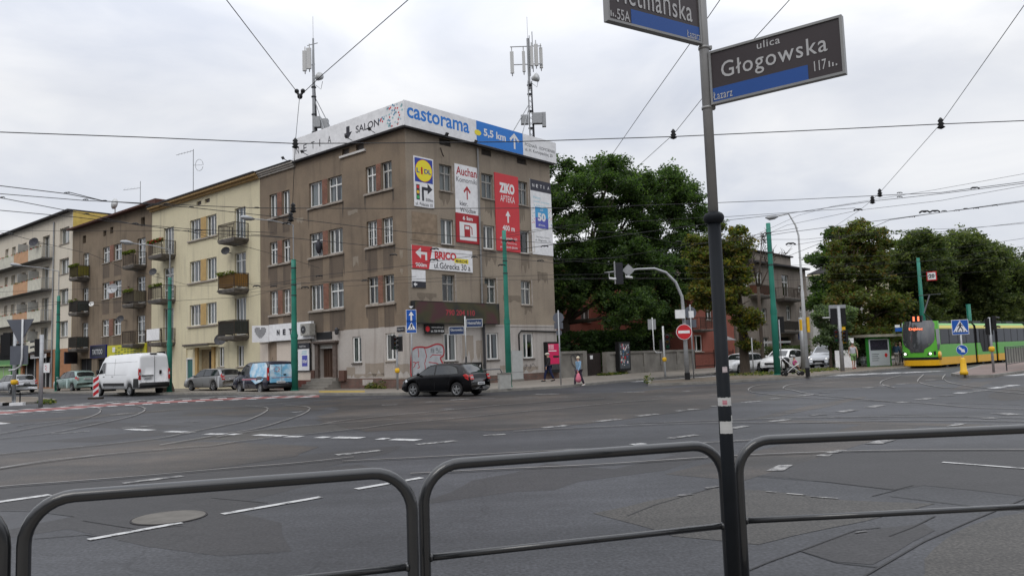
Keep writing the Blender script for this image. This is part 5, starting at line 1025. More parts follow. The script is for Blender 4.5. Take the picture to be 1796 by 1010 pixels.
for i, x in enumerate(range(120, 500, 44)): line('', [(x, cx(x)-4.2), (x+52, cx(x+52)-5.6)], .95, .0155, w_white, b=b)
line('', [(-20, 719.5), (30, 721)], .6, .0155, w_white, b=b)
for i in range(5): line('', [(1432+38*i, 661-1.7*i), (1500+38*i, 655.6-1.3*i)], .5, .0156, w_fresh, b=b)
for q in ((1735, 658.5, 1830, 650.5), (1768, 659, 1860, 651)): line('', [q[:2], q[2:]], .55, .0156, w_fresh, b=b)
line('', [(1110, 669.5), (1255, 659.5)], .5, .0156, w_fresh, b=b); line('', [(1250, 661), (1340, 656.5)], .4, .0156, w_white, b=b)
b.build('zebra_crossing', kind='structure')
# tram rails with their grooves
m_rail = mat('rail_steel', (.25, .24, .23), .4, .35, var=.35, scale=2); m_groove = mat('rail_groove', (.032, .03, .03), .9, var=.2)
RL = [[(-120, 866), (0, 853), (200, 838), (400, 821), (515, 812), (620, 801)], [(-100, 806), (0, 796), (110, 786), (200, 777), (280, 768), (325, 759), (380, 748), (428, 738), (454, 728), (468, 720), (469, 716), (462, 713.5), (430, 711)],
      [(-60, 830), (60, 812), (180, 797), (280, 788), (336, 783), (370, 781), (416, 774), (492, 765), (555, 759), (640, 750), (700, 742), (790, 734), (909, 722), (980, 716), (1100, 704), (1200, 697)], [(280, 780), (322, 773), (397, 760), (452, 750.5), (492, 739), (528, 727), (542, 719), (542, 715), (534, 712.5), (500, 710)],
      [(-60, 769), (0, 760), (62, 749), (134, 737), (167, 727), (177, 719), (167, 713.5), (140, 710)], [(-60, 776), (0, 768.5), (90, 758.5), (184, 740), (234, 728.5), (254, 719), (249, 713.5), (232, 710.5), (190, 708)],
      [(0, 820), (90, 806), (180, 797)], [(560, 744), (624, 734), (764, 721), (900, 708), (1060, 698)], [(380, 766), (440, 756), (560, 744), (690, 735)], [(62, 742.5), (134, 735), (290, 719), (420, 713), (520, 705), (640, 698), (720, 693.5)],
      [(1560, 703.7), (1503, 698.6), (1426, 691.4), (1390, 684), (1375, 681), (1377, 677), (1390, 673.5), (1436, 668.5), (1560, 657), (1640, 650)], [(1480, 700), (1400, 696), (1326, 688.5), (1314.5, 685), (1314.5, 680.5), (1329, 675.5), (1369, 671.5), (1439, 666.5), (1540, 655)],
      [(1500, 701), (1540, 702.7), (1611, 706), (1704, 714), (1796, 717), (1900, 720)], [(1620, 656.5), (1610, 667), (1620, 673), (1654, 679), (1704, 682), (1796, 690), (1900, 698)], [(1658, 656.5), (1654, 664), (1668, 671), (1704, 677), (1754, 681), (1850, 688)], [(1580, 658), (1558, 663.5), (1546, 668.5), (1547, 674), (1570, 680)],
      [(600, 808.5), (830, 797), (1070, 785), (1260, 775), (1310, 772), (1450, 766), (1600, 762)], [(720, 830), (900, 821), (1052, 814), (1250, 801), (1400, 794), (1560, 789.5), (1796, 788), (1950, 789)], [(1150, 741), (1250, 737), (1400, 732.5), (1560, 730), (1700, 731), (1900, 735)], [(900, 756), (1100, 746), (1250, 741), (1400, 741), (1600, 737), (1900, 740)]]
def smooth(P, n=5):
 if len(P) < 3: return P
 P = [P[0]]+list(P)+[P[-1]]; o = []
 for i in range(1, len(P)-2):
  p0, p1, p2, p3 = P[i-1:i+3]
  for j in range(n): t = j/n; o.append(tuple(.5*((2*p1[a])+(-p0[a]+p2[a])*t+(2*p0[a]-5*p1[a]+4*p2[a]-p3[a])*t*t+(-p0[a]+3*p1[a]-3*p2[a]+p3[a])*t**3) for a in (0, 1)))
 return o+[P[-2]]
b = MB()
for i, p in enumerate(RL):
 p = smooth(p); line('', p, .06, .0135+.00002*i, m_rail, b=b); P = [(x+1, y+1.3+.012*max(0, y-690)) for x, y in p]; line('', P, .032, .0138+.00002*i, m_groove, b=b)
b.build('tram_rails', kind='structure')
m_tar = mat('tar_seam', (.02, .02, .021), .6, var=.1)
b = MB()
for p in ([(1290, 1010), (1350, 985), (1420, 960), (1500, 930), (1545, 925)], [(1500, 1020), (1560, 985), (1620, 950), (1700, 915), (1796, 875), (1850, 850)], [(1330, 836), (1450, 845), (1570, 859), (1602, 851)], [(1560, 870), (1640, 880), (1740, 892), (1900, 900)], [(1100, 905), (1150, 885), (1215, 866), (1262, 853)], [(145, 913), (240, 928), (320, 922)], [(370, 873), (470, 882)], [(0, 896), (60, 897), (130, 906)], [(60, 945), (150, 938), (180, 942)], [(1400, 965), (1470, 987), (1540, 995)], [(1640, 905), (1600, 925), (1560, 940)], [(1570, 860), (1530, 870)], [(620, 757), (700, 750), (760, 752)], [(860, 724), (930, 720), (1010, 722)], [(1370, 728), (1470, 726), (1500, 721)], [(1400, 742), (1440, 741), (1540, 735)], [(980, 716), (1010, 717), (1045, 717)], [(1025, 723), (1080, 724)]):
 line('', p, .018, .0115, m_tar, b=b)
b.build('asphalt_seams', kind='structure')
c = G(297, 908); e = empty('manhole_cover', (c.x, c.y, 0), 0, 'round concrete manhole cover set in the near lane on the left', 'manhole'); b = MB().mat(m_groove); b.tube([(0, 0, .002), (0, 0, .011)], .385, 32); b.build('rim', e); b = MB().mat(mat('manhole_concrete', (.12, .112, .10), .9, var=.2, scale=5)); b.tube([(0, 0, .005), (0, 0, .013)], .365, 32); b.build('cover', e)
# raised pavements with kerbs
m_kerb = mat('kerb_stone', (.22, .21, .19), .9, var=.3, scale=2)
def pavement(name, pts, m, h=.12, k=.18):
 P = [Vector((p[0], p[1], 0)) for p in pts]
 ar = sum(P[i-1].x*P[i].y-P[i].x*P[i-1].y for i in range(len(P)))
 b = MB().mat(m_kerb); b.slab([(p.x, p.y, -.02) for p in P], (0, 0, h+.012)); n = len(P); Q = []
 for i in range(n):
  a, c, d = P[i-1], P[i], P[(i+1) % n]; u = (c-a).normalized(); v = (d-c).normalized(); q = Vector((-u.y-v.y, u.x+v.x, 0)); q = q.normalized()*k*(1 if ar > 0 else -1); Q.append(c+q)
 b.mat(m); b.poly([(q.x, q.y, h-.004) for q in Q]); return b.build(name, kind='structure')
kz = lambda x, y: G(x, y, 0)
pv = [FL.w(95, 5.3, 0), FL.w(16, 5.3, 0), FL.w(11.5, 4.6, 0), kz(640, 693.5), kz(720, 692.5), kz(860, 688), kz(950, 682.5), kz(985, 680.5), kz(1060, 673), kz(1120, 667.5), FR.w(17, 7.2, 0), FR.w(130, 7.2, 0), FR.w(130, -14, 0), FR.w(12, -14, 0), FL.w(95, -14, 0)]
pavement('pavement', pv, a_pave)
def so(s, o): p = FR.w(s, o, 0); return (p.x, p.y)
pavement('pavement_island', [so(8.3, 9.3), so(5.0, 11.4), so(6.9, 13.8), so(9.8, 14.9), so(12.4, 16.3), so(16.5, 16.2), so(20, 16.6), so(24, 16.9), so(40, 17.2), so(110, 17.2), so(110, 10.6), so(14, 10.6)], a_dirt)
pavement('tram_refuge', [kz(1668, 659), kz(1700, 662.5), kz(1742, 661.5), kz(1796, 654), kz(1900, 643), kz(1900, 632), kz(1796, 636), kz(1720, 643)], a_red)
pavement('traffic_island', [kz(-120, 699), kz(60, 698.5), kz(100, 703.5), kz(60, 708), kz(-120, 716)], a_dirt)
pavement('near_pavement', [(-40, -12), (40, -12), (40, 12.6), (2.6, 4.3), (-2.0, 3.4), (-40, -5.3)], a_pave)
sheet('tactile_paving', (560, 692.3, 640, 692, 640, 688.6, 560, 688.8), .121, mat('tactile_yellow', (.36, .26, .07), .8, var=.2, scale=4))
b = MB()
for i, (a, c) in enumerate(((-3, 4), (4, 16), (16, 39.5))): b.mat((w_fresh, m_black, m_bwhite)[i] if i else m_bwhite); p, q = G(a, 711.5-.0*i), G(c, 710.5); b.slab([(p.x, p.y, 0), (q.x, q.y, 0), (q.x, q.y+.25, 0), (p.x, p.y+.25, 0)], (0, 0, .15))
tag(b.build('painted_kerb'), 'white and black painted kerb nose of the left traffic island', 'kerb stone')
m_grass = leafm('grass_blade', (.16, .15, .05)); m_grass2 = leafm('grass_blade_dark', (.05, .08, .02))
def weeds(name, pts, lsz, seed, lab=None, cat=None, kind=None, spread=.15):
 o = leaves(None, name, pts, spread, (m_grass, m_grass2), None, per=6, lsz=lsz, seed=seed, flat=.7); return tag(o, lab, cat, kind=kind)
rg = random.Random(11)
def patch(s0, s1, o0, o1, n, z=.16): return [tuple(FR.w(s0+(s1-s0)*rg.random(), o0+(o1-o0)*rg.random(), z)) for _ in range(n)]
weeds('grass', patch(18, 23, 12.6, 14.0, 150)+patch(13.5, 18, 10.8, 13.2, 150)+patch(15.5, 22, 13.4, 14.6, 60), .06, 2, kind='stuff')
weeds('grass', patch(16.4, 18.2, .1, .9, 130)+patch(18.5, 20, .1, .3, 20), .1, 3, kind='stuff')
weeds('weed_clump', [tuple(FL.w(1.7+1.8*rg.random(), .15+.15*rg.random(), .15+.28*rg.random()**1.5)) for _ in range(60)], .06, 4, 'leafy green weeds against the brick plinth near the corner', 'weeds')
weeds('weed_clump', [(*so(5.3+.35*rg.random(), 11.0+.3*rg.random()), .16+.5*rg.random()**2*.6) for _ in range(14)], .05, 5, 'small tuft of weeds on the tip of the kerbed island', 'weeds')
weeds('grass', [tuple(G(70+rg.random()*25, 705-rg.random()*3, .12)) for _ in range(60)], .07, 8, kind='stuff')

# ================================================================ TREES
L_ac = [leafm('leaf_acacia_dark', (.026, .048, .017)), leafm('leaf_acacia_mid', (.042, .076, .023)), leafm('leaf_acacia_light', (.075, .12, .032))]
L_ch = [leafm('leaf_chestnut_dark', (.040, .052, .016)), leafm('leaf_chestnut_brown', (.08, .085, .02)), leafm('leaf_chestnut_ochre', (.15, .115, .018)), leafm('leaf_chestnut_green', (.09, .12, .025))]
L_li = [leafm('leaf_linden_dark', (.06, .09, .045)), leafm('leaf_linden_light', (.12, .16, .085))]
L_bl = [leafm('leaf_row_dark', (.040, .058, .022)), leafm('leaf_row_mid', (.065, .085, .030)), leafm('leaf_row_light', (.11, .13, .045))]
m_bark = mat('bark', (.07, .055, .042), .9, var=.35, scale=6, stretch=(3, .5, 1), bump=.5)
def tree(name, base, label, blobs, r0, lm, dens=1.0, lsz=.16, fork=.35, seed=1, group=None, bare=0, spread=.55):
 """blobs: (dx, dy, z, rx, rz) leafy masses; the trunk forks towards them"""
 rn = random.Random(seed); e = empty(name, base, 0, label, 'tree', group); b = MB().mat(m_bark, True)
 top = max(q[2] for q in blobs); fz = top*fork
 lean = Vector((rn.uniform(-.3, .3), rn.uniform(-.3, .3), 0)); F0 = Vector((0, 0, fz))+lean
 b.tube([(0, 0, -.1), (0, 0, .25), (lean.x*.4, lean.y*.4, fz*.55), tuple(F0)], [r0*1.45, r0*1.05, r0*.85, r0*.75], 10)
 cents = []
 for (dx, dy, z, rx, rz) in blobs:
  c = Vector((dx, dy, z)); m1 = F0.lerp(c, .45)+Vector((0, 0, -.06*(c-F0).length)); b.tube([F0-Vector((0, 0, .3)), m1, c], [r0*.5, r0*.32, r0*.14], 7)
  nb = max(5, int(rx*3.2))
  for _ in range(nb):
   d = Vector((rn.gauss(0, 1), rn.gauss(0, 1), rn.gauss(0, .7))).normalized(); q = c+Vector((d.x*rx, d.y*rx, d.z*rz))*.85; s = m1.lerp(c, rn.random()); mid = s.lerp(q, .5)+Vector((0, 0, rn.uniform(-.2, .3))); b.tube([s, mid, q], [r0*.16, r0*.09, .02], 5)
   if bare:
    for _k in range(bare): dd = Vector((rn.gauss(0, 1), rn.gauss(0, 1), rn.gauss(.5, .6))).normalized(); t = s.lerp(q, rn.uniform(.4, 1)); b.tube([t, t+dd*rx*.35, t+dd*rx*.55+Vector((rn.uniform(-.2, .2), 0, .1))], [.025, .016, .007], 4)
  n = int(190*rx*rx**.5*rz**.5*dens)
  subs = []
  for _ in range(int(9+5*rx)):
   d = Vector((rn.gauss(0, 1), rn.gauss(0, 1), rn.gauss(.15, 1))).normalized(); q = .35+.62*rn.random()**.6; subs.append((c+Vector((d.x*rx, d.y*rx, d.z*rz))*q, rx*rn.uniform(.2, .42)))
  for _ in range(n):
   sc_, sr = rn.choice(subs); cents.append((sc_.x+rn.gauss(0, sr*.55), sc_.y+rn.gauss(0, sr*.55), sc_.z+rn.gauss(0, sr*.36)))
 b.build('trunk', e)
 if cents and lm:
  o = leaves(e, 'crown', cents, spread*.8, lm, None, per=12, lsz=lsz, seed=seed, flat=.7)
 return e
def at(px, py, y): p = DD(px, py, y); return p
def crown(px0, px1, py0, py1, dist, base, dy=0):   # extents seen -> blob relative to base
 c = DD((px0+px1)/2, (py0+py1)/2, dist+dy); w = (px1-px0)/FPX*dist/2; h = (py1-py0)/FPX*dist/2; return (c.x-base.x, c.y-base.y, c.z, w, h)
bs = Vector((*so(15.5, -5.5), 0)); D0 = bs.y
tree('acacia_tree', bs, 'dark green acacia just right of the corner building, left of the taller acacia', [crown(930, 1040, 268, 400, D0, bs, 1), crown(950, 1040, 380, 500, D0, bs), crown(930, 1040, 470, 550, D0, bs, 1)], .28, L_ac, 1.5, .10, .35, 3, spread=.5)
bs = Vector((*so(19, -4.5), 0)); D0 = bs.y
tree('acacia_tree', bs, 'tallest acacia with a domed crown, behind the garden wall gate', [crown(1010, 1120, 270, 380, D0, bs), crown(1040, 1135, 330, 440, D0, bs, 2), crown(1000, 1090, 340, 460, D0, bs, -1), crown(1095, 1150, 300, 380, D0, bs, 1), crown(1060, 1170, 420, 520, D0, bs, -1), crown(1000, 1110, 440, 535, D0, bs), crown(1060, 1150, 510, 585, D0, bs, -1.5)], .42, L_ac, 1.5, .10, .3, 5, spread=.5)
bs = Vector((*so(25.5, -4.5), 0)); D0 = bs.y
tree('acacia_tree', bs, 'broad dark acacia behind the curved signal arm', [crown(1105, 1220, 290, 390, D0, bs), crown(1160, 1250, 325, 440, D0, bs, 1), crown(1100, 1210, 370, 480, D0, bs, -1), crown(1160, 1250, 430, 520, D0, bs), crown(1100, 1200, 470, 570, D0, bs, -1), crown(1130, 1195, 540, 600, D0, bs, -1)], .4, L_ac, 1.5, .10, .3, 6, spread=.5)
bs = Vector((13.3, 46.2, 0)); D0 = 46.2
bs.x += .25; tree('chestnut_tree', bs, 'chestnut with ochre and green leaves and a thick trunk right of the sign post', [crown(1190, 1265, 410, 495, D0, bs, .5), crown(1235, 1315, 382, 460, D0, bs, .5), crown(1215, 1300, 455, 525, D0, bs, .3), crown(1205, 1275, 490, 550, D0, bs, -.5), crown(1265, 1325, 445, 515, D0, bs), crown(1255, 1320, 500, 560, D0, bs, -.5), crown(1290, 1340, 535, 585, D0, bs, -.8), crown(1298, 1330, 588, 618, D0, bs, -.6)], .30, L_ch, 1.5, .09, .5, 7, spread=.34)
bs = Vector((16.6, 52.5, 0)); D0 = 52.5
tree('bare_tree', bs, 'thin leafless tree whose twigs rise in front of the grey villa', [crown(1296, 1330, 395, 450, D0, bs), crown(1322, 1350, 385, 440, D0, bs), crown(1335, 1385, 420, 470, D0, bs), crown(1300, 1340, 440, 490, D0, bs)], .14, None, 0, .1, .62, 9, bare=9)
bs = Vector((*so(26.5, 12.2), 0)); D0 = bs.y
tree('linden_tree', bs, 'small pale green linden between the parked people carrier and the signal pole', [crown(1424, 1478, 530, 580, D0, bs), crown(1455, 1500, 535, 600, D0, bs, .5), crown(1432, 1480, 570, 612, D0, bs), crown(1460, 1498, 590, 630, D0, bs)], .12, L_li, 2.2, .08, .5, 10, spread=.3)
bs = Vector((*so(34.5, 10.8), 0)); D0 = bs.y
tree('chestnut_tree', bs, 'large browning chestnut left of the tram stop', [crown(1460, 1530, 385, 455, D0, bs), crown(1485, 1560, 385, 470, D0, bs, 1), crown(1450, 1520, 440, 520, D0, bs), crown(1505, 1570, 440, 520, D0, bs, .5), crown(1445, 1525, 500, 570, D0, bs, -1), crown(1510, 1600, 510, 580, D0, bs), crown(1480, 1570, 560, 610, D0, bs, -.5)], .45, [L_ch[0], L_ch[3], L_ch[1], L_bl[1], leafm('leaf_russet', (.13, .085, .022)), L_bl[2]], 1.15, .11, .35, 11, spread=.45)
bs = Vector((*so(42, 8.6), 0)); D0 = bs.y
tree('acacia_tree', bs, 'dark green layered tree between the white house and the browning chestnut', [crown(1415, 1475, 440, 475, D0, bs), crown(1440, 1490, 400, 455, D0, bs, 1), crown(1425, 1485, 480, 520, D0, bs), crown(1410, 1470, 515, 545, D0, bs, -1)], .25, L_ac, .95, .13, .45, 12, spread=.45)
rows = [(1600, 45, [(1560, 1640, 405, 480), (1580, 1660, 420, 510), (1565, 1640, 480, 560), (1590, 1650, 540, 600)], 'tall row tree with a rounded crown behind the tram front'),
  (1690, 58, [(1640, 1735, 408, 490), (1630, 1700, 450, 540), (1680, 1760, 460, 560), (1640, 1720, 530, 600)], 'tall row tree above the middle of the tram'),
  (1760, 74, [(1720, 1800, 430, 510), (1730, 1810, 480, 570), (1700, 1790, 530, 600)], 'tall row tree above the rear of the tram'),
  (1850, 88, [(1790, 1880, 440, 520), (1780, 1860, 500, 590), (1830, 1920, 470, 580)], 'tall row tree at the right edge, cut by the picture edge')]
for i, (px, s_, bl, lab) in enumerate(rows):
 p = DD(px, 620, 67+9*i); bs = Vector((p.x, p.y, 0)); tree('row_tree', bs, lab, [crown(*q, bs.y, bs, (-1, 1.5, 0, 1)[k % 4]) for k, q in enumerate([(a-13, c+13, e-2, g+8) for a, c, e, g in bl])], .4, L_bl, 1.5, .13, .35, 20+i, 'boulevard trees behind the tram', spread=.55)
for i, (px, bl) in enumerate([(1665, [(1600, 1740, 500, 600), (1560, 1640, 560, 610)]), (1790, [(1730, 1870, 520, 610)])]):
 p = DD(px, 620, 100+8*i); bs = Vector((p.x, p.y, 0)); tree('row_tree', bs, ('low dark tree filling the gap behind the tram front', 'low dark tree far behind the tram rear')[i], [crown(*q, bs.y, bs) for q in bl], .4, L_bl, .7, .28, .3, 30+i, spread=.9)
def hedge(s0, s1, o0, o1, h, lab, seed):
 rn = random.Random(seed); e = empty('hedge', FR.w((s0+s1)/2, (o0+o1)/2, 0), 0, lab, 'hedge')
 pts = [tuple(FR.w(s0+(s1-s0)*rn.random(), o0+(o1-o0)*rn.random(), .2+(h-.2)*rn.random()**.7)) for _ in range(int((60 if h < 2.5 else 75)*(s1-s0)*h))]
 leaves(e, 'foliage', pts, .22, L_bl[:2] if h < 2.5 else L_ac[:2], e, per=7, lsz=.08 if h < 2.5 else .12, seed=seed); b = FR.mb(e).mat(m_bark)
 for i in range(int((s1-s0)/1.5)): b.tube([(s0+.5+i*1.5, (o0+o1)/2, 0), (s0+.5+i*1.5, (o0+o1)/2, h*.7)], .04, 5)
 b.build('stems', e)
hedge(13.6, 17, -5, -2.2, 3.0, 'dark shrubs behind the short wall section under the leftmost acacia', 43); hedge(18.4, 29, -5, -1.6, 3.3, 'dark overgrown shrubs behind the long garden wall', 44)
hedge(37.5, 46, 2.2, 3.4, 1.7, 'clipped dark hedge in front of the grey villa', 41); hedge(49.5, 72, 2.2, 3.4, 1.7, 'long dark hedge in front of the white house', 42)
# ================================================================ VEHICLES
def interp(tab, x):
 if x <= tab[0][0]: return tab[0][1]
 for a, c in zip(tab, tab[1:]):
  if x <= c[0]:
   t = (x-a[0])/(c[0]-a[0]+1e-9); t = t*t*(3-2*t)*.35+t*.65; return a[1]+(c[1]-a[1])*t
 return tab[-1][1]
def paint(name, col, rough=.28, coat=.6, metal=0.0):
 m = mat(name, col, rough, metal, var=.05, scale=1, coat=coat); return m
m_lampr = mat('tail_lamp_red', (.42, .015, .015), .2, var=0, coat=.8); m_lampc = mat('lamp_clear', (.6, .62, .64), .15, .3, var=0, coat=1); m_plate = mat('number_plate', (.62, .63, .64), .4, var=0)
m_trim = mat('dark_trim', (.02, .02, .021), .6, var=.1); m_chrome = mat('alloy_rim', (.26, .265, .27), .35, .5, var=.1); m_seat = mat('seat_dark', (.03, .03, .03), .9, var=0)
def wheel(car, x, y, r, side, alloy=True, w=.2):
 M = Matrix(((1, 0, 0, x), (0, 0, side, y), (0, 1, 0, r), (0, 0, 0, 1)))   # local z -> outwards (y*side)
 b = MB(M).mat(m_rubber, True); b.lathe([(r*.62, -w), (r*.93, -w), (r, -w*.8), (r, -w*.2), (r*.95, -.01), (r*.7, .0), (r*.66, -.03)], (0, 0, 0), 24, False); o = b.build('wheel', car)
 b = MB(M).mat(m_trim); b.lathe([(0.01, -.06), (r*.66, -.06), (r*.66, -.055), (0.01, -.055)], (0, 0, 0), 20); b.mat(m_chrome)
 b.lathe([(r*.60, -.05), (r*.69, -.03), (r*.69, -.005), (r*.62, -.01), (r*.60, -.02)], (0, 0, 0), 24, False); b.lathe([(.01, -.03), (r*.16, -.03), (r*.14, -.005), (.01, 0)], (0, 0, 0), 10)
 n = 5 if alloy else 9
 for i in range(n):
  q = 2*math.pi*i/n+.3; d = Vector((math.cos(q), math.sin(q), 0)); t = Vector((-d.y, d.x, 0)); ww = r*(.13 if alloy else .12)
  b.slab([d*r*.12-t*ww, d*r*.12+t*ww, d*r*.62+t*ww*.8, d*r*.62-t*ww*.8], (0, 0, .0)) if 0 else b.add([tuple(v) for v in (d*r*.1-t*ww+Vector((0, 0, -.012)), d*r*.1+t*ww+Vector((0, 0, -.012)), d*r*.63+t*ww*.8+Vector((0, 0, -.03)), d*r*.63-t*ww*.8+Vector((0, 0, -.03)))], [(0, 1, 2, 3)])
 b.build('rim', o); return o
def car(name, label, cat, loc, heading, k, P, body, group=None, flip=False):
 """x towards the front, y to the left, z up; origin on the ground at mid length"""
 L, W, H = P['L'], P['W'], P['H']; hw = W/2; top, belt = P['top'], P['belt']; zbm = P.get('zb', .2); r = P.get('r', .31); xr, xf = P['wr'], P['wf']; R = r*P.get('arch', 1.2)
 root = empty(name, loc, math.radians(90-heading), label, cat, group); root.scale = (k, k, k)
 cx = L/2
 def hwid(x): u = abs(x-cx)/(L/2); return hw*(1-P.get('pt', .13)*u**5)
 def zb(x):
  z = interp(P['bot'], x) if 'bot' in P else zbm+.10*max(0, (abs(x-cx)/(L/2))-.9)*10
  for c in (xr, xf):
   if abs(x-c) < R: z = max(z, r+math.sqrt(max(0, R*R-(x-c)**2)))
  return z
 def sec(x):
  w = hwid(x); zt = interp(top, x); bl = min(interp(belt, x), zt-.045); z0 = min(zb(x), bl-.03); t = max(0, min(1, (zt-bl)/(H-bl+1e-6))); wr_ = w*(P.get('hoodw', .93)-P.get('tumble', .19)*t)
  return w, zt, bl, z0, wr_
 xs = {0, .03, .08, .15, L-.03, L-.08, L-.15, L}
 for c in (xr, xf):
  for i in range(9): xs.add(c+R*.999*math.cos(math.pi*i/8))
  xs.add(c-R-.01); xs.add(c+R+.01)
 for q in top+belt: xs.add(min(L, max(0, q[0])))
 for i in range(int(L/.14)): xs.add(i*.14)
 xs = sorted(x for x in xs if 0 <= x <= L)
 b = MB(Matrix.Translation((-cx, 0, 0))).mat(body, True); prev = None; ring = []; vs = []; fs = []
 def half(x):
  w, zt, bl, z0, wr_ = sec(x); e = 1.0; rr = .05 if zt-bl > .12 else (zt-bl)*.4
  return [(0, z0), (w*.86, z0), (w*.975, z0+.03), (w*1.0, z0+(bl-z0)*.45), (w*.985, z0+(bl-z0)*.85), (w*.955, bl), (wr_, zt-rr), (wr_*.93, zt-rr*.4), (wr_*.6, zt-.005), (0, zt+.012)]
 n = None
 for x in xs:
  h = half(x); pts = [(x, y, z) for y, z in h]+[(x, -y, z) for y, z in h[-2:0:-1]]; n = len(pts); vs += pts
 m_ = len(xs)
 for i in range(m_-1):
  for j in range(n): fs.append((i*n+j, i*n+(j+1) % n, (i+1)*n+(j+1) % n, (i+1)*n+j))
 fs += [tuple(range(n)), tuple(range((m_-1)*n, m_*n))[::-1]]
 b.add(vs, fs); bo = b.build('body', root)
 def ys(x, z):
  w, zt, bl, z0, wr_ = sec(x)
  if z <= bl: return w*(1.0-.045*max(0, min(1, (z-(z0+(bl-z0)*.45))/((bl-z0)*.55+1e-6))))
  return w*.955+(wr_-w*.955)*min(1, (z-bl)/(max(.05, zt-.05-bl)))
 T = Matrix.Translation((-cx, 0, 0))
 def sidepatch(nm, poly, m, off=.008, par=root, sides=(1, -1), thick=None, n=6):
  for s in sides:
   b = MB(T).mat(m)
   # densify polygon as a grid between the lowest and highest edges, by scanning x
   x0 = min(p[0] for p in poly); x1 = max(p[0] for p in poly); N_ = max(2, int((x1-x0)/.12)); cols = []
   for i in range(N_+1):
    x = x0+(x1-x0)*i/N_; x = min(max(x, x0+1e-4), x1-1e-4); zz = []
    for a, c in zip(poly, poly[1:]+poly[:1]):
     if (a[0]-x)*(c[0]-x) <= 0 and a[0] != c[0]: zz.append(a[1]+(c[1]-a[1])*(x-a[0])/(c[0]-a[0]))
    if len(zz) >= 2: cols.append((x, min(zz), max(zz)))
   q = []
   for x, a, c in cols:
    for j in range(4): z = a+(c-a)*j/3; q.append((x, s*(ys(x, z)+off), z))
   f = [(i*4+j, i*4+j+1, (i+1)*4+j+1, (i+1)*4+j) for i in range(len(cols)-1) for j in range(3)]
   if f: b.add(q, f); b.build(nm, par)
 def toppatch(nm, x0, x1, f0, f1, m, off=.008, n=6):   # f: half width fraction of roof edge at x0 and x1
  b = MB(T).mat(m, True); q = []; N_ = 7
  for i in range(n+1):
   x = x0+(x1-x0)*i/n; w, zt, bl, z0, wr_ = sec(x); fr_ = f0+(f1-f0)*i/n; sl = (interp(top, x+.03)-interp(top, x-.03))/.06; nrm = Vector((-sl, 0, 1)).normalized()*off
   for j in range(N_+1):
    y = -wr_*fr_+2*wr_*fr_*j/N_; yy = abs(y)/wr_; z = zt+.012-.017*min(1, yy/.6)-(.03*max(0, (yy-.6)/.33) if yy > .6 else 0); q.append((x+nrm.x, y, z+nrm.z))
  b.add(q, [(i*(N_+1)+j, i*(N_+1)+j+1, (i+1)*(N_+1)+j+1, (i+1)*(N_+1)+j) for i in range(n) for j in range(N_)]); return b.build(nm, root)
 for g in P['glass']: sidepatch('side_window', g, m_cgl, .007)
 if P.get('frame'): sidepatch('window_surround', P['frame'], m_trim, .003)
 ws = P['ws']; toppatch('windscreen', ws[0], ws[1], .93, .95, m_cgl);
 if P.get('rs'): rs = P['rs']; toppatch('rear_window', rs[0], rs[1], rs[2] if len(rs) > 2 else .86, .92, m_cgl)
 for pn in P.get('panels', []): sidepatch(pn[0], pn[1], pn[2], .012)
 for s in (1, -1):     # seams, handles, mirrors
  b = MB(T).mat(m_trim)
  for ln in P.get('seams', []):
   pts = []
   for a, c in zip(ln, ln[1:]):
    for t in (0, .25, .5, .75): x = a[0]+(c[0]-a[0])*t; z = a[1]+(c[1]-a[1])*t; pts.append((x, s*(ys(x, z)+.001), z))
   x, z = ln[-1]; pts.append((x, s*(ys(x, z)+.001), z)); b.tube(pts, .007, 4)
  b.build('door_seams', root)
  for hx, hz in P.get('handles', []): b = MB(T).mat(P.get('handlem') or body); y = ys(hx, hz); b.box(hx-.09, hx+.09, *sorted((s*(y-.005), s*(y+.035))), hz-.015, hz+.02); b.build('door_handle', root)
  mx_, mz = P['mirror']; y = ys(mx_, mz); b = MB(T).mat(P.get('mirrorm') or body, True); b.ball((mx_, s*(y+.12), mz+.06), .06, .10, P.get('mh', .075)); b.mat(m_trim); b.box(mx_-.02, mx_+.02, *sorted((s*y*.98, s*(y+.08))), mz-.01, mz+.03); b.build('mirror', root)
  for xx in (xr, xf): wheel(root, xx-cx, s*(hw-.03), r, s, P.get('alloy', True))
 b = MB(T).mat(m_trim); b.box(.25, L-.25, -hw*.72, hw*.72, zbm+.02, zbm+.35); b.box(xr-R, xr+R, -hw*.7, hw*.7, zbm, r*2.1); b.box(xf-R, xf+R, -hw*.7, hw*.7, zbm, r*2.1); b.build('underbody', root)
 # rear end
 for l in P.get('tail', []):   # polygon on the side/rear corner: list of (x,z) plus wrap onto rear
  sidepatch('tail_lamp', l, m_lampr, .014)
 for s in (1, -1):
  if 'tailr' in P: y0, y1, z0, z1 = P['tailr']; b = MB(T).mat(m_lampr); xx = lambda z: next((q[0] for q in [(i*.01, interp(top, i*.01)) for i in range(80)] if q[1] >= z), .1); b.slab([(xx(z0)-.02, s*y0, z0), (xx(z0)-.0, s*y1, z0), (xx(z1)-.0, s*y1, z1), (xx(z1)-.02, s*y0, z1)], (-.02, 0, 0)); zc = (z0+z1)/2; b.mat(m_lampc); b.slab([(xx(zc)-.03, s*(y0+.02), zc-.04), (xx(zc)-.02, s*(y1-.03), zc-.04), (xx(zc)-.02, s*(y1-.03), zc+.03), (xx(zc)-.03, s*(y0+.02), zc+.03)], (-.015, 0, 0)); b.build('tail_lamp', root)
  for l in P.get('head', []): pass
 for l in P.get('head', []): sidepatch('headlight', l, P.get('headm', m_lampc), .012)
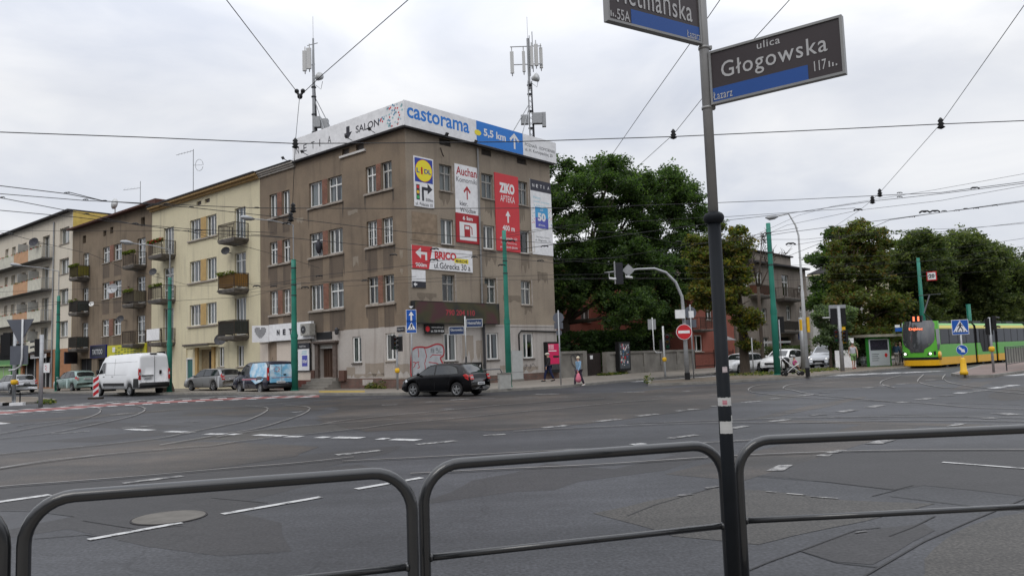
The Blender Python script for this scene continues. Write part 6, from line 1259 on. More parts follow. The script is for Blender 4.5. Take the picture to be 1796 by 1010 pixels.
 if 'headf' in P:
  for s in (1, -1):
   y0, y1, z0, z1 = P['headf']; b = MB(T).mat(P.get('headm', m_lampc)); xx = lambda z: next((L-i*.01 for i in range(90) if interp(top, L-i*.01) >= z), L-.1); b.slab([(xx(z0)+.01, s*y0, z0), (xx(z0)-.06, s*y1, z0+.02), (xx(z1)-.06, s*y1, z1), (xx(z1)+.0, s*y0, z1-.03)], (.02, 0, 0)); b.build('headlight', root)
  b = MB(T).mat(m_trim); gz0, gz1 = P.get('grille', (.5, .62)); xx = L; b.box(xx-.1, xx+.012, -.42, .42, gz0, gz1); b.box(xx-.1, xx+.015, -.5, .5, .25, .36); b.build('grille', root)
  b = MB(T).mat(m_plate); b.box(L, L+.025, -.26, .26, P.get('pf', .40), P.get('pf', .40)+.11); b.build('number_plate', root)
 pz = P.get('pr', .62); px_ = P.get('prx', 0.0); b = MB(T).mat(m_plate); b.box(px_-.03, px_+.01, -.26+P.get('pry', 0), .26+P.get('pry', 0), pz, pz+.115); pl = b.build('number_plate', root)
 b = MB(T).mat(m_ink)
 for i in range(7): b.box(px_-.034, px_-.03, -.2+i*.06+P.get('pry', 0), -.165+i*.06+P.get('pry', 0), pz+.03, pz+.085)
 b.build('plate_characters', pl)
 if P.get('bumper'): b = MB(T).mat(P['bumper'], True); z0, z1 = P['bz']; b.box(-.05, .12, -hw*.9, hw*.9, z0, z1); b.build('bumper', root)
 return root, T, ys, sidepatch
m_cgl = mat('tinted_car_glass', (.016, .019, .020), .05, 0, var=0, spec=.8)
HATCH = dict(L=4.0, W=1.72, H=1.49, r=.315, wr=.78, wf=3.26, top=[(0, .62), (.03, .82), (.1, 1.0), (.22, 1.06), (.62, 1.40), (.95, 1.455), (1.5, 1.49), (2.0, 1.48), (2.35, 1.43), (3.0, 1.06), (3.15, 1.02), (3.6, .90), (3.85, .76), (3.97, .58), (4.0, .42)], belt=[(0, .86), (.3, .99), (1.0, .98), (3.0, .92), (4, .7)],
 glass=[[(.70, 1.03), (1.02, 1.0), (1.95, .985), (1.95, 1.385), (1.2, 1.38), (.85, 1.29)], [(2.02, .985), (2.98, .955), (2.42, 1.34), (2.02, 1.385)]], frame=[(.62, 1.0), (1.0, .965), (3.08, .93), (2.42, 1.38), (1.9, 1.42), (1.1, 1.415), (.75, 1.3)], ws=(3.0, 2.4), rs=(.2, .62, .9), seams=[[(1.98, .25), (1.98, .97)], [(3.0, .3), (3.02, .92)], [(1.2, .55), (1.05, .97)], [(1.2, .26), (3.0, .26)]], handles=[(2.2, .80), (1.28, .82)], mirror=(2.85, .96),
 tail=[[(.02, .66), (.3, .80), (.42, .95), (.3, 1.0), (.05, .9)]], tailr=(.55, .78, .74, .96), head=[[(3.55, .70), (3.88, .58), (3.86, .72), (3.6, .86)]], headf=(.45, .76, .60, .74), pr=.50, bumper=None, tumble=.20)
def placed(front, rear, z, P, k, W, left=True):
 """mid-length point and heading from the ground contact of the near front and rear wheels"""
 a, c = G(*rear, z), G(*front, z); d = (c-a); d.z = 0; h = math.degrees(math.atan2(d.x, d.y)); d.normalize(); lft = Vector((-d.y, d.x, 0)); mid = (a+c)/2
 mw = (P['wr']+P['wf'])/2-P['L']/2; p = mid-d*mw*k-lft*(W/2-.08)*k*(1 if left else -1); return (p.x, p.y, z), h
loc, h = placed((723.8, 695.4), (803.4, 695.2), 0, HATCH, .95, 1.72)
P_ = dict(HATCH); P_['mirrorm'] = mat('car_black', (.002, .002, .003), .12, var=0, spec=.35); P_['handlem'] = P_['mirrorm']
car('parked_car', 'glossy black five door hatchback driving past the graffiti corner', 'car', loc, h, .95, P_, paint('car_black', (0, 0, 0), .2))
bpy.data.objects['parked_car'].name = 'hatchback_car'
WAGON = dict(L=4.75, W=1.8, H=1.48, r=.32, wr=1.0, wf=3.72, top=[(0, .65), (.03, .85), (.1, .98), (.18, 1.03), (.42, 1.38), (.7, 1.45), (1.5, 1.485), (2.4, 1.48), (2.75, 1.43), (3.45, 1.02), (3.7, .98), (4.3, .88), (4.6, .76), (4.72, .58), (4.75, .42)], belt=[(0, .92), (.5, .98), (3.4, .90), (4.75, .7)],
 glass=[[(.38, 1.06), (.62, 1.02), (1.25, 1.0), (1.25, 1.38), (.75, 1.36)], [(1.32, 1.0), (2.15, .98), (2.15, 1.4), (1.32, 1.39)], [(2.22, .98), (3.32, .94), (2.78, 1.33), (2.22, 1.4)]], frame=[(.3, 1.02), (.6, .98), (3.42, .91), (2.8, 1.38), (2.2, 1.44), (.75, 1.41)], ws=(3.45, 2.8), rs=(.17, .42, .9), seams=[[(2.18, .28), (2.18, .96)], [(3.3, .3), (3.35, .9)], [(1.35, .5), (1.28, .98)], [(1.4, .28), (3.3, .28)]], handles=[(2.35, .82), (1.45, .84)], mirror=(3.2, .95),
 tail=[[(.0, .74), (.22, .78), (.28, 1.02), (.16, 1.2), (.05, 1.0)]], tailr=(.6, .8, .72, .98), head=[[(4.2, .70), (4.62, .58), (4.6, .72), (4.25, .86)]], headf=(.45, .78, .60, .76), pr=.72, tumble=.2, pf=.36)
loc, h = placed((336, 684.8), (372.5, 685), .12, WAGON, .93, 1.8); h = -53
car('estate_car', 'silver grey estate car parked in front of the cream building', 'car', loc, h, .93, WAGON, paint('car_silver_grey', (.27, .275, .28), .35, .5, .3))
loc = (-38.9, 61.0, .12)
car('estate_car', 'silver estate car with red tail lamps parked behind the left signal poles', 'car', loc, -53, .95, WAGON, paint('car_silver', (.42, .43, .45), .35, .5, .3))
loc = (-43.2, 64.6, 0)
W2 = dict(WAGON); W2['headf'] = (.45, .78, .6, .76)
car('estate_car', 'white car with glowing red tail lamp cut by the left picture edge', 'car', (-45.3, 65.6, 0), -53, 1.0, W2, paint('car_white', (.66, .66, .65), .35, .5))
MPV = dict(WAGON); MPV.update(L=4.05, H=1.56, r=.3, wr=.68, wf=3.2, top=[(0, .6), (.03, .9), (.1, 1.05), (.2, 1.1), (.4, 1.42), (.7, 1.52), (1.4, 1.56), (2.0, 1.52), (2.3, 1.45), (3.2, 1.0), (3.35, .97), (3.7, .86), (3.95, .72), (4.05, .45)],
 glass=[[(.4, 1.1), (.6, 1.06), (1.1, 1.04), (1.1, 1.46), (.7, 1.44)], [(1.16, 1.04), (1.9, 1.0), (1.9, 1.46), (1.16, 1.47)], [(1.96, 1.0), (3.05, .95), (2.35, 1.38), (1.96, 1.45)]], frame=[(.3, 1.05), (.6, 1.02), (3.12, .92), (2.4, 1.41), (1.9, 1.49), (.7, 1.48)], ws=(3.2, 2.35), rs=(.18, .42, .9), seams=[[(1.93, .28), (1.93, 1.0)], [(2.95, .3), (3.0, .92)], [(1.1, .5), (1.1, 1.0)]], handles=[(2.1, .86), (1.2, .88)], mirror=(2.95, .98), head=[[(3.55, .68), (3.9, .56), (3.9, .7), (3.58, .84)]], tail=[[(.0, .86), (.1, .84), (.3, .98), (.12, 1.2)]], tailr=(.62, .78, .85, 1.02), pr=.85)
loc, h = placed((104, 685.4), (125.5, 685.6), .12, MPV, .95, 1.7); h = -53
car('small_car', 'pale teal compact car parked beside the left green pole', 'car', loc, h, 1.0, MPV, paint('car_teal', (.24, .33, .31), .35, .5, .2))
# big white van
m_vanw = paint('van_white', (.70, .71, .72), .35, .4)
VAN = dict(L=6.1, W=2.05, H=2.6, r=.35, wr=1.15, wf=5.15, arch=1.2, zb=.42, top=[(0, .75), (.02, 1.8), (.10, 2.42), (.22, 2.54), (.6, 2.6), (4.0, 2.56), (4.45, 2.46), (4.75, 2.2), (5.35, 1.42), (5.5, 1.32), (5.9, 1.12), (6.05, .85), (6.1, .5)], belt=[(0, 1.35), (5.2, 1.3), (6.1, .9)], glass=[[(4.35, 1.42), (5.25, 1.38), (4.95, 1.78), (4.72, 2.08), (4.35, 2.1)]], ws=(5.4, 4.75),
 seams=[[(4.28, .5), (4.28, 2.1)], [(5.3, .6), (5.3, 1.35)], [(3.1, .55), (3.1, 2.3)], [(.35, 2.08), (4.2, 2.05)], [(.3, 1.3), (4.28, 1.3)], [(1.75, .95), (4.25, .95)], [(.3, 1.05), (.6, 1.05)]], handles=[(4.45, 1.2), (3.3, 1.2)], handlem=m_trim, mirror=(5.15, 1.45), mirrorm=m_trim, mh=.17,
 panels=[('side_trim', [(1.75, .62), (4.5, .62), (4.5, .80), (1.75, .80)], m_trim), ('wheel_surround', [(0.05, .5), (.62, .5), (.62, 1.05), (.05, 1.05)], m_trim)], tail=[[(-.0, 1.0), (.16, 1.0), (.19, 1.6), (.12, 1.75), (.02, 1.6)]], alloy=False, pr=1.02, pry=-.45 if 0 else .42, bumper=m_trim, bz=(.5, .78), tumble=.10, hoodw=.96, pt=.06, headf=(.5, .9, .85, 1.2), grille=(.6, .8))
loc, h = placed((172, 694.6), (236, 693.8), 0, VAN, .98, 2.05)
rt, T, ys, sp = car('delivery_van', 'long white high roof delivery van with blank sides', 'van', loc, -52, 1.0, VAN, m_vanw)
b = MB(T).mat(m_trim)
b.box(-.012, .02, -.006, .006, .8, 2.4); b.box(-.05, .0, -.02+.1, .8, 1.2, 1.25); b.box(-.05, 0, -.42, -.3, 1.3, 1.52); b.box(-.012, .02, -.85, .85, .79, .80); b.build('rear_door_details', rt)
for s in (1, -1):
 b = MB(T).mat(m_lampr); b.box(-.03, .05, *sorted((s*.86, s*.97)), .98, 1.62); b.mat(m_lampc); b.box(-.035, .0, *sorted((s*.87, s*.96)), 1.25, 1.42); b.build('tail_lamp', rt)
b = MB(T).mat(m_trim); b.box(.1, .25, -.2, .2, 2.52, 2.575); b.build('high_brake_lamp', rt)
# blue and navy van
def skyfilm():
 m = bpy.data.materials.new('cloud_film'); m.use_nodes = True; MATS['cloud_film'] = m; t = m.node_tree; b = t.nodes['Principled BSDF']; uv = t.nodes.new('ShaderNodeUVMap'); n = t.nodes.new('ShaderNodeTexNoise'); n.inputs['Scale'].default_value = 2.2; n.inputs['Detail'].default_value = 5
 r = t.nodes.new('ShaderNodeValToRGB'); r.color_ramp.elements[0].position = .42; r.color_ramp.elements[0].color = (.16, .44, .66, 1); r.color_ramp.elements[1].position = .62; r.color_ramp.elements[1].color = (.62, .74, .82, 1); t.links.new(uv.outputs[0], n.inputs['Vector']); t.links.new(n.outputs['Fac'], r.inputs[0]); t.links.new(r.outputs[0], b.inputs['Base Color']); b.inputs['Roughness'].default_value = .3; b.inputs['Coat Weight'].default_value = .5; return m
m_film = skyfilm(); m_navy = paint('car_navy', (.012, .014, .03), .25)
PART = dict(VAN); PART.update(L=4.4, W=1.84, H=1.82, r=.315, wr=.85, wf=3.45, zb=.28, top=[(0, .7), (.03, 1.3), (.12, 1.68), (.3, 1.79), (.8, 1.82), (2.4, 1.8), (2.8, 1.70), (3.5, 1.2), (3.75, 1.1), (4.1, .98), (4.33, .75), (4.4, .5)], belt=[(0, 1.0), (3.4, 1.02), (4.4, .75)], glass=[[(2.35, 1.1), (3.4, 1.06), (2.95, 1.45), (2.7, 1.6), (2.35, 1.62)]], ws=(3.5, 2.85), seams=[[(2.28, .35), (2.28, 1.6)], [(3.35, .4), (3.4, 1.0)], [(1.3, .4), (1.3, 1.6)]], handles=[(2.42, .95)], mirror=(3.25, 1.15), mh=.11,
 panels=[('cloud_film_side', [(.03, .85), (.4, .85), (.5, .72), (1.3, .55), (1.9, .8), (2.15, 1.2), (1.95, 1.7), (.35, 1.74), (.1, 1.5)], m_film)], tail=[], pr=.58, pry=.05, bz=(.32, .52), tumble=.13, headf=(.5, .8, .65, .9), grille=(.45, .6))
a = G(457, 687.6, .1); loc = None
hh_ = -44; d = Vector((math.sin(math.radians(hh_)), math.cos(math.radians(hh_)), 0)); lf = Vector((-d.y, d.x, 0)); k = 1.0; p = Vector((a.x, a.y, .0))+d*(PART['L']/2-PART['wr'])*k-lf*(1.84/2-.08)*k
rt, T, ys, sp = car('delivery_van', 'navy van with a light blue cloud pattern on its rear, parked outside the shop', 'van', (p.x, p.y, .0), hh_, k, PART, m_navy)
b = MB(T).mat(m_film); b.slab([(-.012, -.72, .62), (-.012, .72, .62), (-.012, .74, 1.3), (.06, .66, 1.62), (.06, -.66, 1.62), (-.012, -.74, 1.3)], (-.012, 0, 0)); b.mat(m_trim); b.box(-.032, -.02, -.006, .006, .6, 1.6); b.box(-.05, -.02, -.25, -.1, 1.0, 1.08); b.build('rear_doors', rt)
for s in (1, -1):
 b = MB(T).mat(m_lampr); b.box(-.03, .06, *sorted((s*.76, s*.86)), .75, 1.45); b.mat(m_lampc); b.box(-.035, 0, *sorted((s*.77, s*.85)), 1.0, 1.15); b.build('tail_lamp', rt)
b = MB(T).mat(m_lampr)
for i in range(8): q = i*.785; b.box(-.034, -.03, .3+.16*math.cos(q)-.03, .3+.16*math.cos(q)+.03, 1.35+.13*math.sin(q)-.02, 1.35+.13*math.sin(q)+.02)
b.box(-.034, -.03, -.6, .6, .88, .90); b.build('rear_print', rt); sp('side_print', [(1.2, .8), (3.0, .78), (3.0, .84), (1.2, .86)], mat('pink_print', (.5, .2, .25), .5, var=0), .016, rt)
b = MB(T).mat(m_black); b.tube([(1.2, 0, 1.8), (1.0, 0, 2.05)], .008, 5); b.build('aerial', rt)
# right hand cars, facing the camera
def carR(name, lab, px, py, dist_k, heading, k, P, m, group=None):
 c = G(px, py, 0); d = Vector((math.sin(math.radians(heading)), math.cos(math.radians(heading)), 0)); lf = Vector((-d.y, d.x, 0)); q = c-d*(P['wr']-P['L']/2)*k-lf*(P['W']/2-.08)*k; return car(name, lab, 'car', (q.x, q.y, 0), heading, k, P, m)
m_beam = mat('lit_headlamp', (1, .97, .9), .3, var=0, em=1.6)
W3 = dict(WAGON); W3.update(L=4.4, W=1.74, wf=3.5, top=[(x*4.4/4.75, z) for x, z in WAGON['top']], belt=[(x*4.4/4.75, z) for x, z in WAGON['belt']], glass=[[(x*4.4/4.75, z) for x, z in g] for g in WAGON['glass']], frame=[(x*4.4/4.75, z) for x, z in WAGON['frame']], head=[[(3.9, .64), (4.28, .56), (4.28, .72), (3.95, .80)]], ws=(3.2, 2.6), seams=[[(x*4.4/4.75, z) for x, z in g] for g in WAGON['seams']], mirror=(2.96, .95), grille=(.6, .72))
carR('estate_car', 'white estate car half hidden by the chestnut trunk', 1332, 653, 1, 230, .88, W3, paint('car_white', (0, 0, 0)))
SUV = dict(WAGON); SUV.update(L=4.3, H=1.62, W=1.82, r=.35, wr=.85, wf=3.42, zb=.25, top=[(0, .7), (.03, .95), (.12, 1.1), (.2, 1.15), (.5, 1.5), (.9, 1.58), (1.6, 1.62), (2.2, 1.58), (2.5, 1.5), (3.15, 1.12), (3.3, 1.08), (3.9, 1.0), (4.15, .85), (4.27, .65), (4.3, .45)], belt=[(0, 1.0), (3.2, 1.0), (4.3, .8)], glass=[[(.6, 1.12), (1.25, 1.07), (1.25, 1.47), (.85, 1.45)], [(1.3, 1.07), (2.0, 1.05), (2.0, 1.49), (1.3, 1.49)], [(2.06, 1.05), (3.0, 1.03), (2.5, 1.42), (2.06, 1.49)]], frame=[(.5, 1.08), (1.2, 1.03), (3.1, 1.0), (2.5, 1.46), (2.0, 1.53), (.85, 1.49)], ws=(3.15, 2.52), rs=(.2, .5, .9), seams=[[(2.03, .35), (2.03, 1.04)], [(2.95, .4), (3.0, 1.0)]], handles=[(2.2, .92), (1.35, .94)], mirror=(2.85, 1.06), head=[[(3.85, .78), (4.2, .68), (4.2, .8), (3.9, .95)]], headf=(.5, .8, .72, .9), grille=(.55, .68), tail=[])
carR('suv_car', 'white compact off road car behind the green pole and pushchair', 1408, 649.5, 1, 224, .92, SUV, paint('car_white', (0, 0, 0)))
MPV2 = dict(SUV); MPV2.update(L=4.0, H=1.78, W=1.72, wr=.75, wf=3.2, top=[(0, .7), (.03, 1.2), (.1, 1.5), (.2, 1.66), (.5, 1.74), (1.4, 1.78), (2.0, 1.74), (2.3, 1.66), (3.0, 1.2), (3.15, 1.12), (3.6, 1.0), (3.85, .85), (3.97, .65), (4.0, .45)], glass=[[(.35, 1.12), (1.1, 1.1), (1.1, 1.62), (.45, 1.62)], [(1.17, 1.1), (1.9, 1.08), (1.9, 1.63), (1.17, 1.63)], [(1.97, 1.08), (2.85, 1.06), (2.35, 1.55), (1.97, 1.62)]], frame=[(.3, 1.07), (2.95, 1.03), (2.38, 1.6), (1.9, 1.67), (.4, 1.67)], ws=(3.0, 2.33), rs=(.06, .16, .85), seams=[[(1.93, .35), (1.93, 1.1)], [(2.8, .4), (2.85, 1.05)]], handles=[(2.1, .95), (1.3, .95)], mirror=(2.7, 1.12), head=[[(3.5, .75), (3.9, .66), (3.88, .86), (3.55, .98)]], headf=(.5, .8, .72, .92), headm=m_beam, grille=(.45, .62), tail=[])
r_ = carR('people_carrier', 'silver people carrier with lit headlamps and roof rails', 1477, 643.5, 1, 218, .95, MPV2, paint('car_silver', (0, 0, 0)))
b = MB(r_[1]).mat(m_dsteel)
for s in (.55, -.55): b.tube([(.4, s, 1.74), (.5, s, 1.84), (2.1, s, 1.84), (2.2, s, 1.72)], .02, 6)
b.build('roof_rails', r_[0])
# ================================================================ TRAM
m_tg = mat('tram_green', (.11, .43, .045), .3, var=.05, coat=.4); m_ty = mat('tram_yellow', (.78, .42, .012), .35, var=.06, coat=.3); m_tk = mat('tram_black', (.012, .012, .014), .5, var=.1); m_ty2 = mat('tram_pale_yellow', (.62, .55, .12), .4, var=.05)
m_tgl = glassmat('tram_glass', (.22, .24, .25), .0, .4)
TA = 49.0; tc_ = G(1641, 641, .15); FT = Fr((tc_.x, tc_.y), TA, 1); kS = .9
TR = empty('tram', (tc_.x, tc_.y, 0), 0, 'green and yellow low floor tram numbered 11 standing at the stop', 'tram')
TW, TH = 2.35*kS, 3.28*kS
def tb(m, sm=False): return MB(Matrix.Translation(-Vector((tc_.x, tc_.y, 0)))@FT.M@Matrix.Translation((0, -TW/2, 0))).mat(m, sm)   # x back along the tram, y across (0 = centre), z up
def module(s0, s1, door, first=False):
 hw = TW/2; zs, zw, z1, z2, z3 = .16, .78*kS*.93, 1.62*kS, 2.72*kS, 3.02*kS
 b = tb(m_ty)
 b.box(s0, s1, hw-.06, hw, zs, zw); b.box(s0, s1, -hw, -hw+.06, zs, zw); mo = b.build('skirt', TR)
 b = tb(m_tg); b.box(s0, s1, hw-.06, hw, zw, z1); b.box(s0, s1, -hw, -hw+.06, zw, z1); b.build('side_panel', TR)
 b = tb(m_ty2, True); b.add([(x, y, z) for x in (s0, s1) for y, z in ((hw, z2), (hw-.03, z3-.06), (hw-.12, z3), (-hw+.12, z3), (-hw+.03, z3-.06), (-hw, z2))], [(0, 1, 7, 6), (1, 2, 8, 7), (3, 4, 10, 9), (4, 5, 11, 10)]); b.mat(m_tg); b.add([(x, y, z) for x in (s0, s1) for y, z in ((hw-.03, z3-.05), (hw-.15, z3+.07), (-hw+.15, z3+.07), (-hw+.03, z3-.05))], [(0, 1, 5, 4), (1, 2, 6, 5), (2, 3, 7, 6)]); b.build('roof', TR)
 b = tb(m_tk); b.box(s0, s1, hw-.08, hw-.05, z1, z2); b.box(s0, s1, -hw+.02, -hw+.05, z1, z2)
 x = s0
 while x < s1: b.box(x, min(x+.09, s1), hw-.06, hw-.002, z1, z2); x += 1.62*kS
 b.build('window_band', TR)
 b = tb(m_tgl); b.quad((s0, hw-.008, z1), (s1, hw-.008, z1), (s1, hw-.008, z2), (s0, hw-.008, z2)); b.build('side_window', TR)
 b = tb(mat('tram_interior', (.10, .10, .105), .8, var=.3));
 for i in range(int((s1-s0)/.75)): b.box(s0+.3+i*.75, s0+.42+i*.75, hw-.7, hw-.2, .9, 1.75)
 b.build('seats', TR)
 if door:
  a, c = door; b = tb(m_tk); b.add([(a, hw+.01, z2-.05), (c, hw+.01, z2-.05), (c, hw+.01, zw+.55), (c-.22, hw+.01, zw+.2), (a+.35, hw+.01, zw+.2), (a, hw+.01, zw+.85)], [(0, 1, 2, 3, 4, 5)]); b.mat(m_trim)
  for x in (a+(c-a)*.36, a+(c-a)*.68): b.box(x-.03, x+.03, hw+.01, hw+.03, zw+.2, z2-.05)
  b.build('door', TR)
 b = tb(m_black); b.box(s0, s1, -hw+.1, hw-.1, z2+.02, z3-.01); b.box(s0+.1, s1-.1, -hw+.15, hw-.25, .12, .55); b.build('inner_shell', TR)
def joint(s0, s1):
 b = tb(m_tk); n = 5
 for i in range(n): x = s0+(s1-s0)*i/n; b.box(x, x+(s1-s0)/n*.6, -TW/2+.08, TW/2-.06-.03*(i % 2), .25, 2.95*kS)
 b.box(s0, s1, -TW/2+.1, TW/2-.1, .3, 2.9*kS); b.build('articulation', TR)
module(1.05, 6.9, None); joint(6.9, 7.35); module(7.35, 10.9, (7.9, 10.2)); joint(10.9, 11.4); module(11.4, 17.5, None); joint(17.5, 18); module(18, 26, (20, 22.5))
# front cab: lofted rounded nose
b = tb(m_tg, True); hw = TW/2
def nose(z):   # how far the face leans back and how wide it is at height z
 t = z/TH; return (.02+.55*max(0, t-.42)**1.5*1.3 if t > .42 else .02+.10*(.42-t)), hw*(1-.05*max(0, t-.8)*5*.5)
zl = [.15, .35, .5, .68, .8, 1.1, 1.45, 1.9, 2.3, 2.6, 2.8, 2.95]
NS = 12; rows_ = []
for z in zl:
 x0, w = nose(z); r_ = []
 for i in range(NS+1):
  u = -1+2*i/NS; y = w*math.copysign(min(1, abs(u)*1.0), u); curve = .55*abs(u)**3.2
  r_.append((x0+curve*.75, y, z))
 rows_.append([(1.06, -w, z)]+r_+[(1.06, w, z)])
def grid(b, rows):
 n = len(rows[0]); vs = [p for r in rows for p in r]; b.add(vs, [(i*n+j, i*n+j+1, (i+1)*n+j+1, (i+1)*n+j) for i in range(len(rows)-1) for j in range(n-1)])
b = tb(m_ty, True); grid(b, rows_[:3]); b.build('nose_skirt', TR); b = tb(m_tk, True); grid(b, rows_[2:4]); b.build('bumper', TR)
b = tb(m_tg, True); grid(b, rows_[3:]); b.add([p for p in rows_[-1]]+[(1.06, 0, 3.02*kS+.06)], [tuple(range(len(rows_[-1])))]); b.build('cab_shell', TR)
def facept(u, z, off=.02): x0, w = nose(z); return (x0+.55*abs(u)**3.2*.75-off, w*u, z)
b = tb(m_tgl if 0 else mat('tram_windscreen', (.05, .053, .058), .05, var=0, coat=1, spec=.9), True)
ro = []
for i in range(11):
 t = i/10; z = .98+(2.99-.98)*t; hwu = .80*(1-(1-min(1, t*2.2))**2.5)*(.15+.85) if t < .45 else .80; hwu = max(.32, hwu)*(1 if t < .9 else 1-.12*(t-.9)/.1); ro.append([facept(1.16*(-hwu+2*hwu*j/8), z) for j in range(9)])
grid(b, ro); b.build('windscreen', TR)
b = tb(mat('destination_amber', (1, .22, .1), .5, var=0, em=1.2)); ob = b
FTf = Fr(FT.w(.0, 0, 0)[:2], TA, 1)
# lettering across the nose: its own frame facing down the street
acr = Fr(FT.w(nose(2.5)[0]-.06, 0, 0)[:2], TA-90, -1)
m_amb = mat('destination_amber', (0, 0, 0)); FX = Fr((0, 0), 0, 1)
class _Fc: pass
def facefr(z, off):
 f = _Fc(); x0, w = nose(z); o = FT.w(x0-off, -TW/2, 0); f.P = o; f.M = Matrix(((FT.n.x, -FT.d.x, 0, o.x), (FT.n.y, -FT.d.y, 0, o.y), (0, 0, 1, 0), (0, 0, 0, 1)))
 f.mb = lambda par=None: MB((Matrix.Translation(-Vector(par.location)) if par else Matrix.Identity(4))@f.M); return f
ff = facefr(2.45, .10); text(TR, ff, 'Dębiec', -.42, .42, 2.36, 2.56, .0, m_amb, .03, name='destination_text')
e11 = facefr(2.9, .04); b = e11.mb(TR).mat(m_black); b.box(-.34, .34, -.2, 0, 2.92, 3.32); b.build('number_box', TR); text(TR, e11, '11', -.2, .2, 2.97, 3.27, .01, m_amb, .05, name='route_number')
for s in (-1, 1):
 b = tb(m_tk);
 q = facept(s*.78, .9, .02); b.slab([facept(s*.55, .80), facept(s*.95, .80), facept(s*.95, 1.05), facept(s*.62, .98)], (-.01, 0, 0)); h_ = b.build('headlight_housing', TR); b = tb(m_beam); p = facept(s*.72, .9, .06); b.tube([p, (p[0]-.03, p[1], p[2])], .075, 12); b.build('headlight', h_)
b = tb(mat('cab_glass', (.02, .02, .022), .1, var=0, coat=1)); b.add([(.42, hw+.006, 2.62*kS*1.03), (.95, hw+.006, 2.62*kS*1.03), (1.0, hw+.006, 1.5), (.8, hw+.006, 1.15), (.5, hw+.006, 1.08)], [(0, 1, 2, 3, 4)]); b.build('cab_side_window', TR)
b = tb(m_ty, True); b.lathe([(.24, -.03), (.28, 0), (.24, .03)], (0, 0, 0), 16) if 0 else b.tube([(.75, hw-.02, .78), (.75, hw+.05, .78)], .26, 18); b.build('coupler_cover', TR)
b = tb(m_dsteel); b.tube([(3.2, 0, 2.85), (1.6, 0, 3.5), (2.7, 0, 4.7)], .045, 6); b.tube([(2.7, -.7, 4.72), (2.7, .7, 4.72)], .03, 6); b.tube([(3.2, -.4, 2.85), (1.6, 0, 3.5)], .03, 5); b.box(2.4, 3.9, -.6, .6, 2.78, 2.95); b.build('pantograph', TR)
b = tb(m_dsteel)
for s_ in (4.6, 8.2, 12.4, 15, 19.5): b.box(s_, s_+1.5, -.6, .6, 2.78, 3.0)
b.build('roof_equipment', TR)
for s_ in (2.2, 4.0, 8.6, 12.5, 15.5, 20, 23):
 b = tb(m_dsteel); M0 = b.M; b.tube([(s_, hw-.12, .3), (s_, hw-.3, .3)], .29, 18); b.build('wheel', TR)
# ================================================================ STREET FURNITURE
def greenpole(px, pyb, pyt, lab, ext=None, lamp=None, z0=.1, rad=.19, pw=None):
 p = G(px, pyb, z0); H = None
 # height at which the top is seen
 t = DD(px, pyt, p.y); H = t.z-z0
 e = empty('tram_pole', (p.x, p.y, z0), 0, lab, 'pole', 'green tram wire poles'); b = MB().mat(m_greenpole, True)
 b.tube([(0, 0, -.1), (0, 0, H*.42), (0, 0, H*.46), (0, 0, H*.9), (0, 0, H)], [rad, rad*.93, rad*.78, rad*.68, rad*.66], 14); b.build('pole', e)
 b = MB().mat(m_greenpole); b.tube([(0, 0, H*.40), (0, 0, H*.425)], rad*1.03, 14); b.build('collar', e); b = MB().mat(m_greenpole); b.tube([(0, 0, 0), (0, 0, .06)], rad*1.25, 14); b.build('base_plate', e)
 b = MB().mat(m_dsteel);
 for q in (.72, .8, .93): b.tube([(0, 0, H*q), (0, 0, H*q+.05)], rad*.82, 12)
 b.build('clamp', e)
 if ext:
  u = DD(px+(ext[0]), ext[1], p.y); hh = u.z-z0; b = MB().mat(m_steel); b.tube([(0, 0, H), (0, 0, hh)], .035, 8); b.build('mast', e)
  if lamp:
   v = DD(lamp[0], lamp[1], p.y-1.5); d = Vector((v.x-p.x, v.y-p.y, v.z-z0)); b = MB().mat(m_steel); b.tube([(0, 0, hh), tuple(Vector((0, 0, hh)).lerp(d, .5)+Vector((0, 0, .08))), tuple(d)], .03, 6); b.build('lamp_arm', e)
   b = MB().mat(m_steel, True); dn = (d-Vector((0, 0, hh))).normalized(); b.tube([d-dn*.1, d+dn*.1, d+dn*.35, d+dn*.6, d+dn*.72], [.05, .12, .15, .1, .02], 8); b.build('lamp_head', e)
 return e, p, H
greenpole(517, 685, 455, 'green pole in front of the shop fascia letters', (2, 395), (443, 384), rad=.20)
greenpole(297, 687.5, 487, 'green pole behind the white van at the cream building', (0, 438), (232, 427), rad=.165)
greenpole(100, 686, 519, 'leftmost green pole beside the terracotta ground floor', (1, 476), (36, 466), rad=.18)
greenpole(893, 679, 404, 'green pole rising in front of the red pharmacy banner', rad=.15)
greenpole(1364, 657.5, 391, 'green pole beside the pushchair in front of the grey villa', rad=.185)
p = DD(1625, 640, 62); e = empty('tram_pole', (p.x, p.y, 0), 0, 'green pole rising behind the tram front', 'pole', 'green tram wire poles'); t = DD(1620, 452, 62); b = MB().mat(m_greenpole, True); H = t.z; b.tube([(0, 0, 0), (0, 0, H*.5), (0, 0, H*.54), (0, 0, H)], [.22, .2, .16, .12], 12); b.build('pole', e)
s_ = DD(1634, 484, 61.5); e2 = empty('speed_sign', s_, 0, 'small square sign with a red border and the number 20 hung beside a green pole', 'sign'); fq = facefr_ = None
def camfr(P, yaw=0):   # a vertical sign plane facing the camera side of the street
 az = math.degrees(math.atan2(P[0], P[1]))+90+yaw; return Fr((P[0], P[1]), az, 1)
f = camfr(s_, 0); f2 = f
def signplane(loc, az_right, z0=0): return Fr((loc[0], loc[1]), az_right, 1)   # s runs to the viewer's right, o faces the viewer when az_right ~ 90+view
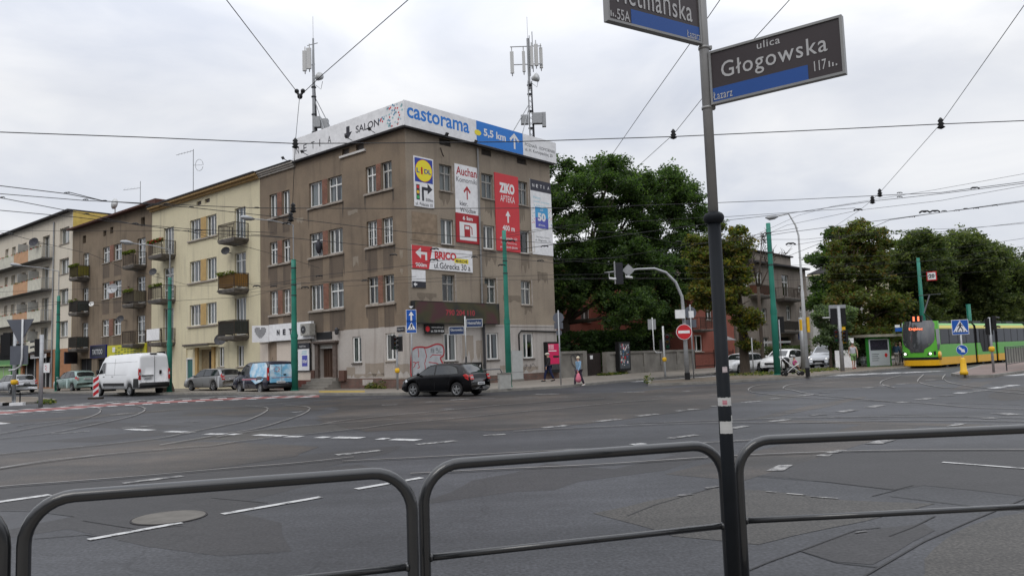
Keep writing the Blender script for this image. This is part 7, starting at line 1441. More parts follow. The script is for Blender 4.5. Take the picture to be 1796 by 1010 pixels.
b = f.mb(e2).mat(m_red); b.box(-.36, .36, -.03, 0, s_.z-.36, s_.z+.36); b.mat(m_bwhite); b.box(-.28, .28, 0, .01, s_.z-.28, s_.z+.28); b.build('plate', e2); text(e2, f, '20', -.2, .2, s_.z-.16, s_.z+.16, .015, m_ink, .04)
b = MB().mat(m_dsteel); b.tube([(-.9, 0, 0), (-.2, 0, 0)], .02, 5); b.tube([(-.9, 0, .3), (-.2, 0, .3)], .02, 5); b.build('bracket', e2)
p = DD(1707, 640, 66); e = empty('tram_pole', (p.x, p.y, 0), 0, 'short looking green pole rising behind the middle of the tram', 'pole', 'green tram wire poles'); b = MB().mat(m_greenpole, True); b.tube([(0, 0, 0), (0, 0, 4.7)], [.2, .17], 12); b.build('pole', e)
# right street lamp
p = G(1417, 659.5, .12); e = empty('street_lamp', (p.x, p.y, .12), 0, 'tall pale street lamp with a curved arm, right of the green pole', 'street lamp'); t = DD(1397, 395, p.y); H = t.z-.12
b = MB().mat(m_steelw, True); top = DD(1361, 380, p.y)-Vector((p.x, p.y, .12)); b.tube([(0, 0, 0), (0, 0, H*.55), (0, 0, H*.57), (0, 0, H*.93), (-.12, 0, H*1.0), (-.45, -.05, top.z+.12), tuple(top)], [.10, .085, .06, .05, .045, .04, .035], 10); b.build('pole', e)
b = MB().mat(m_black); b.tube([(0, 0, 0), (0, 0, .42)], .108, 12); b.build('base_band', e); b = MB().mat(m_steel, True); b.tube([top+Vector((.1, 0, 0)), top+Vector((-.1, 0, -.02)), top+Vector((-.35, 0, -.05)), top+Vector((-.55, 0, -.04))], [.04, .12, .13, .03], 8); b.build('lamp_head', e)
b = MB().mat(m_yellow); b.box(.1, .23, -.1, .08, 2.2, 2.95); b.box(-.2, -.12, -.02, .15, 2.3, 2.85); b.build('sign_box', e)
p = G(1411, 651, .12); e = empty('utility_pole', (p.x, p.y, .12), 0, 'thick grey post directly behind the street lamp', 'post'); b = MB().mat(m_steel, True); t = DD(1404, 560, p.y); b.tube([(0, 0, 0), (0, 0, t.z)], [.17, .15], 10); b.build('post', e)
# traffic signals
def sighead(e, x, y, z, az, name='signal_head', k=1.0, visor=True, back=False, lit=None):
 M = Matrix.Translation((x, y, z))@Matrix.Rotation(-math.radians(az), 4, 'Z')@Matrix.Scale(k, 4)  # faces local -y, i.e. az 0 faces the camera
 b = MB(M).mat(m_black); b.box(-.15, .15, -.1, .12, 0, .95); o = b.build(name, e)
 if not back:
  for i, c_ in enumerate(((.25, .02, .02), (.28, .15, .02), (.02, .2, .08))):
   zc = .79-.3*i; b = MB(M).mat(mat('signal_lens%d' % i, c_, .3, var=0)); b.tube([(0, -.11, zc), (0, -.12, zc)], .10, 14); b.build('lens', o)
 b = MB(M).mat(m_black)
 for i in range(3):
  zc = .79-.3*i; q = [(.115*math.cos(a), math.sin(a)*.115+zc) for a in [math.pi*j/6 for j in range(7)]]
  b.add([(a, -.11, c_) for a, c_ in q]+[(a, -.32, c_-.05) for a, c_ in q], [(j, j+1, j+8, j+7) for j in range(6)])
 if visor: b.build('visor', o)
 return o
def sigpole(px, py, H, heads, lab, r=.055, z0=0.0, m=None, box=None, k=1.0, top=None):
 p = G(px, py, z0); e = empty('traffic_light', (p.x, p.y, z0), 0, lab, 'traffic light'); b = MB().mat(m or m_steel, True); b.tube([(0, 0, 0), (0, 0, H)], r, 10); b.build('pole', e)
 for h_ in heads: sighead(e, *h_)
 if box: b = MB().mat(m_yellow, True); b.lathe([(r+.02, box), (r+.07, box+.04), (r+.07, box+.2), (r+.02, box+.24)], (0, 0, 0), 10); b.build('push_button', e)
 return e
sigpole(697.5, 683, 2.6, [(.18, 0, 1.95, 100, 'signal_head', .8), (-.15, -.05, 2.05, -70, 'signal_head', .75)], 'grey traffic light pole with black heads in front of the corner window', z0=.12, box=.85)
sigpole(71, 715, 3.35, [(-.22, 0, 2.35, 60, 'signal_head', .85)], 'traffic light with its head left of the pole, second from the left edge', r=.09, box=None)
e = sigpole(24, 711, 4.05, [(-.4, .1, 2.5, 180, 'signal_head', 1.25, True, True), (.3, -.05, 2.2, -60, 'signal_head', .95)], 'traffic light pole nearest the left edge with a yellow push button', r=.09, box=1.05)
b = MB().mat(m_black); b.box(-.75, -.18, -.02, .1, 2.3, 3.6); b.build('back_board', e); b = MB().mat(m_black); b.tube([(.25, .1, 0), (.25, .1, .65)], .035, 6); b.build('marker_post', e)
p = DD(37, 606, 37); e = empty('sign_bracket', p, 0, 'grey sign backs on a curved white bracket near the left edge', 'sign'); b = MB().mat(mat('sign_back_grey', (.13, .14, .165), .5, .3, var=.1)); b.slab([(-.75, .05, 1.25), (.55, .05, 1.25), (-.1, .05, .05)], (0, .03, 0)); b.box(-.55, .3, .05, .08, -.9, .0); b.build('plate', e)
b = MB().mat(m_steelw, True); b.tube([(.05, 0, 1.25), (.05, 0, -.6), (-.0, 0, -.95), (-.25, 0, -1.12), (-.55, 0, -1.15)], .045, 8); b.build('bracket', e)
sigpole(1167, 661, 2.95, [(.22, 0, 1.6, 10, 'signal_head', .95), (-.12, .1, 1.5, 180, 'signal_head', .7, True, True)], 'traffic light with black head in front of the garden wall', z0=.12, m=m_steelw, box=.9)
p = G(1167, 661, .12); e = empty('sign_bracket', (p.x-.2, p.y, 2.9), 0, 'small grey sign back on a bent bracket left of the signal by the garden wall', 'sign'); b = MB().mat(m_steelw, True); b.tube([(.05, 0, -1.35), (-.25, 0, -1.35), (-.38, 0, -1.2), (-.4, 0, .7)], .03, 6); b.build('bracket', e); b = MB().mat(m_steel); b.box(-.66, -.2, .03, .06, -.0, .6); b.build('plate', e)
# curved mast arm
p = G(1206, 665.5, .12); e = empty('signal_gantry', (p.x, p.y, .12), 0, 'tall curved steel signal arm with cameras and a signal board over the side street', 'signal arm')
pt = lambda x, y, dd=0: DD(x, y, p.y+dd)-Vector((p.x, p.y, .12))
b = MB().mat(m_steel, True); path = [Vector((0, 0, 0)), pt(1202, 600), pt(1199, 552), pt(1196, 520), pt(1185, 495), pt(1168, 478), pt(1148, 471), pt(1120, 472), pt(1085, 476), pt(1060, 478)]
b.tube(path, [.125, .11, .095, .08, .075, .068, .06, .052, .045, .02], 12); b.build('arm', e); b = MB().mat(m_black); b.tube([(0, 0, 0), (0, 0, .35)], .14, 12); b.build('base_band', e)
q = pt(1085, 478); b = MB().mat(mat('signal_back', (.02, .021, .026), .6, var=.1)); b.box(q.x-.16, q.x+.2, q.y-.2, q.y, q.z-.62, q.z+.5); b.mat(m_steel); b.box(q.x-.24, q.x-.19, q.y-.22, q.y, q.z-.6, q.z+.57); b.build('signal_board', e)
for dx, dz in ((-.5, -.3), (.35, -.25)): b = MB().mat(m_steelw); b.tube([(q.x+dx, q.y-.1, q.z+dz), (q.x+dx+.32, q.y-.25, q.z+dz-.06)], .06, 8); b.tube([(q.x+dx, q.y, q.z+dz), (q.x+dx, q.y, q.z)], .02, 5); b.build('camera', e)
d = pt(1102, 474); b = MB().mat(m_steel); b.slab([(d.x, d.y-.05, d.z-.33), (d.x+.33, d.y-.05, d.z), (d.x, d.y-.05, d.z+.33), (d.x-.33, d.y-.05, d.z)], (0, .03, 0)); b.build('diamond_sign_back', e)
b = MB().mat(m_bwhite); z_ = pt(1197, 551).z; b.box(-.5, -.02, -.3, -.12, z_-.22, z_+.22); b.box(.22, .45, -.2, 0, z_-.2, z_+.15); b.build('control_box', e)
e = empty('no_entry_sign', (p.x, p.y-.2, 2.5), 0, 'round red no entry sign with a white bar on the curved arm post', 'sign'); f = camfr((p.x-.1, p.y-.22), -3); z_ = DD(1200, 582, p.y-.2).z
b = f.mb(e).mat(m_bwhite); b.tube([(0, 0, z_), (0, .015, z_)], .40, 32); b.mat(m_red); b.tube([(0, .01, z_), (0, .025, z_)], .375, 32); b.build('disc', e); b = f.mb(e).mat(m_bwhite); b.box(-.29, .29, .02, .03, z_-.07, z_+.07); b.build('bar', e)
def backsign(px, py, zb, pyt, discs, lab, r=.035):
 p = G(px, py, zb); e = empty('road_sign', (p.x, p.y, zb), 0, lab, 'sign'); t = DD(px, pyt, p.y); b = MB().mat(m_steel, True); b.tube([(0, 0, 0), (0, 0, t.z-zb)], r, 8); b.build('pole', e)
 for kind, py_, rr in discs:
  z = DD(px, py_, p.y).z-zb; b = MB().mat(mat('sign_back_grey', (0, 0, 0)))
  if kind == 'o': b.tube([(0, .05, z), (0, .07, z)], rr, 24)
  else: b.box(-rr, rr, .05, .07, z-rr*.7, z+rr*.7)
  b.build('plate', e)
 return e
backsign(984, 675, .12, 544, [('o', 557, .27), ('r', 571, .22), ('o', 583, .15)], 'pole with three grey sign backs at the end of the brown building')
backsign(1217, 663.5, .12, 534, [('o', 548, .33), ('r', 567, .3)], 'thin pole with a large round grey sign back beside the no entry sign')
backsign(1322, 657, .12, 592, [], 'short thin bare grey pole right of the chestnut trunk')
e = sigpole(1390, 652, 2.6, [(-.05, .1, 1.5, 180, 'signal_head', .9, True, True)], 'thin signal pole behind the pushchair beside the green pole', z0=.12) if 0 else backsign(1372, 656, .12, 560, [], 'plain grey post behind the pushchair'); b = MB().mat(m_black); b.box(.02, .3, .05, .25, 2.3, 3.2); b.build('signal_head', e)
# blue pole signs in front of the corner
def pedpict(e, f, z, k, o):   # crossing pictogram
 b = f.mb(e).mat(m_bwhite); b.slab([(-.36*k, o, z-.3*k), (.36*k, o, z-.3*k), (0, o, z+.34*k)], (0, .004, 0)); b.build('triangle', e); b = f.mb(e).mat(m_ink)
 for a in ([(-.03, .16), (.05, .16), (.06, -.02), (-.05, -.02)], [(.0, -.02), (.06, -.02), (.16, -.2), (.1, -.22)], [(-.05, -.02), (.02, -.02), (-.1, -.22), (-.16, -.2)], [(-.04, .14), (-.02, .1), (-.13, 0), (-.15, .03)], [(.05, .14), (.03, .1), (.12, .02), (.15, .05)]): b.slab([(x*k, o+.005, z+y*k) for x, y in a], (0, .003, 0))
 b.tube([(0.02*k, o+.004, z+.2*k), (0.02*k, o+.01, z+.2*k)], .04*k, 10)
 for i in range(5): b.box((-.28+i*.12)*k, (-.22+i*.12)*k, o+.004, o+.008, z-.29*k, z-.23*k)
 b.build('pedestrian', e)
p = G(724, 683, .12); e = empty('road_sign', (p.x, p.y, .12), 0, 'pole with a blue ahead arrow sign above a blue pedestrian crossing sign, before the corner', 'sign'); f = camfr((p.x, p.y), -5)
b = MB().mat(m_steel, True); b.tube([(0, 0, 0), (0, 0, 4.0)], .035, 8); b.build('pole', e); z1 = DD(729, 554, p.y).z; z2 = DD(729, 572, p.y).z
for z, nm in ((z1, 'a'), (z2, 'b')):
 b = f.mb(e).mat(m_bwhite); b.box(-.26, .26, .02, .04, z-.33, z+.33); b.mat(m_signblue); b.box(-.24, .24, .03, .045, z-.31, z+.31); b.build('plate', e)
arrow(e, f, mapts(-.13, .13, z1-.24, z1+.25, UP), .047, m_bwhite); pedpict(e, f, z2, .62, .047)
b = f.mb(e).mat(m_bwhite); b.slab([(-.12, .04, z1+.50), (.12, .04, z1+.50), (0, .04, z1+.38)], (0, .01, 0)); b.build('small_triangle', e)
# small street name post at the corner
p = G(819, 682.5, .12); e = empty('street_name_post', (p.x, p.y, .12), 0, 'thin post with two small blue street name plates in front of the corner window', 'sign'); zt = DD(805, 559, p.y).z
b = MB().mat(m_steelw, True); b.tube([(0, 0, 1.4), (0, 0, zt)], .03, 8); b.mat(m_black, True); b.tube([(0, 0, 0), (0, 0, 1.55)], .045, 8); b.build('pole', e); f1 = Fr((p.x, p.y), 95, 1); f2 = Fr((p.x, p.y), 78, 1)
z1 = DD(819, 567, p.y).z; z2 = DD(795, 580, p.y).z
for f, a, c, z, tx in ((f1, .05, .85, z1, 'Hetmańska'), (f2, -.80, -.05, z2, 'Głogowska')):
 b = f.mb(e).mat(m_steelw); b.box(a, c, -.02, .02, z-.2, z+.2); b.mat(mat('plate_night_blue', (.03, .05, .12), .4, var=0)); b.box(a+.03, c-.03, .01, .024, z-.17, z+.17); b.build('name_plate', e); text(e, f, tx, a+.08, c-.08, z-.06, z+.1, .027, m_steelw, .02)
# hoop rail, bin, cabinet
p = G(848, 683.5, .12); q = G(881, 681.5, .12); e = empty('hoop_railing', (p.x, p.y, .12), 0, 'low grey hoop railing beside the green pole and the black car', 'railing'); d = (q-p); d = Vector((d.x, d.y, 0)); b = MB().mat(mat('rail_grey_paint', (.085, .09, .095), .4, var=.15, coat=.2), True); b.tube([(-.4*d.x, -.4*d.y, 0), (-.4*d.x, -.4*d.y, .78), (-.3*d.x, -.3*d.y, .92), (.9*d.x, .9*d.y, .92), (d.x, d.y, .78), (d.x, d.y, 0)], .03, 8); b.build('top_rail', e); b = MB().mat(mat('rail_grey_paint', (0, 0, 0)), True); b.tube([(-.4*d.x, -.4*d.y, .45), (d.x, d.y, .45)], .018, 6); b.build('mid_rail', e)
p = G(889, 681, .12); e = empty('litter_bin', (p.x-.1, p.y-.25, .12), .25, 'square concrete litter bin at the foot of the green pole', 'bin'); b = MB().mat(mat('pale_concrete', (.36, .36, .34), .85, var=.15, scale=5)); b.box(-.27, .27, -.22, .22, 0, .72); b.mat(m_concrete); b.box(-.29, .29, -.24, .24, .68, .74); b.mat(m_dark); b.box(-.18, .18, -.14, .14, .74, .745); b.build('bin_body', e)
e = empty('utility_cabinet', FR.w(8.0, .25, .1), 0, 'tall pale grey utility cabinet against the right facade', 'cabinet'); b = FR.mb(e).mat(mat('cabinet_grey', (.42, .43, .42), .5, var=.1, scale=3)); b.box(7.6, 8.55, .05, .4, .25, 1.95); b.mat(m_dsteel); b.box(7.6, 8.55, .398, .404, .66, .675); b.mat(m_concrete); b.box(7.55, 8.6, .03, .42, .0, .25); b.build('casing', e)
e = empty('notice_frame', FR.w(4.6, .1, .5), 0, 'black framed notice board partly hidden behind the black car', 'notice board'); b = FR.mb(e).mat(m_black); b.box(3.9, 5.3, .03, .12, .62, 1.35); b.build('frame', e); stroke(e, FR, [(4.9, 1.2), (5.0, 1.0), (5.15, 1.2), (5.1, .9)], .04, m_bwhite, .125, 'sticker')
# red and white beacon
p = G(168, 699.5, 0); e = empty('marker_beacon', (p.x, p.y, 0), 0, 'red and white striped beacon board standing in front of the white van', 'beacon'); f = camfr((p.x, p.y), 0); z0 = .12; zt = DD(168, 661, p.y).z
b = MB().mat(mat('beacon_foot', (.05, .04, .03), .9, var=.2)); b.box(-.36, .36, -.2, .2, 0, .1); b.build('foot', e); b = f.mb(e).mat(m_bwhite); b.box(-.15, .15, -.03, 0, z0, zt); b.build('board', e); b = f.mb(e).mat(m_red); h_ = (zt-z0)/3
for i in range(3): z = z0+i*h_; b.slab([(-.14, .001, z+.02), (.14, .001, z+.25), (.14, .001, z+.46), (-.14, .001, z+.23)], (0, .004, 0))
b.build('stripes', e)
# concrete foot of the second pole, striped nose etc.
p = G(290, 687, .1); e = empty('pole_footing', (p.x, p.y, .05), 0, 'tapered brown concrete footing beside the white van', 'footing'); b = MB().mat(mat('footing', (.14, .10, .075), .9, var=.3, scale=5)); b.lathe([(.62, 0), (.55, .3), (.35, .9), (.26, 1.2), (.24, 1.2)], (0, 0, 0), 8); b.build('footing', e)
# right refuge: crossing sign + bollard, signal, railing
p = G(1691, 657, .12); e = empty('crossing_sign', (p.x, p.y, .12), 0, 'blue pedestrian crossing sign above a round blue keep right sign and yellow bollard', 'sign'); f = camfr((p.x, p.y), 0); P0_ = lambda y: DD(1686, y, p.y).z
b = MB().mat(m_steelw, True); b.tube([(0, 0, 0), (0, 0, P0_(565))], .035, 8); b.build('pole', e); z = P0_(573.5); b = f.mb(e).mat(m_bwhite); b.box(-.33, .33, .02, .04, z-.33, z+.33); b.mat(m_signblue); b.box(-.31, .31, .03, .046, z-.31, z+.31); b.build('plate', e); pedpict(e, f, z+.02, .8, .048)
z = P0_(613.5); b = f.mb(e).mat(m_bwhite); b.tube([(.0, .02, z), (0, .035, z)], .225, 26); b.mat(m_signblue); b.tube([(0, .03, z), (0, .045, z)], .21, 26); b.build('round_plate', e); c_ = math.cos(-.785); s2 = math.sin(-.785)
arrow(e, f, [(x*c_-y*s2, z+x*s2+y*c_) for x, y in [(-.16, -.045), (.02, -.045), (.02, -.1), (.16, 0), (.02, .1), (.02, .045), (-.16, .045)]], .047, m_bwhite)
e = empty('bollard', (p.x, p.y, .12), 0, 'yellow plastic bollard at the foot of the keep right sign', 'bollard'); b = MB().mat(m_yellow, True); zt = P0_(627)-.12; b.lathe([(.16, 0), (.17, .14), (.135, .17), (.115, zt-.12), (.08, zt-.02), (.04, zt), (.036, zt)], (0, 0, 0), 14); b.build('bollard_body', e)
sigpole(1743, 652.5, 2.55, [(-.02, .05, 1.75, 180, 'signal_head', .8, True, True), (.2, -.05, 1.95, -60, 'signal_head', .7)], 'traffic light with a black head standing in front of the tram', z0=.12, m=m_steel, box=.95)
p = G(1766, 650, .12); q = G(1830, 637, .12); d = Vector((q.x-p.x, q.y-p.y, 0)); e = empty('pedestrian_fence', (p.x, p.y, .12), 0, 'grey panelled pedestrian fence at the right edge in front of the tram', 'fence'); b = MB().mat(m_dsteel); b.tube([(0, 0, 0), (0, 0, 1.15)], .03, 6); b.tube([d*.5, d*.5+Vector((0, 0, 1.15))], .03, 6); b.tube([d, d+Vector((0, 0, 1.15))], .03, 6); b.tube([(0, 0, 1.12), d+Vector((0, 0, 1.12))], .025, 6); b.tube([(0, 0, .3), d+Vector((0, 0, .3))], .02, 6)
for i in range(1, 16): b.tube([d*(i/16)+Vector((0, 0, .3)), d*(i/16)+Vector((0, 0, 1.12))], .011, 4)
b.build('bars', e); b = MB().mat(mat('fence_panel', (.22, .215, .185), .7, var=.15, scale=3)); b.slab([(0, .03, .34), d+Vector((0, .03, .34)), d+Vector((0, .03, 1.06)), (0, .03, 1.06)], (0, .01, 0)); b.build('panel', e)
# tram stop
SG = mat('shelter_green', (.03, .20, .03), .4, var=.06)
p = G(1524, 643, .12); q = G(1562, 641, .12); dd = Vector((q.x-p.x, q.y-p.y, 0)); az = math.degrees(math.atan2(dd.x, dd.y)); FS = Fr((p.x, p.y), az, 1); Ls = dd.length
e = empty('tram_shelter', (p.x, p.y, .12), 0, 'green framed tram stop shelter with a poster panel and beige roof', 'shelter'); zt = DD(1524, 588, p.y).z; zr = DD(1524, 588, p.y).z
b = FS.mb(e).mat(SG); b.box(-.05, .05, -.1, .06, 0, zt-.12); b.box(Ls-.05, Ls+.07, -.1, .06, 0, zt-.12); b.box(.05, Ls-.05, -.05, .05, zt-.24, zt-.12); b.box(.05, Ls-.05, -.05, .05, .06, .14); b.box(Ls+.5, Ls+.62, -3, -2.9, 0, zt-.12); b.box(-.1, .0, -3, -2.9, 0, zt-.12); b.build('frame', e)
b = FS.mb(e).mat(mat('shelter_roof', (.30, .28, .23), .7, var=.2, scale=2)); b.box(-.2, Ls+2.2, -3.2, .3, zt-.12, zt+.05); b.build('roof', e)
b = FS.mb(e).mat(m_glass); b.box(-.03, .0, -2.9, -.1, .2, zt-.2); b.quad((.0, -3, .2), (Ls+2, -3, .2), (Ls+2, -3, zt-.2), (0, -3, zt-.2)); b.build('glass_wall', e)
b = FS.mb(e).mat(mat('poster_pale', (.46, .50, .54), .3, var=.06)); b.box(.08, Ls-.08, -.02, .06, .16, zt-.26); po = b.build('poster', e); b = FS.mb(e).mat(mat('poster_dark_blue', (.035, .03, .05), .4, var=.9, scale=9)); hz = zt-.26; b.box(.2, Ls-.22, .06, .065, hz-.75, hz-.06); b.mat(m_red); b.tube([(Ls-.45, .06, .85), (Ls-.45, .068, .85)], .14, 16); b.mat(m_ink)
for i in range(4): b.box(.3, .9+.1*(i % 2), .061, .066, .5+i*.14, .53+i*.14)
b.build('poster_print', po)
p = DD(1496, 600, 51.5); p.z = .12; e = empty('barrier_panel', (p.x-.3, p.y+.8, .12), 0, 'low white barrier panel behind the man in shorts', 'panel'); b = MB().mat(m_bwhite); b.box(-.6, .75, 0, .08, 0, 1.15); b.box(.35, .7, 0, .08, 1.15, 1.95); b.build('board', e)
e = empty('stop_sign', DD(1576, 576, 53), 0, 'small blue and white tram stop sign above the shelter', 'sign'); b = MB().mat(m_signblue); b.box(-.22, .28, 0, .05, -.2, .05); b.mat(m_bwhite); b.box(-.22, .1, 0, .05, .07, .25); b.build('plate', e); b = MB().mat(m_steel, True); b.tube([(.3, .05, -2.4), (.3, .05, .35)], .04, 6); b.build('post', e)
# gantry with white frame signals at (1475)
p = G(1478, 650.5, .12); e = empty('traffic_light', (p.x, p.y, .12), 0, 'pale signal post with white framed boards and a yellow backed head near the tram stop', 'traffic light'); zt = DD(1470, 537, p.y).z-.12
b = MB().mat(m_steel, True); b.tube([(0, 0, 0), (0, 0, zt)], [.12, .11], 10); b.build('pole', e); b = MB().mat(m_steel); b.box(-.55, .42, -.05, .05, zt-.12, zt+.08); b.box(-.55, -.48, -.04, .04, zt-.6, zt-.1); b.build('frame', e)
b = MB().mat(m_black); b.box(-.5, -.13, -.08, .12, zt-1.05, zt-.12); b.box(.13, .38, -.08, .12, zt-1.1, zt-.12); b.build('signal_board', e); b = MB().mat(m_steelw); b.tube([(-.95, 0, zt-.65), (.1, 0, zt-.65)], .04, 6); b.build('side_arm', e)
sighead(e, -.25, -.05, zt-2.1, 20, k=.8); b = MB().mat(m_yellow); b.box(.1, .33, .0, .05, zt-2.15, zt-1.2); b.build('yellow_backing', e); sighead(e, .26, -.1, zt-2.1, 70, k=.75)
# ================================================================ FOREGROUND SIGN POST
m_plate = mat('name_plate_film', (.042, .034, .036), .38, var=.1, scale=3); m_pgrey = mat('post_grey', (.24, .24, .24), .5, .1, var=.12, scale=6); m_pdark = mat('post_dark_sleeve', (.008, .010, .013), .6, spec=.15, var=.2, scale=5, var2=.25, scale2=1.5)
m_alu = mat('aluminium_frame', (.24, .24, .235), .42, .5, var=.12, scale=8); m_lett = mat('reflective_lettering', (.38, .38, .385), .5, var=.06); m_pblue = mat('plate_blue', (.018, .07, .26), .4, var=.06)
PD = 3.66; pb = DD(1270, 700, PD); PX, PY = pb.x, pb.y
zring = DD(1254, 383, PD).z
POST = empty('street_name_post', (PX, PY, .1), 0, 'foreground post with a dark lower sleeve carrying two large street name plates', 'sign post')
b = MB().mat(m_pdark, True); b.tube([(0, 0, 0), (0, 0, zring-.1)], .0305, 28); b.build('sleeve', POST)
b = MB().mat(m_pdark, True); b.lathe([(.030, zring-.125), (.040, zring-.12), (.048, zring-.105), (.048, zring-.09), (.04, zring-.078), (.026, zring-.072)], (0, 0, 0), 28); b.build('rubber_collar', POST)
b = MB().mat(m_pgrey, True); b.tube([(0, 0, zring-.1), (0, 0, 3.9)], .0235, 24); b.build('upper_tube', POST)
def ngon(z, a0, a1, h, m, nm, jag=0, seed=0):
 rn = random.Random(seed); b = MB().mat(m, True); vs = []; n = 14
 for i in range(n+1):
  a = math.radians(a0+(a1-a0)*i/n); j = rn.uniform(-1, 1)*jag; j2 = rn.uniform(-1, 1)*jag; vs += [(.0312*math.cos(a), .0312*math.sin(a), z+j), (.0312*math.cos(a), .0312*math.sin(a), z+h+j2)]
 b.add(vs, [(2*i, 2*i+2, 2*i+3, 2*i+1) for i in range(n)]); return b.build(nm, POST)
zs = lambda y: DD(1268, y, PD-.03).z-.1
st_ = mat('sticker_paper', (.42, .42, .41), .7, var=.25, scale=25); st2 = mat('sticker_pinkish', (.42, .36, .37), .7, var=.3, scale=60)
ngon(zs(712), -175, -5, zs(697)-zs(712), st_, 'sticker', .0015, 1); ngon(zs(760.5), -160, -30, zs(739)-zs(760.5), st_, 'sticker', .001, 2); ngon(zs(742), -45, -10, zs(729)-zs(742), st_, 'sticker', .002, 3); ngon(zs(653), -105, -60, zs(643)-zs(653), st2, 'sticker', .002, 4)
ngon(zs(710), -120, -80, zs(701)-zs(710)-.002, mat('sticker_red_print', (.38, .16, .19), .7, var=.5, scale=90), 'sticker_print', .001, 5)
for zz in (DD(1243, 87, PD).z, DD(1247, 192, PD).z): b = MB().mat(m_alu, True); b.tube([(0, 0, zz-.1), (0, 0, zz-.088)], .0275, 24); b.mat(m_alu); b.box(.02, .036, -.012, .012, zz-.102, zz-.086); b.build('band_clamp', POST)
def nameplate(corner_near, corner_far, bottom_near, bottom_far, lab, flip):
 pass
def plateframe(p, q):  # p = post end, q = outer end (world xy), returns frame with s from the viewer's left to right
 a, c = (p, q) if p.x < q.x else (q, p); az = math.degrees(math.atan2(c.x-a.x, c.y-a.y)); return Fr((a.x, a.y), az, 1), (Vector((c.x, c.y))-Vector((a.x, a.y))).length
def mkplate(q, z0, z1, lab):
 f, L = plateframe(Vector((PX, PY, 0)), q); left = q.x < PX; a, c = (0, L-.026) if left else (.026, L)
 e = empty('street_name_plate', (q.x, q.y, z0), 0, lab, 'street sign', 'large street name plates')
 b = f.mb(e).mat(m_plate); b.box(a+.008, c-.008, -.010, .010, z0+.008, z1-.008); b.build('plate', e)
 b = f.mb(e).mat(m_alu, False); w = .011
 b.box(a, c, -.016, .016, z0, z0+w); b.box(a, c, -.016, .016, z1-w, z1); b.box(a, a+w, -.016, .016, z0+w, z1-w); b.box(c-w, c, -.016, .016, z0+w, z1-w); b.build('frame', e)
 return e, f, a, c
# right plate
dp = 3.22; q = DD(1480, 80, dp); tl = DD(1253, 92, PD-.02).z; bl = DD(1257, 185, PD-.02).z
def solve_depth(px_t, py_t, py_b, z0, z1):   # distance at which the outer edge has the same heights
 best = None
 for i in range(200):
  d = 2.6+i*.01; e_ = abs(DD(px_t, py_t, d).z-z1)+abs(DD(px_t, py_b, d).z-z0)
  if best is None or e_ < best[0]: best = (e_, d)
 return best[1]
dR = solve_depth(1481, 26, 134, bl, tl); q = DD(1481, 80, dR)
e, f, a, c = mkplate(q, bl, tl, 'dark street name plate reading ulica Głogowska, right of the post'); H_ = tl-bl; Lw = c-a; X = lambda t: a+Lw*t; Z = lambda t: bl+H_*t
rect(e, f, a+.011, X(.745), bl+.011, Z(.30), .0115, m_pblue, .0015, 'blue_strip')
text(e, f, 'ulica', X(.385), X(.56), Z(.80), Z(.935), .0125, m_lett, .006, sp=1.1); text(e, f, 'Głogowska', X(.095), X(.89), Z(.36), Z(.75), .0125, m_lett, .006, sp=1.12); text(e, f, '117', X(.79), X(.875), Z(.155), Z(.33), .0125, m_lett, .008); text(e, f, 'Łazarz', X(.02), X(.175), Z(.075), Z(.225), .0130, m_lett, .006, sp=1.1)
b = f.mb(e).mat(m_lett)
for i, hh in enumerate((.10, .065, .03)): b.box(X(.89+i*.024), X(.90+i*.024), .011, .0125, Z(.17), Z(.17+hh))
b.build('number_ticks', e)
# left plate
zb = DD(1238, 78, PD-.02).z; best = min((abs(DD(1063, 37, 2.6+i*.01).z-zb), 2.6+i*.01) for i in range(200)); q = DD(1063, 37, best[1])
e, f, a, c = mkplate(q, zb, zb+H_, 'dark street name plate reading Hetmańska, left of the post'); Lw = c-a; bl = zb
rect(e, f, X(.24), c-.011, bl+.011, Z(.31), .0115, m_pblue, .0015, 'blue_strip')
text(e, f, 'Hetmańska', X(.10), X(.905), Z(.37), Z(.80), .0125, m_lett, .006, sp=1.1); text(e, f, '55A', X(.095), X(.225), Z(.06), Z(.25), .0125, m_lett, .006); text(e, f, 'Łazarz', X(.835), X(.985), Z(.06), Z(.2), .0130, m_lett, .006, sp=1.1); text(e, f, 'ulica', X(.4), X(.57), Z(.82), Z(.94), .0125, m_lett, .012)
b = f.mb(e).mat(m_lett)
for i, hh in enumerate((.10, .065, .03)): b.box(X(.03+i*.022), X(.04+i*.022), .011, .0125, Z(.09), Z(.09+hh))
b.build('number_ticks', e)
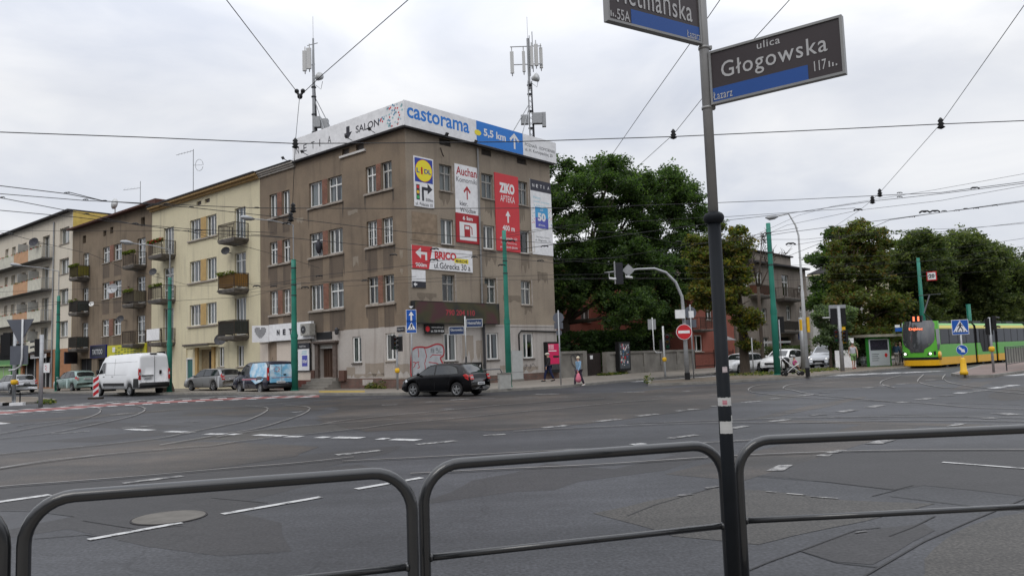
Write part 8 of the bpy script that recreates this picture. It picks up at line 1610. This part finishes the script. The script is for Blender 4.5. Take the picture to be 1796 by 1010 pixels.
# ================================================================ FOREGROUND RAILING
m_rl = mat('railing_paint', (.011, .012, .0135), .3, spec=.45, coat=.6, var=.14, scale=9, var2=.12, scale2=2)
def rail(A, B_, lab, z=1.07, r=.0285, rc=.19, zm=.62):
 A = Vector((A[0], A[1], 0)); B_ = Vector((B_[0], B_[1], 0)); d = (B_-A).normalized(); e = empty('guard_railing', (A.x, A.y, 0), 0, lab, 'railing', 'grey tubular guard railings along the kerb'); L = (B_-A).length
 pts = [Vector((0, 0, 0)), Vector((0, 0, .5)), Vector((0, 0, z-rc))]
 for i in range(1, 9): a = math.pi/2*i/8; pts.append(d*(rc-rc*math.cos(a))+Vector((0, 0, z-rc+rc*math.sin(a))))
 for i in range(0, 9): a = math.pi/2*i/8; pts.append(d*(L-rc+rc*math.sin(a))+Vector((0, 0, z-rc+rc*math.cos(a))))
 pts += [d*L+Vector((0, 0, .5)), d*L]
 b = MB().mat(m_rl, True); b.tube([tuple(p) for p in pts], r, 20); b.build('hoop', e)
 b = MB().mat(m_rl, True); b.tube([tuple(d*r*.6+Vector((0, 0, zm))), tuple(d*(L-r*.6)+Vector((0, 0, zm)))], .0175, 16); b.build('mid_rail', e)
 for q in (d*r*.8, d*(L-r*.8)): t = d if q.length < L/2 else -d; b = MB().mat(m_rl, True); b.tube([tuple(q+Vector((0, 0, zm))), tuple(q+t*.014+Vector((0, 0, zm)))], [.024, .0195], 14); b.build('weld_collar', e)
 return e
a1, a2 = G(128, 869, 1.07), G(650, 830, 1.07); u = (a2-a1).normalized()
b1, b2 = G(800, 812.5, 1.07), G(1200, 783, 1.07); v = (b2-b1).normalized()
c1, c2 = G(1350, 771, 1.07), G(1745, 754, 1.07); w = (c2-c1).normalized()
def hitpx(P0_, d, px, z=1.0):    # travel along the rail line until the given column
 t = -3.0; best = (1e9, 0)
 while t < 4:
  P = P0_+d*t; P = Vector((P.x, P.y, z-.3)); q = P-Vector((0, 0, EYE)); xx = 898+FPX*q.dot(_X)/q.dot(_F); e_ = abs(xx-px); best = min(best, (e_, t)) if q.dot(_F) > 0 else best; t += .002
 return P0_+d*best[1]
A2, B2_ = hitpx(a1, u, 40), hitpx(a2, u, 724); A3 = hitpx(b1, v, 745); B3_ = hitpx(b2, v, 1273); A4 = hitpx(c1, w, 1299); B4_ = A4+w*1.98
rail(A2, B2_, 'grey guard railing section second from the left, below the silver and white vehicles'); rail(A3, B3_, 'grey guard railing section ending at the street name post'); rail(A4, B4_, 'grey guard railing section right of the street name post')
rail(A2-u*.10-u*1.6, A2-u*.075, 'grey guard railing section at the left edge with only its corner showing')
# ================================================================ PEOPLE
def skinmesh(name, parent, verts, edges, radii, m, sub=1, loc=(0, 0, 0)):
 me = bpy.data.meshes.new(name); me.from_pydata([tuple(v) for v in verts], edges, []); o = bpy.data.objects.new(name, me); COL.objects.link(o)
 md = o.modifiers.new('s', 'SKIN');
 if not me.skin_vertices: me.attributes.new if 0 else None
 for i, r_ in enumerate(radii): me.skin_vertices[0].data[i].radius = (r_, r_) if not isinstance(r_, tuple) else r_
 me.skin_vertices[0].data[0].use_root = True
 sb = o.modifiers.new('u', 'SUBSURF'); sb.levels = sub; sb.render_levels = sub
 dg = bpy.context.evaluated_depsgraph_get(); nm = bpy.data.meshes.new_from_object(o.evaluated_get(dg)); bpy.data.objects.remove(o); bpy.data.meshes.remove(me)
 nm.materials.clear(); nm.materials.append(m); nm.polygons.foreach_set('use_smooth', [True]*len(nm.polygons)); nm.name = name
 if 'UVMap' not in nm.uv_layers: autouv(nm)
 o = bpy.data.objects.new(name, nm); COL.objects.link(o); kid(o, parent); return o
m_skin = mat('skin', (.42, .25, .18), .6, var=.05)
def person(loc, az, label, top=(.1, .1, .1), legs=(.02, .02, .03), shorts=False, hair=(.3, .3, .3), cap=None, pose='walk', h=1.75, shoes=(.03, .03, .03), bare=False, seated=False, sleeves=True, slim=1.0):
 e = empty('person', loc, math.radians(-az), label, 'person'); k = h/1.75; e.scale = (k, k, k)   # faces local +y turned by az
 st = {'walk': .28, 'stand': .04, 'lean': .05}[pose]; lx = .09
 J = dict(pel=(0, 0, .95), sp=(0, .01, 1.12), ch=(0, .0, 1.32), nk=(0, .01, 1.47), n2=(0, .03, 1.55), hd=(0, .035, 1.63), ht=(0, .03, 1.72))
 if pose == 'lean':
  for q in ('ch', 'nk', 'n2', 'hd', 'ht'): x, y, z = J[q]; t = (z-1.1); J[q] = (x, y+t*.35, z-t*.08)
 for s, nm in ((1, 'l'), (-1, 'r')):
  f = st*s
  J['hip'+nm] = (s*lx, 0, .90); J['kn'+nm] = (s*lx, f*.55+.04, .50); J['an'+nm] = (s*lx, f*1.0-.02, .09 if f >= 0 else .13); J['to'+nm] = (s*lx*1.15, f*1.0+.15, .04)
  J['sh'+nm] = (s*.18*slim, J['ch'][1], 1.41 if pose != 'lean' else 1.38); J['el'+nm] = (s*.24*slim, J['ch'][1]-f*.35, 1.13); J['wr'+nm] = (s*.23*slim, J['ch'][1]-f*.5+.10, .90)
  if pose == 'lean': J['el'+nm] = (s*.26, J['ch'][1]+.12, 1.18); J['wr'+nm] = (s*.2, J['ch'][1]+.35, 1.12)
  w_ = Vector(J['wr'+nm]); J['pm'+nm] = tuple(w_+Vector((0, .02, -.07)))
  for i in range(5):
   if i < 4: b0 = w_+Vector((s*.004, -.012+.018*i, -.11)); J['f%d%s' % (i, nm)] = tuple(b0); J['g%d%s' % (i, nm)] = tuple(b0+Vector((-s*.012, .006, -.035-.012*(i in (1, 2))))); J['h%d%s' % (i, nm)] = tuple(b0+Vector((-s*.03, .012, -.06-.015*(i in (1, 2)))))
   else: b0 = w_+Vector((-s*.01, .045, -.055)); J['f4'+nm] = tuple(b0); J['g4'+nm] = tuple(b0+Vector((-s*.008, .02, -.03)))
 V = list(J); ix = {n: i for i, n in enumerate(V)}; E = [('pel', 'sp'), ('sp', 'ch'), ('ch', 'nk'), ('nk', 'n2'), ('n2', 'hd'), ('hd', 'ht')]
 R = dict(pel=(.155, .115), sp=(.145, .105), ch=(.17, .12), nk=.065, n2=.06, hd=(.085, .10), ht=(.06, .07))
 for nm in 'lr':
  E += [('pel', 'hip'+nm), ('hip'+nm, 'kn'+nm), ('kn'+nm, 'an'+nm), ('an'+nm, 'to'+nm), ('ch', 'sh'+nm), ('sh'+nm, 'el'+nm), ('el'+nm, 'wr'+nm), ('wr'+nm, 'pm'+nm)]
  for i in range(5): E.append(('pm'+nm if i < 4 else 'wr'+nm, 'f%d%s' % (i, nm))); E.append(('f%d%s' % (i, nm), 'g%d%s' % (i, nm)));
  for i in range(4): E.append(('g%d%s' % (i, nm), 'h%d%s' % (i, nm)))
  R.update({'hip'+nm: .085, 'kn'+nm: .055, 'an'+nm: .038, 'to'+nm: .032, 'sh'+nm: .055, 'el'+nm: .042, 'wr'+nm: .027, 'pm'+nm: (.03, .018)})
  for i in range(5): R['f%d%s' % (i, nm)] = .010; R['g%d%s' % (i, nm)] = .009
  for i in range(4): R['h%d%s' % (i, nm)] = .007
 skinmesh('body', e, [J[n] for n in V], [(ix[a], ix[c]) for a, c in E], [R.get(n, .02) for n in V], m_skin)
 tm = mat('cloth_%s' % str(top), top, .9, var=.25, scale=6); lm_ = mat('cloth_%s' % str(legs), legs, .9, var=.15, scale=6)
 def cloth(nm, names, edges, rad, m): i2 = {n: i for i, n in enumerate(names)}; return skinmesh(nm, e, [J[n] for n in names], [(i2[a], i2[c]) for a, c in edges], rad, m)
 if bare: tn = ['pel', 'sp', 'ch', 'nk']; cloth('shirt', ['sp', 'ch', 'pel', 'shl', 'shr'], [('sp', 'ch'), ('sp', 'pel'), ('ch', 'shl'), ('ch', 'shr')], [(.18, .14), (.21, .155), (.19, .15), .07, .07], tm)
 else: cloth('jacket', ['sp', 'ch', 'pel', 'nk', 'shl', 'ell', 'wrl', 'shr', 'elr', 'wrr'], [('sp', 'ch'), ('sp', 'pel'), ('ch', 'nk'), ('ch', 'shl'), ('shl', 'ell'), ('ell', 'wrl'), ('ch', 'shr'), ('shr', 'elr'), ('elr', 'wrr')], [(.175, .135), (.20, .15), (.18, .145), .08, .075, .06, .042, .075, .06, .042], tm)
 ln = ['pel', 'hipl', 'knl', 'hipr', 'knr']+([] if shorts else ['anl', 'anr']); le = [('pel', 'hipl'), ('hipl', 'knl'), ('pel', 'hipr'), ('hipr', 'knr')]+([] if shorts else [('knl', 'anl'), ('knr', 'anr')])
 cloth('shorts' if shorts else 'trousers', ln, le, [(.17, .13), .105, .085, .105, .085]+([] if shorts else [.06, .06]), lm_)
 sm_ = mat('shoe_%s' % str(shoes), shoes, .6, var=0)
 for nm in 'lr':
  a = Vector(J['an'+nm]); t = Vector(J['to'+nm]); b = MB().mat(sm_, True); b.tube([a+Vector((0, -.06, -.05)), a+Vector((0, 0, -.045)), t+Vector((0, 0, -.0)), t+Vector((0, .06, -.005))], [.038, .05, .045, .02], 8); b.build('shoe', e)
 hd = Vector(J['hd']); b = MB().mat(mat('hair_%s' % str(hair), hair, .9, var=.2, scale=20), True); b.ball(tuple(hd+Vector((0, -.025, .035))), .095, .105, .10, 12, 8); b.build('hair', e)
 if cap: b = MB().mat(mat('cap_%s' % str(cap), cap, .8, var=0), True); b.ball(tuple(hd+Vector((0, -.01, .075))), .10, .115, .07, 12, 8); b.tube([hd+Vector((0, .06, .06)), hd+Vector((0, .17, .05))], [.07, .05], 8); b.build('cap', e)
 b = MB().mat(m_skin, True); b.ball(tuple(hd+Vector((0, .105, -.005))), .014, .02, .022, 6, 4); b.ball(tuple(hd+Vector((.088, 0, 0))), .01, .018, .028, 6, 4); b.ball(tuple(hd+Vector((-.088, 0, 0))), .01, .018, .028, 6, 4); b.build('nose_and_ears', e)
 b = MB().mat(m_ink, True); b.ball(tuple(hd+Vector((.033, .092, .02))), .011, .006, .006, 6, 4); b.ball(tuple(hd+Vector((-.033, .092, .02))), .011, .006, .006, 6, 4); b.build('eyes', e)
 b = MB().mat(mat('lips', (.3, .1, .09), .6, var=0), True); b.ball(tuple(hd+Vector((0, .096, -.045))), .022, .006, .006, 6, 4); b.build('mouth', e)
 return e, J, k
p = G(963, 668.5, .12); person((p.x, p.y, .12), -110, 'person in a dark jacket, blue trousers and pale cap walking past the crimson poster', (.025, .025, .028), (.015, .02, .06), cap=(.55, .52, .45), h=1.62)
p = G(1016, 677.3, 0); e, J, k = person((p.x, p.y, 0), -125, 'person with pale blond hair in a light blue top crossing the side street', (.20, .32, .45), (.05, .04, .06), hair=(.62, .56, .42), h=1.50, shoes=(.6, .58, .55))
wv = Vector((p.x-.05, p.y-.25, .42)); e = empty('carrier_bag', wv, 0, 'pink carrier bag hanging from the hand of the person in light blue', 'bag'); b = MB().mat(mat('pink_bag', (.62, .17, .24), .6, var=.2, scale=8), True); b.lathe([(.05, -.22), (.13, -.17), (.14, 0), (.08, .16), (.04, .28)], (0, 0, 0), 10); b.build('bag', e); b = MB().mat(mat('pink_bag', (0, 0, 0))); b.tube([(-.03, 0, .3), (-.05, 0, .42), (.05, 0, .42), (.03, 0, .3)], .012, 5); b.build('handle', e)
p = G(1498, 646.5, .12); person((p.x, p.y, .12), 195, 'person in a white vest, green shorts and white headband walking near the tram stop', (.45, .46, .50), (.16, .26, .10), shorts=True, cap=(.6, .6, .6), hair=(.1, .07, .05), h=1.68, bare=True, shoes=(.3, .05, .04))
p = DD(1571, 600, 54); person((p.x, p.y, .12), 30, 'person in a blue top and pale trousers standing at the stop, seen from behind', (.05, .10, .17), (.36, .34, .33), hair=(.25, .18, .12), pose='stand', h=1.55)
p = DD(1578, 600, 56); person((p.x, p.y, .12), -160, 'person in dark clothes standing between the shelter and the tram', (.12, .09, .08), (.05, .05, .06), hair=(.2, .15, .1), pose='stand', h=1.55)
p = FL.w(32.2, .55, 6.75); person(tuple(p), 230, 'person in a pink top leaning over the middle balcony of the grimy building', (.45, .25, .32), (.05, .05, .08), hair=(.12, .08, .06), pose='lean', h=1.5)
# pushchair with a child
p = G(1390, 658.5, .12); e = empty('pushchair', (p.x, p.y, .12), 0, 'pushchair with a white frame and dark hood beside the green pole', 'pushchair')
b = MB().mat(m_bwhite, True);
for s in (-.22, .22): b.tube([(-.55, s, .95), (-.1, s, .5), (.42, s, .1)], .018, 6); b.tube([(-.42, s, .1), (.0, s, .45), (.3, s, .62)], .018, 6)
b.tube([(-.55, -.22, .95), (-.6, -.1, 1.0), (-.6, .1, 1.0), (-.55, .22, .95)], .02, 6); b.build('frame', e)
b = MB().mat(m_black, True); b.slab([(-.15, -.2, .42), (.3, -.2, .38), (.3, .2, .38), (-.15, .2, .42)], (0, 0, .05)); b.slab([(-.18, -.2, .42), (-.18, .2, .42), (-.4, .2, .85), (-.4, -.2, .85)], (-.04, 0, 0)); b.ball((-.3, 0, .82), .2, .22, .16); b.box(-.4, .1, -.18, .18, .15, .3); b.build('seat_and_hood', e)
for x, y in ((-.42, -.24), (-.42, .24), (.42, -.24), (.42, .24)):
 M = Matrix(((1, 0, 0, x), (0, 0, 1, y), (0, 1, 0, .12), (0, 0, 0, 1))); b = MB(M).mat(m_black, True); b.lathe([(.09, -.02), (.12, -.015), (.12, .015), (.09, .02)], (0, 0, 0), 16); wo = b.build('wheel', e); b = MB(M).mat(m_bwhite); b.lathe([(.01, -.01), (.085, -.008), (.085, .008), (.01, .01)], (0, 0, 0), 12); b.build('rim', wo)
e = empty('person', (p.x+.12, p.y-.02, .12+.43), math.radians(-90), 'small child in a pink top sitting in the pushchair', 'person')
V = [(0, 0, .08), (0, 0, .22), (0, .0, .36), (0, .01, .42), (0, .015, .52), (.07, .14, .07), (-.07, .14, .07), (.07, .22, -.1), (-.07, .22, -.1), (.11, .02, .34), (-.11, .02, .34), (.13, .12, .22), (-.13, .12, .22), (.07, .28, -.12), (-.07, .28, -.12)]
skinmesh('body', e, V, [(0, 1), (1, 2), (2, 3), (3, 4), (0, 5), (0, 6), (5, 7), (6, 8), (2, 9), (2, 10), (9, 11), (10, 12), (7, 13), (8, 14)], [.09, .085, .08, .035, .085, .05, .05, .035, .035, .035, .035, .025, .025, .025, .025], m_skin)
skinmesh('top', e, [V[0], V[1], V[2], V[9], V[10], V[11], V[12]], [(0, 1), (1, 2), (2, 3), (2, 4), (3, 5), (4, 6)], [.105, .1, .095, .05, .05, .035, .035], mat('child_pink', (.55, .09, .25), .9, var=.1)); b = MB().mat(mat('hair_(0.3, 0.3, 0.3)', (.1, .06, .04), .9, var=0), True); b.ball((0, 0, .56), .095, .1, .085); b.build('hair', e)
# ================================================================ OVERHEAD WIRES
m_wire = mat('overhead_wire', (.018, .018, .02), .6, var=0)
wl = []
def wire(pts, lab, r=.014, z=6.6, group='overhead tram wires', sag=True):
 P = [G(p[0], p[1], p[2] if len(p) > 2 else z) if True else None for p in pts]; e = MB().mat(m_wire, True); Q = []
 for a, c in zip(P, P[1:]):
  n = max(2, int((c-a).length/4))
  for i in range(n): Q.append(a.lerp(c, i/n))
 Q.append(P[-1]); e.tube([tuple(q) for q in Q], r*.8, 5); return tag(e.build('overhead_wire'), lab, 'wire', group)
WL = [("-300,218 0,232 250,241 516,252 700,251 900,249 1180,240 1400,230 1648,218 1796,212 2100,196", 'heavy upper wire crossing the whole picture in front of the roof sign', 7.4, .016),
 ("300,-110 397,0 522,163", 'stay wire slanting down from the top left to the black fork insulator', 9.5, .013), ("830,-100 716,0 565,132 532,163", 'stay wire slanting down from the top right to the black fork insulator', 9.5, .013),
 ("1330,-110 1263,0 1208,80 1130,190 1076,268 1010,362 978,402", 'thin stay wire passing left of the sign plates towards the trees', 8.2, .010), ("1500,-110 1385,0 1325,66 1238,165 1182,235 1110,300 1040,370 980,420", 'thin stay wire passing behind the right sign plate with an insulator', 7.9, .010),
 ("1980,-190 1796,10 1650,217 1543,338 1530,351 1506,370 1460,400", 'stay wire with four insulators falling from the right edge', 8.0, .010),
 ("-300,290 0,326 117,340 183,353 280,358 450,365 712,366 980,365", 'upper left contact wire passing over the cream building', 6.9, .016), ("-200,325 0,340 150,352 198,354 260,357", 'second left contact wire above the far left block roof', 6.8, .014),
 ("-200,315 0,347 152,376 237,394 345,408 500,417 ", 'left contact wire crossing the grimy building top floor', 6.6, .014), ("-200,345 0,369 133,381 235,393 345,403 480,408", 'lower of the crossing left contact wires over the grimy building', 6.5, .014),
 ("120,337 183,353 280,360 335,364 500,382 720,408 900,422 980,428", 'wire descending from the left junction across the corner building', 6.6, .014), ("-200,398 0,405 245,405 420,404", 'thin span wire at top floor level on the far left block', 6.5, .008),
 ("-100,388 18,411 70,425 160,446 215,470 330,500", 'thin wire descending across the orange balconies', 6.3, .011), ("330,405 380,420 440,435 520,457 560,470", 'thin wire descending from the cream building towards the shop', 6.3, .011),
 ("-200,535 0,512 200,505 400,500 500,494", 'low span wire across the left balconies', 5.6, .009), ("-200,560 0,548 100,533 300,528 440,520 520,498 640,490 730,485", 'low contact wire rising towards the corner building', 5.5, .013),
 ("-200,515 0,530 140,529 300,528", 'short low wire between the left green poles', 5.6, .009), ("430,510 533,486 720,465 890,440 1000,425 1200,398 1280,388", 'rising contact wire passing the BRICO banner', 5.7, .013),
 ("440,500 600,494 800,487 980,482 1250,478", 'level wire over the lower windows of the corner building', 5.6, .011), ("440,512 640,500 800,492 980,490 1250,488", 'second level wire just below the first floor windows', 5.55, .010),
 ("440,411 560,422 720,438 850,449 980,462", 'descending wire across the middle windows of the corner building', 6.0, .013), ("720,420 870,443 980,455 1100,452", 'wire meeting the green pole at the red banner', 6.0, .011),
 ("890,410 950,402 1000,395 1190,384 1280,380 1500,365", 'wire running from the green pole over the dark trees', 6.3, .010), ("890,415 975,400 1110,410 1190,428 1260,425", 'wire with a kink in front of the acacias', 6.2, .010),
 ("970,462 1070,452 1180,436 1245,425 1400,400", 'low wire rising in front of the curved signal arm', 5.8, .010), ("960,455 1100,465 1300,468 1500,462 1700,455 1800,450", 'level wire crossing behind the curved signal arm', 5.8, .009),
 ("960,489 1100,487 1250,490 1500,492 1700,478 1800,470", 'lower level wire crossing in front of the grey villa', 5.6, .009), ("970,366 1250,356 1400,350 1543,343 1650,338 1710,330 1796,319 2000,300", 'contact wire rising to the right edge above the trees', 7.0, .014),
 ("1260,388 1380,375 1530,353 1650,340 1796,322 2000,300", 'second contact wire meeting the insulators above the chestnut', 6.9, .013), ("1280,440 1380,395 1505,369 1650,352 1796,326", 'thin wire rising through the lamp head towards the right', 6.8, .009),
 ("1250,428 1380,408 1520,390 1640,374 1796,354 2000,325", 'contact wire through the section switch above the right trees', 6.4, .013), ("1380,450 1430,430 1500,412 1560,386 1620,377 1796,352 2000,320", 'second contact wire below the section switch', 6.3, .012),
 ("1260,420 1412,420 1560,405 1700,400 1796,392 2000,378", 'thin wire over the crown of the browning chestnut', 6.2, .009), ("1380,432 1500,412 1640,408 1796,390", 'thin level wire behind the right lamp', 6.1, .009),
 ("1400,452 1560,448 1700,432 1796,418 2000,392", 'wire crossing the row trees at the upper level', 6.0, .010), ("1400,470 1600,461 1700,447 1796,432 2000,405", 'wire crossing the row trees at the middle level', 5.9, .010), ("1400,479 1560,482 1700,465 1796,448 2000,420", 'wire crossing the row trees at the lower level', 5.8, .010), ("1280,433 1400,378 1460,362 1640,333 1796,305", 'faint wire rising behind the insulator chain at right', 7.2, .008)]
for s_, lab, z, r in WL: wire([tuple(float(x) for x in q.split(',')) for q in s_.split()], lab, r, z)
wire([(526, 165, 9.5), (518, 250, 7.4), (513, 362, 6.9), (509, 380, 6.8), (502, 393, 6.8)], 'hanging stay wire running down from the fork insulator', .011)
def insul(px, py, z, lab, k=1.0, kind=0):
 p = G(px, py, z); e = empty('insulator', p, 0, lab, 'insulator', 'black insulators on the tram wires'); b = MB().mat(m_black, True); k *= p.y/16.0*(.9 if kind != 1 else .62)
 if kind == 0: b.lathe([(.02, -.16*k), (.10*k, -.12*k), (.05*k, -.07*k), (.09*k, -.03*k), (.045*k, .02*k), (.075*k, .06*k), (.02*k, .14*k)], (0, 0, 0), 10)
 elif kind == 1: b.tube([(-.18*k, 0, .0), (-.1*k, 0, .05*k), (.1*k, 0, .05*k), (.18*k, 0, 0)], .03*k, 6); b.ball((0, 0, .04*k), .07*k, .05*k, .04*k)
 else: b.tube([(-.09*k, 0, .10*k), (0, 0, -.08*k), (.09*k, 0, .10*k)], .05*k, 8); b.ball((-.09*k, 0, .10*k), .07*k); b.ball((.09*k, 0, .10*k), .07*k); b.ball((0, 0, -.06*k), .08*k)
 b.build('insulator_body', e)
for q in [(526, 166, 9.5, 'forked black insulator where two stay wires meet left of the roof sign', .8, 2), (518, 251, 7.4, 'black bell insulator in front of the left end of the roof sign', .85, 0), (514, 364, 6.9, 'bell insulator in front of the top left windows', .8, 0), (510, 380, 6.8, 'bell insulator just below the other in front of the top left windows', .8, 0), (503, 393, 6.8, 'flat fitting at the foot of the hanging stay wire', .8, 1),
          (1181, 235, 7.4, 'black insulator on the heavy wire left of the post', .8, 0), (1650, 216, 7.4, 'black insulator on the heavy wire at upper right', .9, 0), (1543, 338, 7.0, 'upper insulator of the pair above the browning chestnut', .65, 0), (1530, 350, 6.9, 'lower insulator of the pair above the browning chestnut', .65, 0), (1505, 369, 6.8, 'flat fitting left of the insulator pair', .8, 1),
          (117, 339, 6.9, 'small wire clamp at the upper left over the far block', .5, 1), (150, 351, 6.8, 'small wire clamp beside the rooftop dish', .5, 1), (183, 353, 6.9, 'small wire clamp above the yellow gable', .5, 1), (255, 357, 6.9, 'small wire clamp at the roof step left of the cream building', .5, 1), (292, 358, 6.9, 'small wire clamp on the cream building eaves', .5, 1), (335, 364, 6.6, 'small wire clamp over the cream building attic', .5, 1), (152, 376, 6.6, 'small wire clamp over the yellow gable foot', .5, 1), (237, 393, 6.6, 'wire junction clamp over the grimy building', .6, 1), (348, 405, 6.5, 'wire junction clamp on the cream building pair window', .7, 1), (18, 411, 6.4, 'wire clamp under the far left eaves', .6, 1), (4, 347, 6.6, 'small wire clamp at the left edge', .5, 1),
          (450, 365, 6.9, 'small wire clamp where the cream and brown buildings meet', .5, 1), (762, 438, 5.9, 'dark fitting over the BRICO lettering', .8, 1), (761, 457, 5.8, 'dark fitting just below the BRICO lettering', .8, 1), (832, 452, 6.0, 'round fitting left of the green pole', .6, 1), (895, 424, 6.0, 'fitting on the green pole at the red banner', .9, 1), (955, 433, 6.0, 'fitting over the foot of the white NETIA banner', .7, 1), (880, 466, 5.7, 'fitting left of the green pole below the banners', .7, 1), (948, 458, 5.8, 'fitting right of the green pole below the banners', .6, 1), (535, 505, 5.6, 'dark fitting beside the green pole at first floor level', .7, 1), (560, 485, 5.7, 'dark fitting on the rising wire right of the shop pole', .6, 1), (450, 503, 5.6, 'fitting at the edge of the cream building', .7, 1), (480, 503, 5.6, 'fitting over the lower left brown windows', .6, 1), (385, 512, 5.6, 'small v shaped fitting on the cream building', .5, 1), (640, 493, 5.6, 'fitting at the lower right paired window', .6, 1), (690, 448, 5.9, 'fitting under the blinds of the middle windows', .7, 1),
          (1622, 373, 6.4, 'left half of the section switch above the row trees', 1.0, 1), (1640, 372, 6.4, 'right half of the section switch above the row trees', .9, 1), (1600, 381, 6.35, 'small clamp left of the section switch', .5, 1), (1656, 371, 6.3, 'small clamp right of the section switch', .5, 1), (1678, 370, 6.3, 'clamp second right of the section switch', .5, 1), (1694, 367, 6.3, 'clamp third right of the section switch', .5, 1), (1712, 366, 6.3, 'clamp fourth right of the section switch', .5, 1), (1745, 361, 6.3, 'clamp nearest the right edge on the switch wire', .5, 1), (1710, 331, 7.0, 'dark clamp on the upper right wire pair', .8, 1), (1578, 339, 7.0, 'small clamp right of the insulator pair', .5, 1), (1578, 346, 6.9, 'small clamp just below another, right of the insulator pair', .5, 1), (1387, 429, 6.1, 'curved fitting hanging in the sky right of the green pole', .9, 1), (1672, 412, 6.1, 'small clamp over the tallest row tree', .5, 1), (1190, 425, 6.2, 'fitting on the kinked wire in front of the acacias', .6, 1)]: insul(*q)
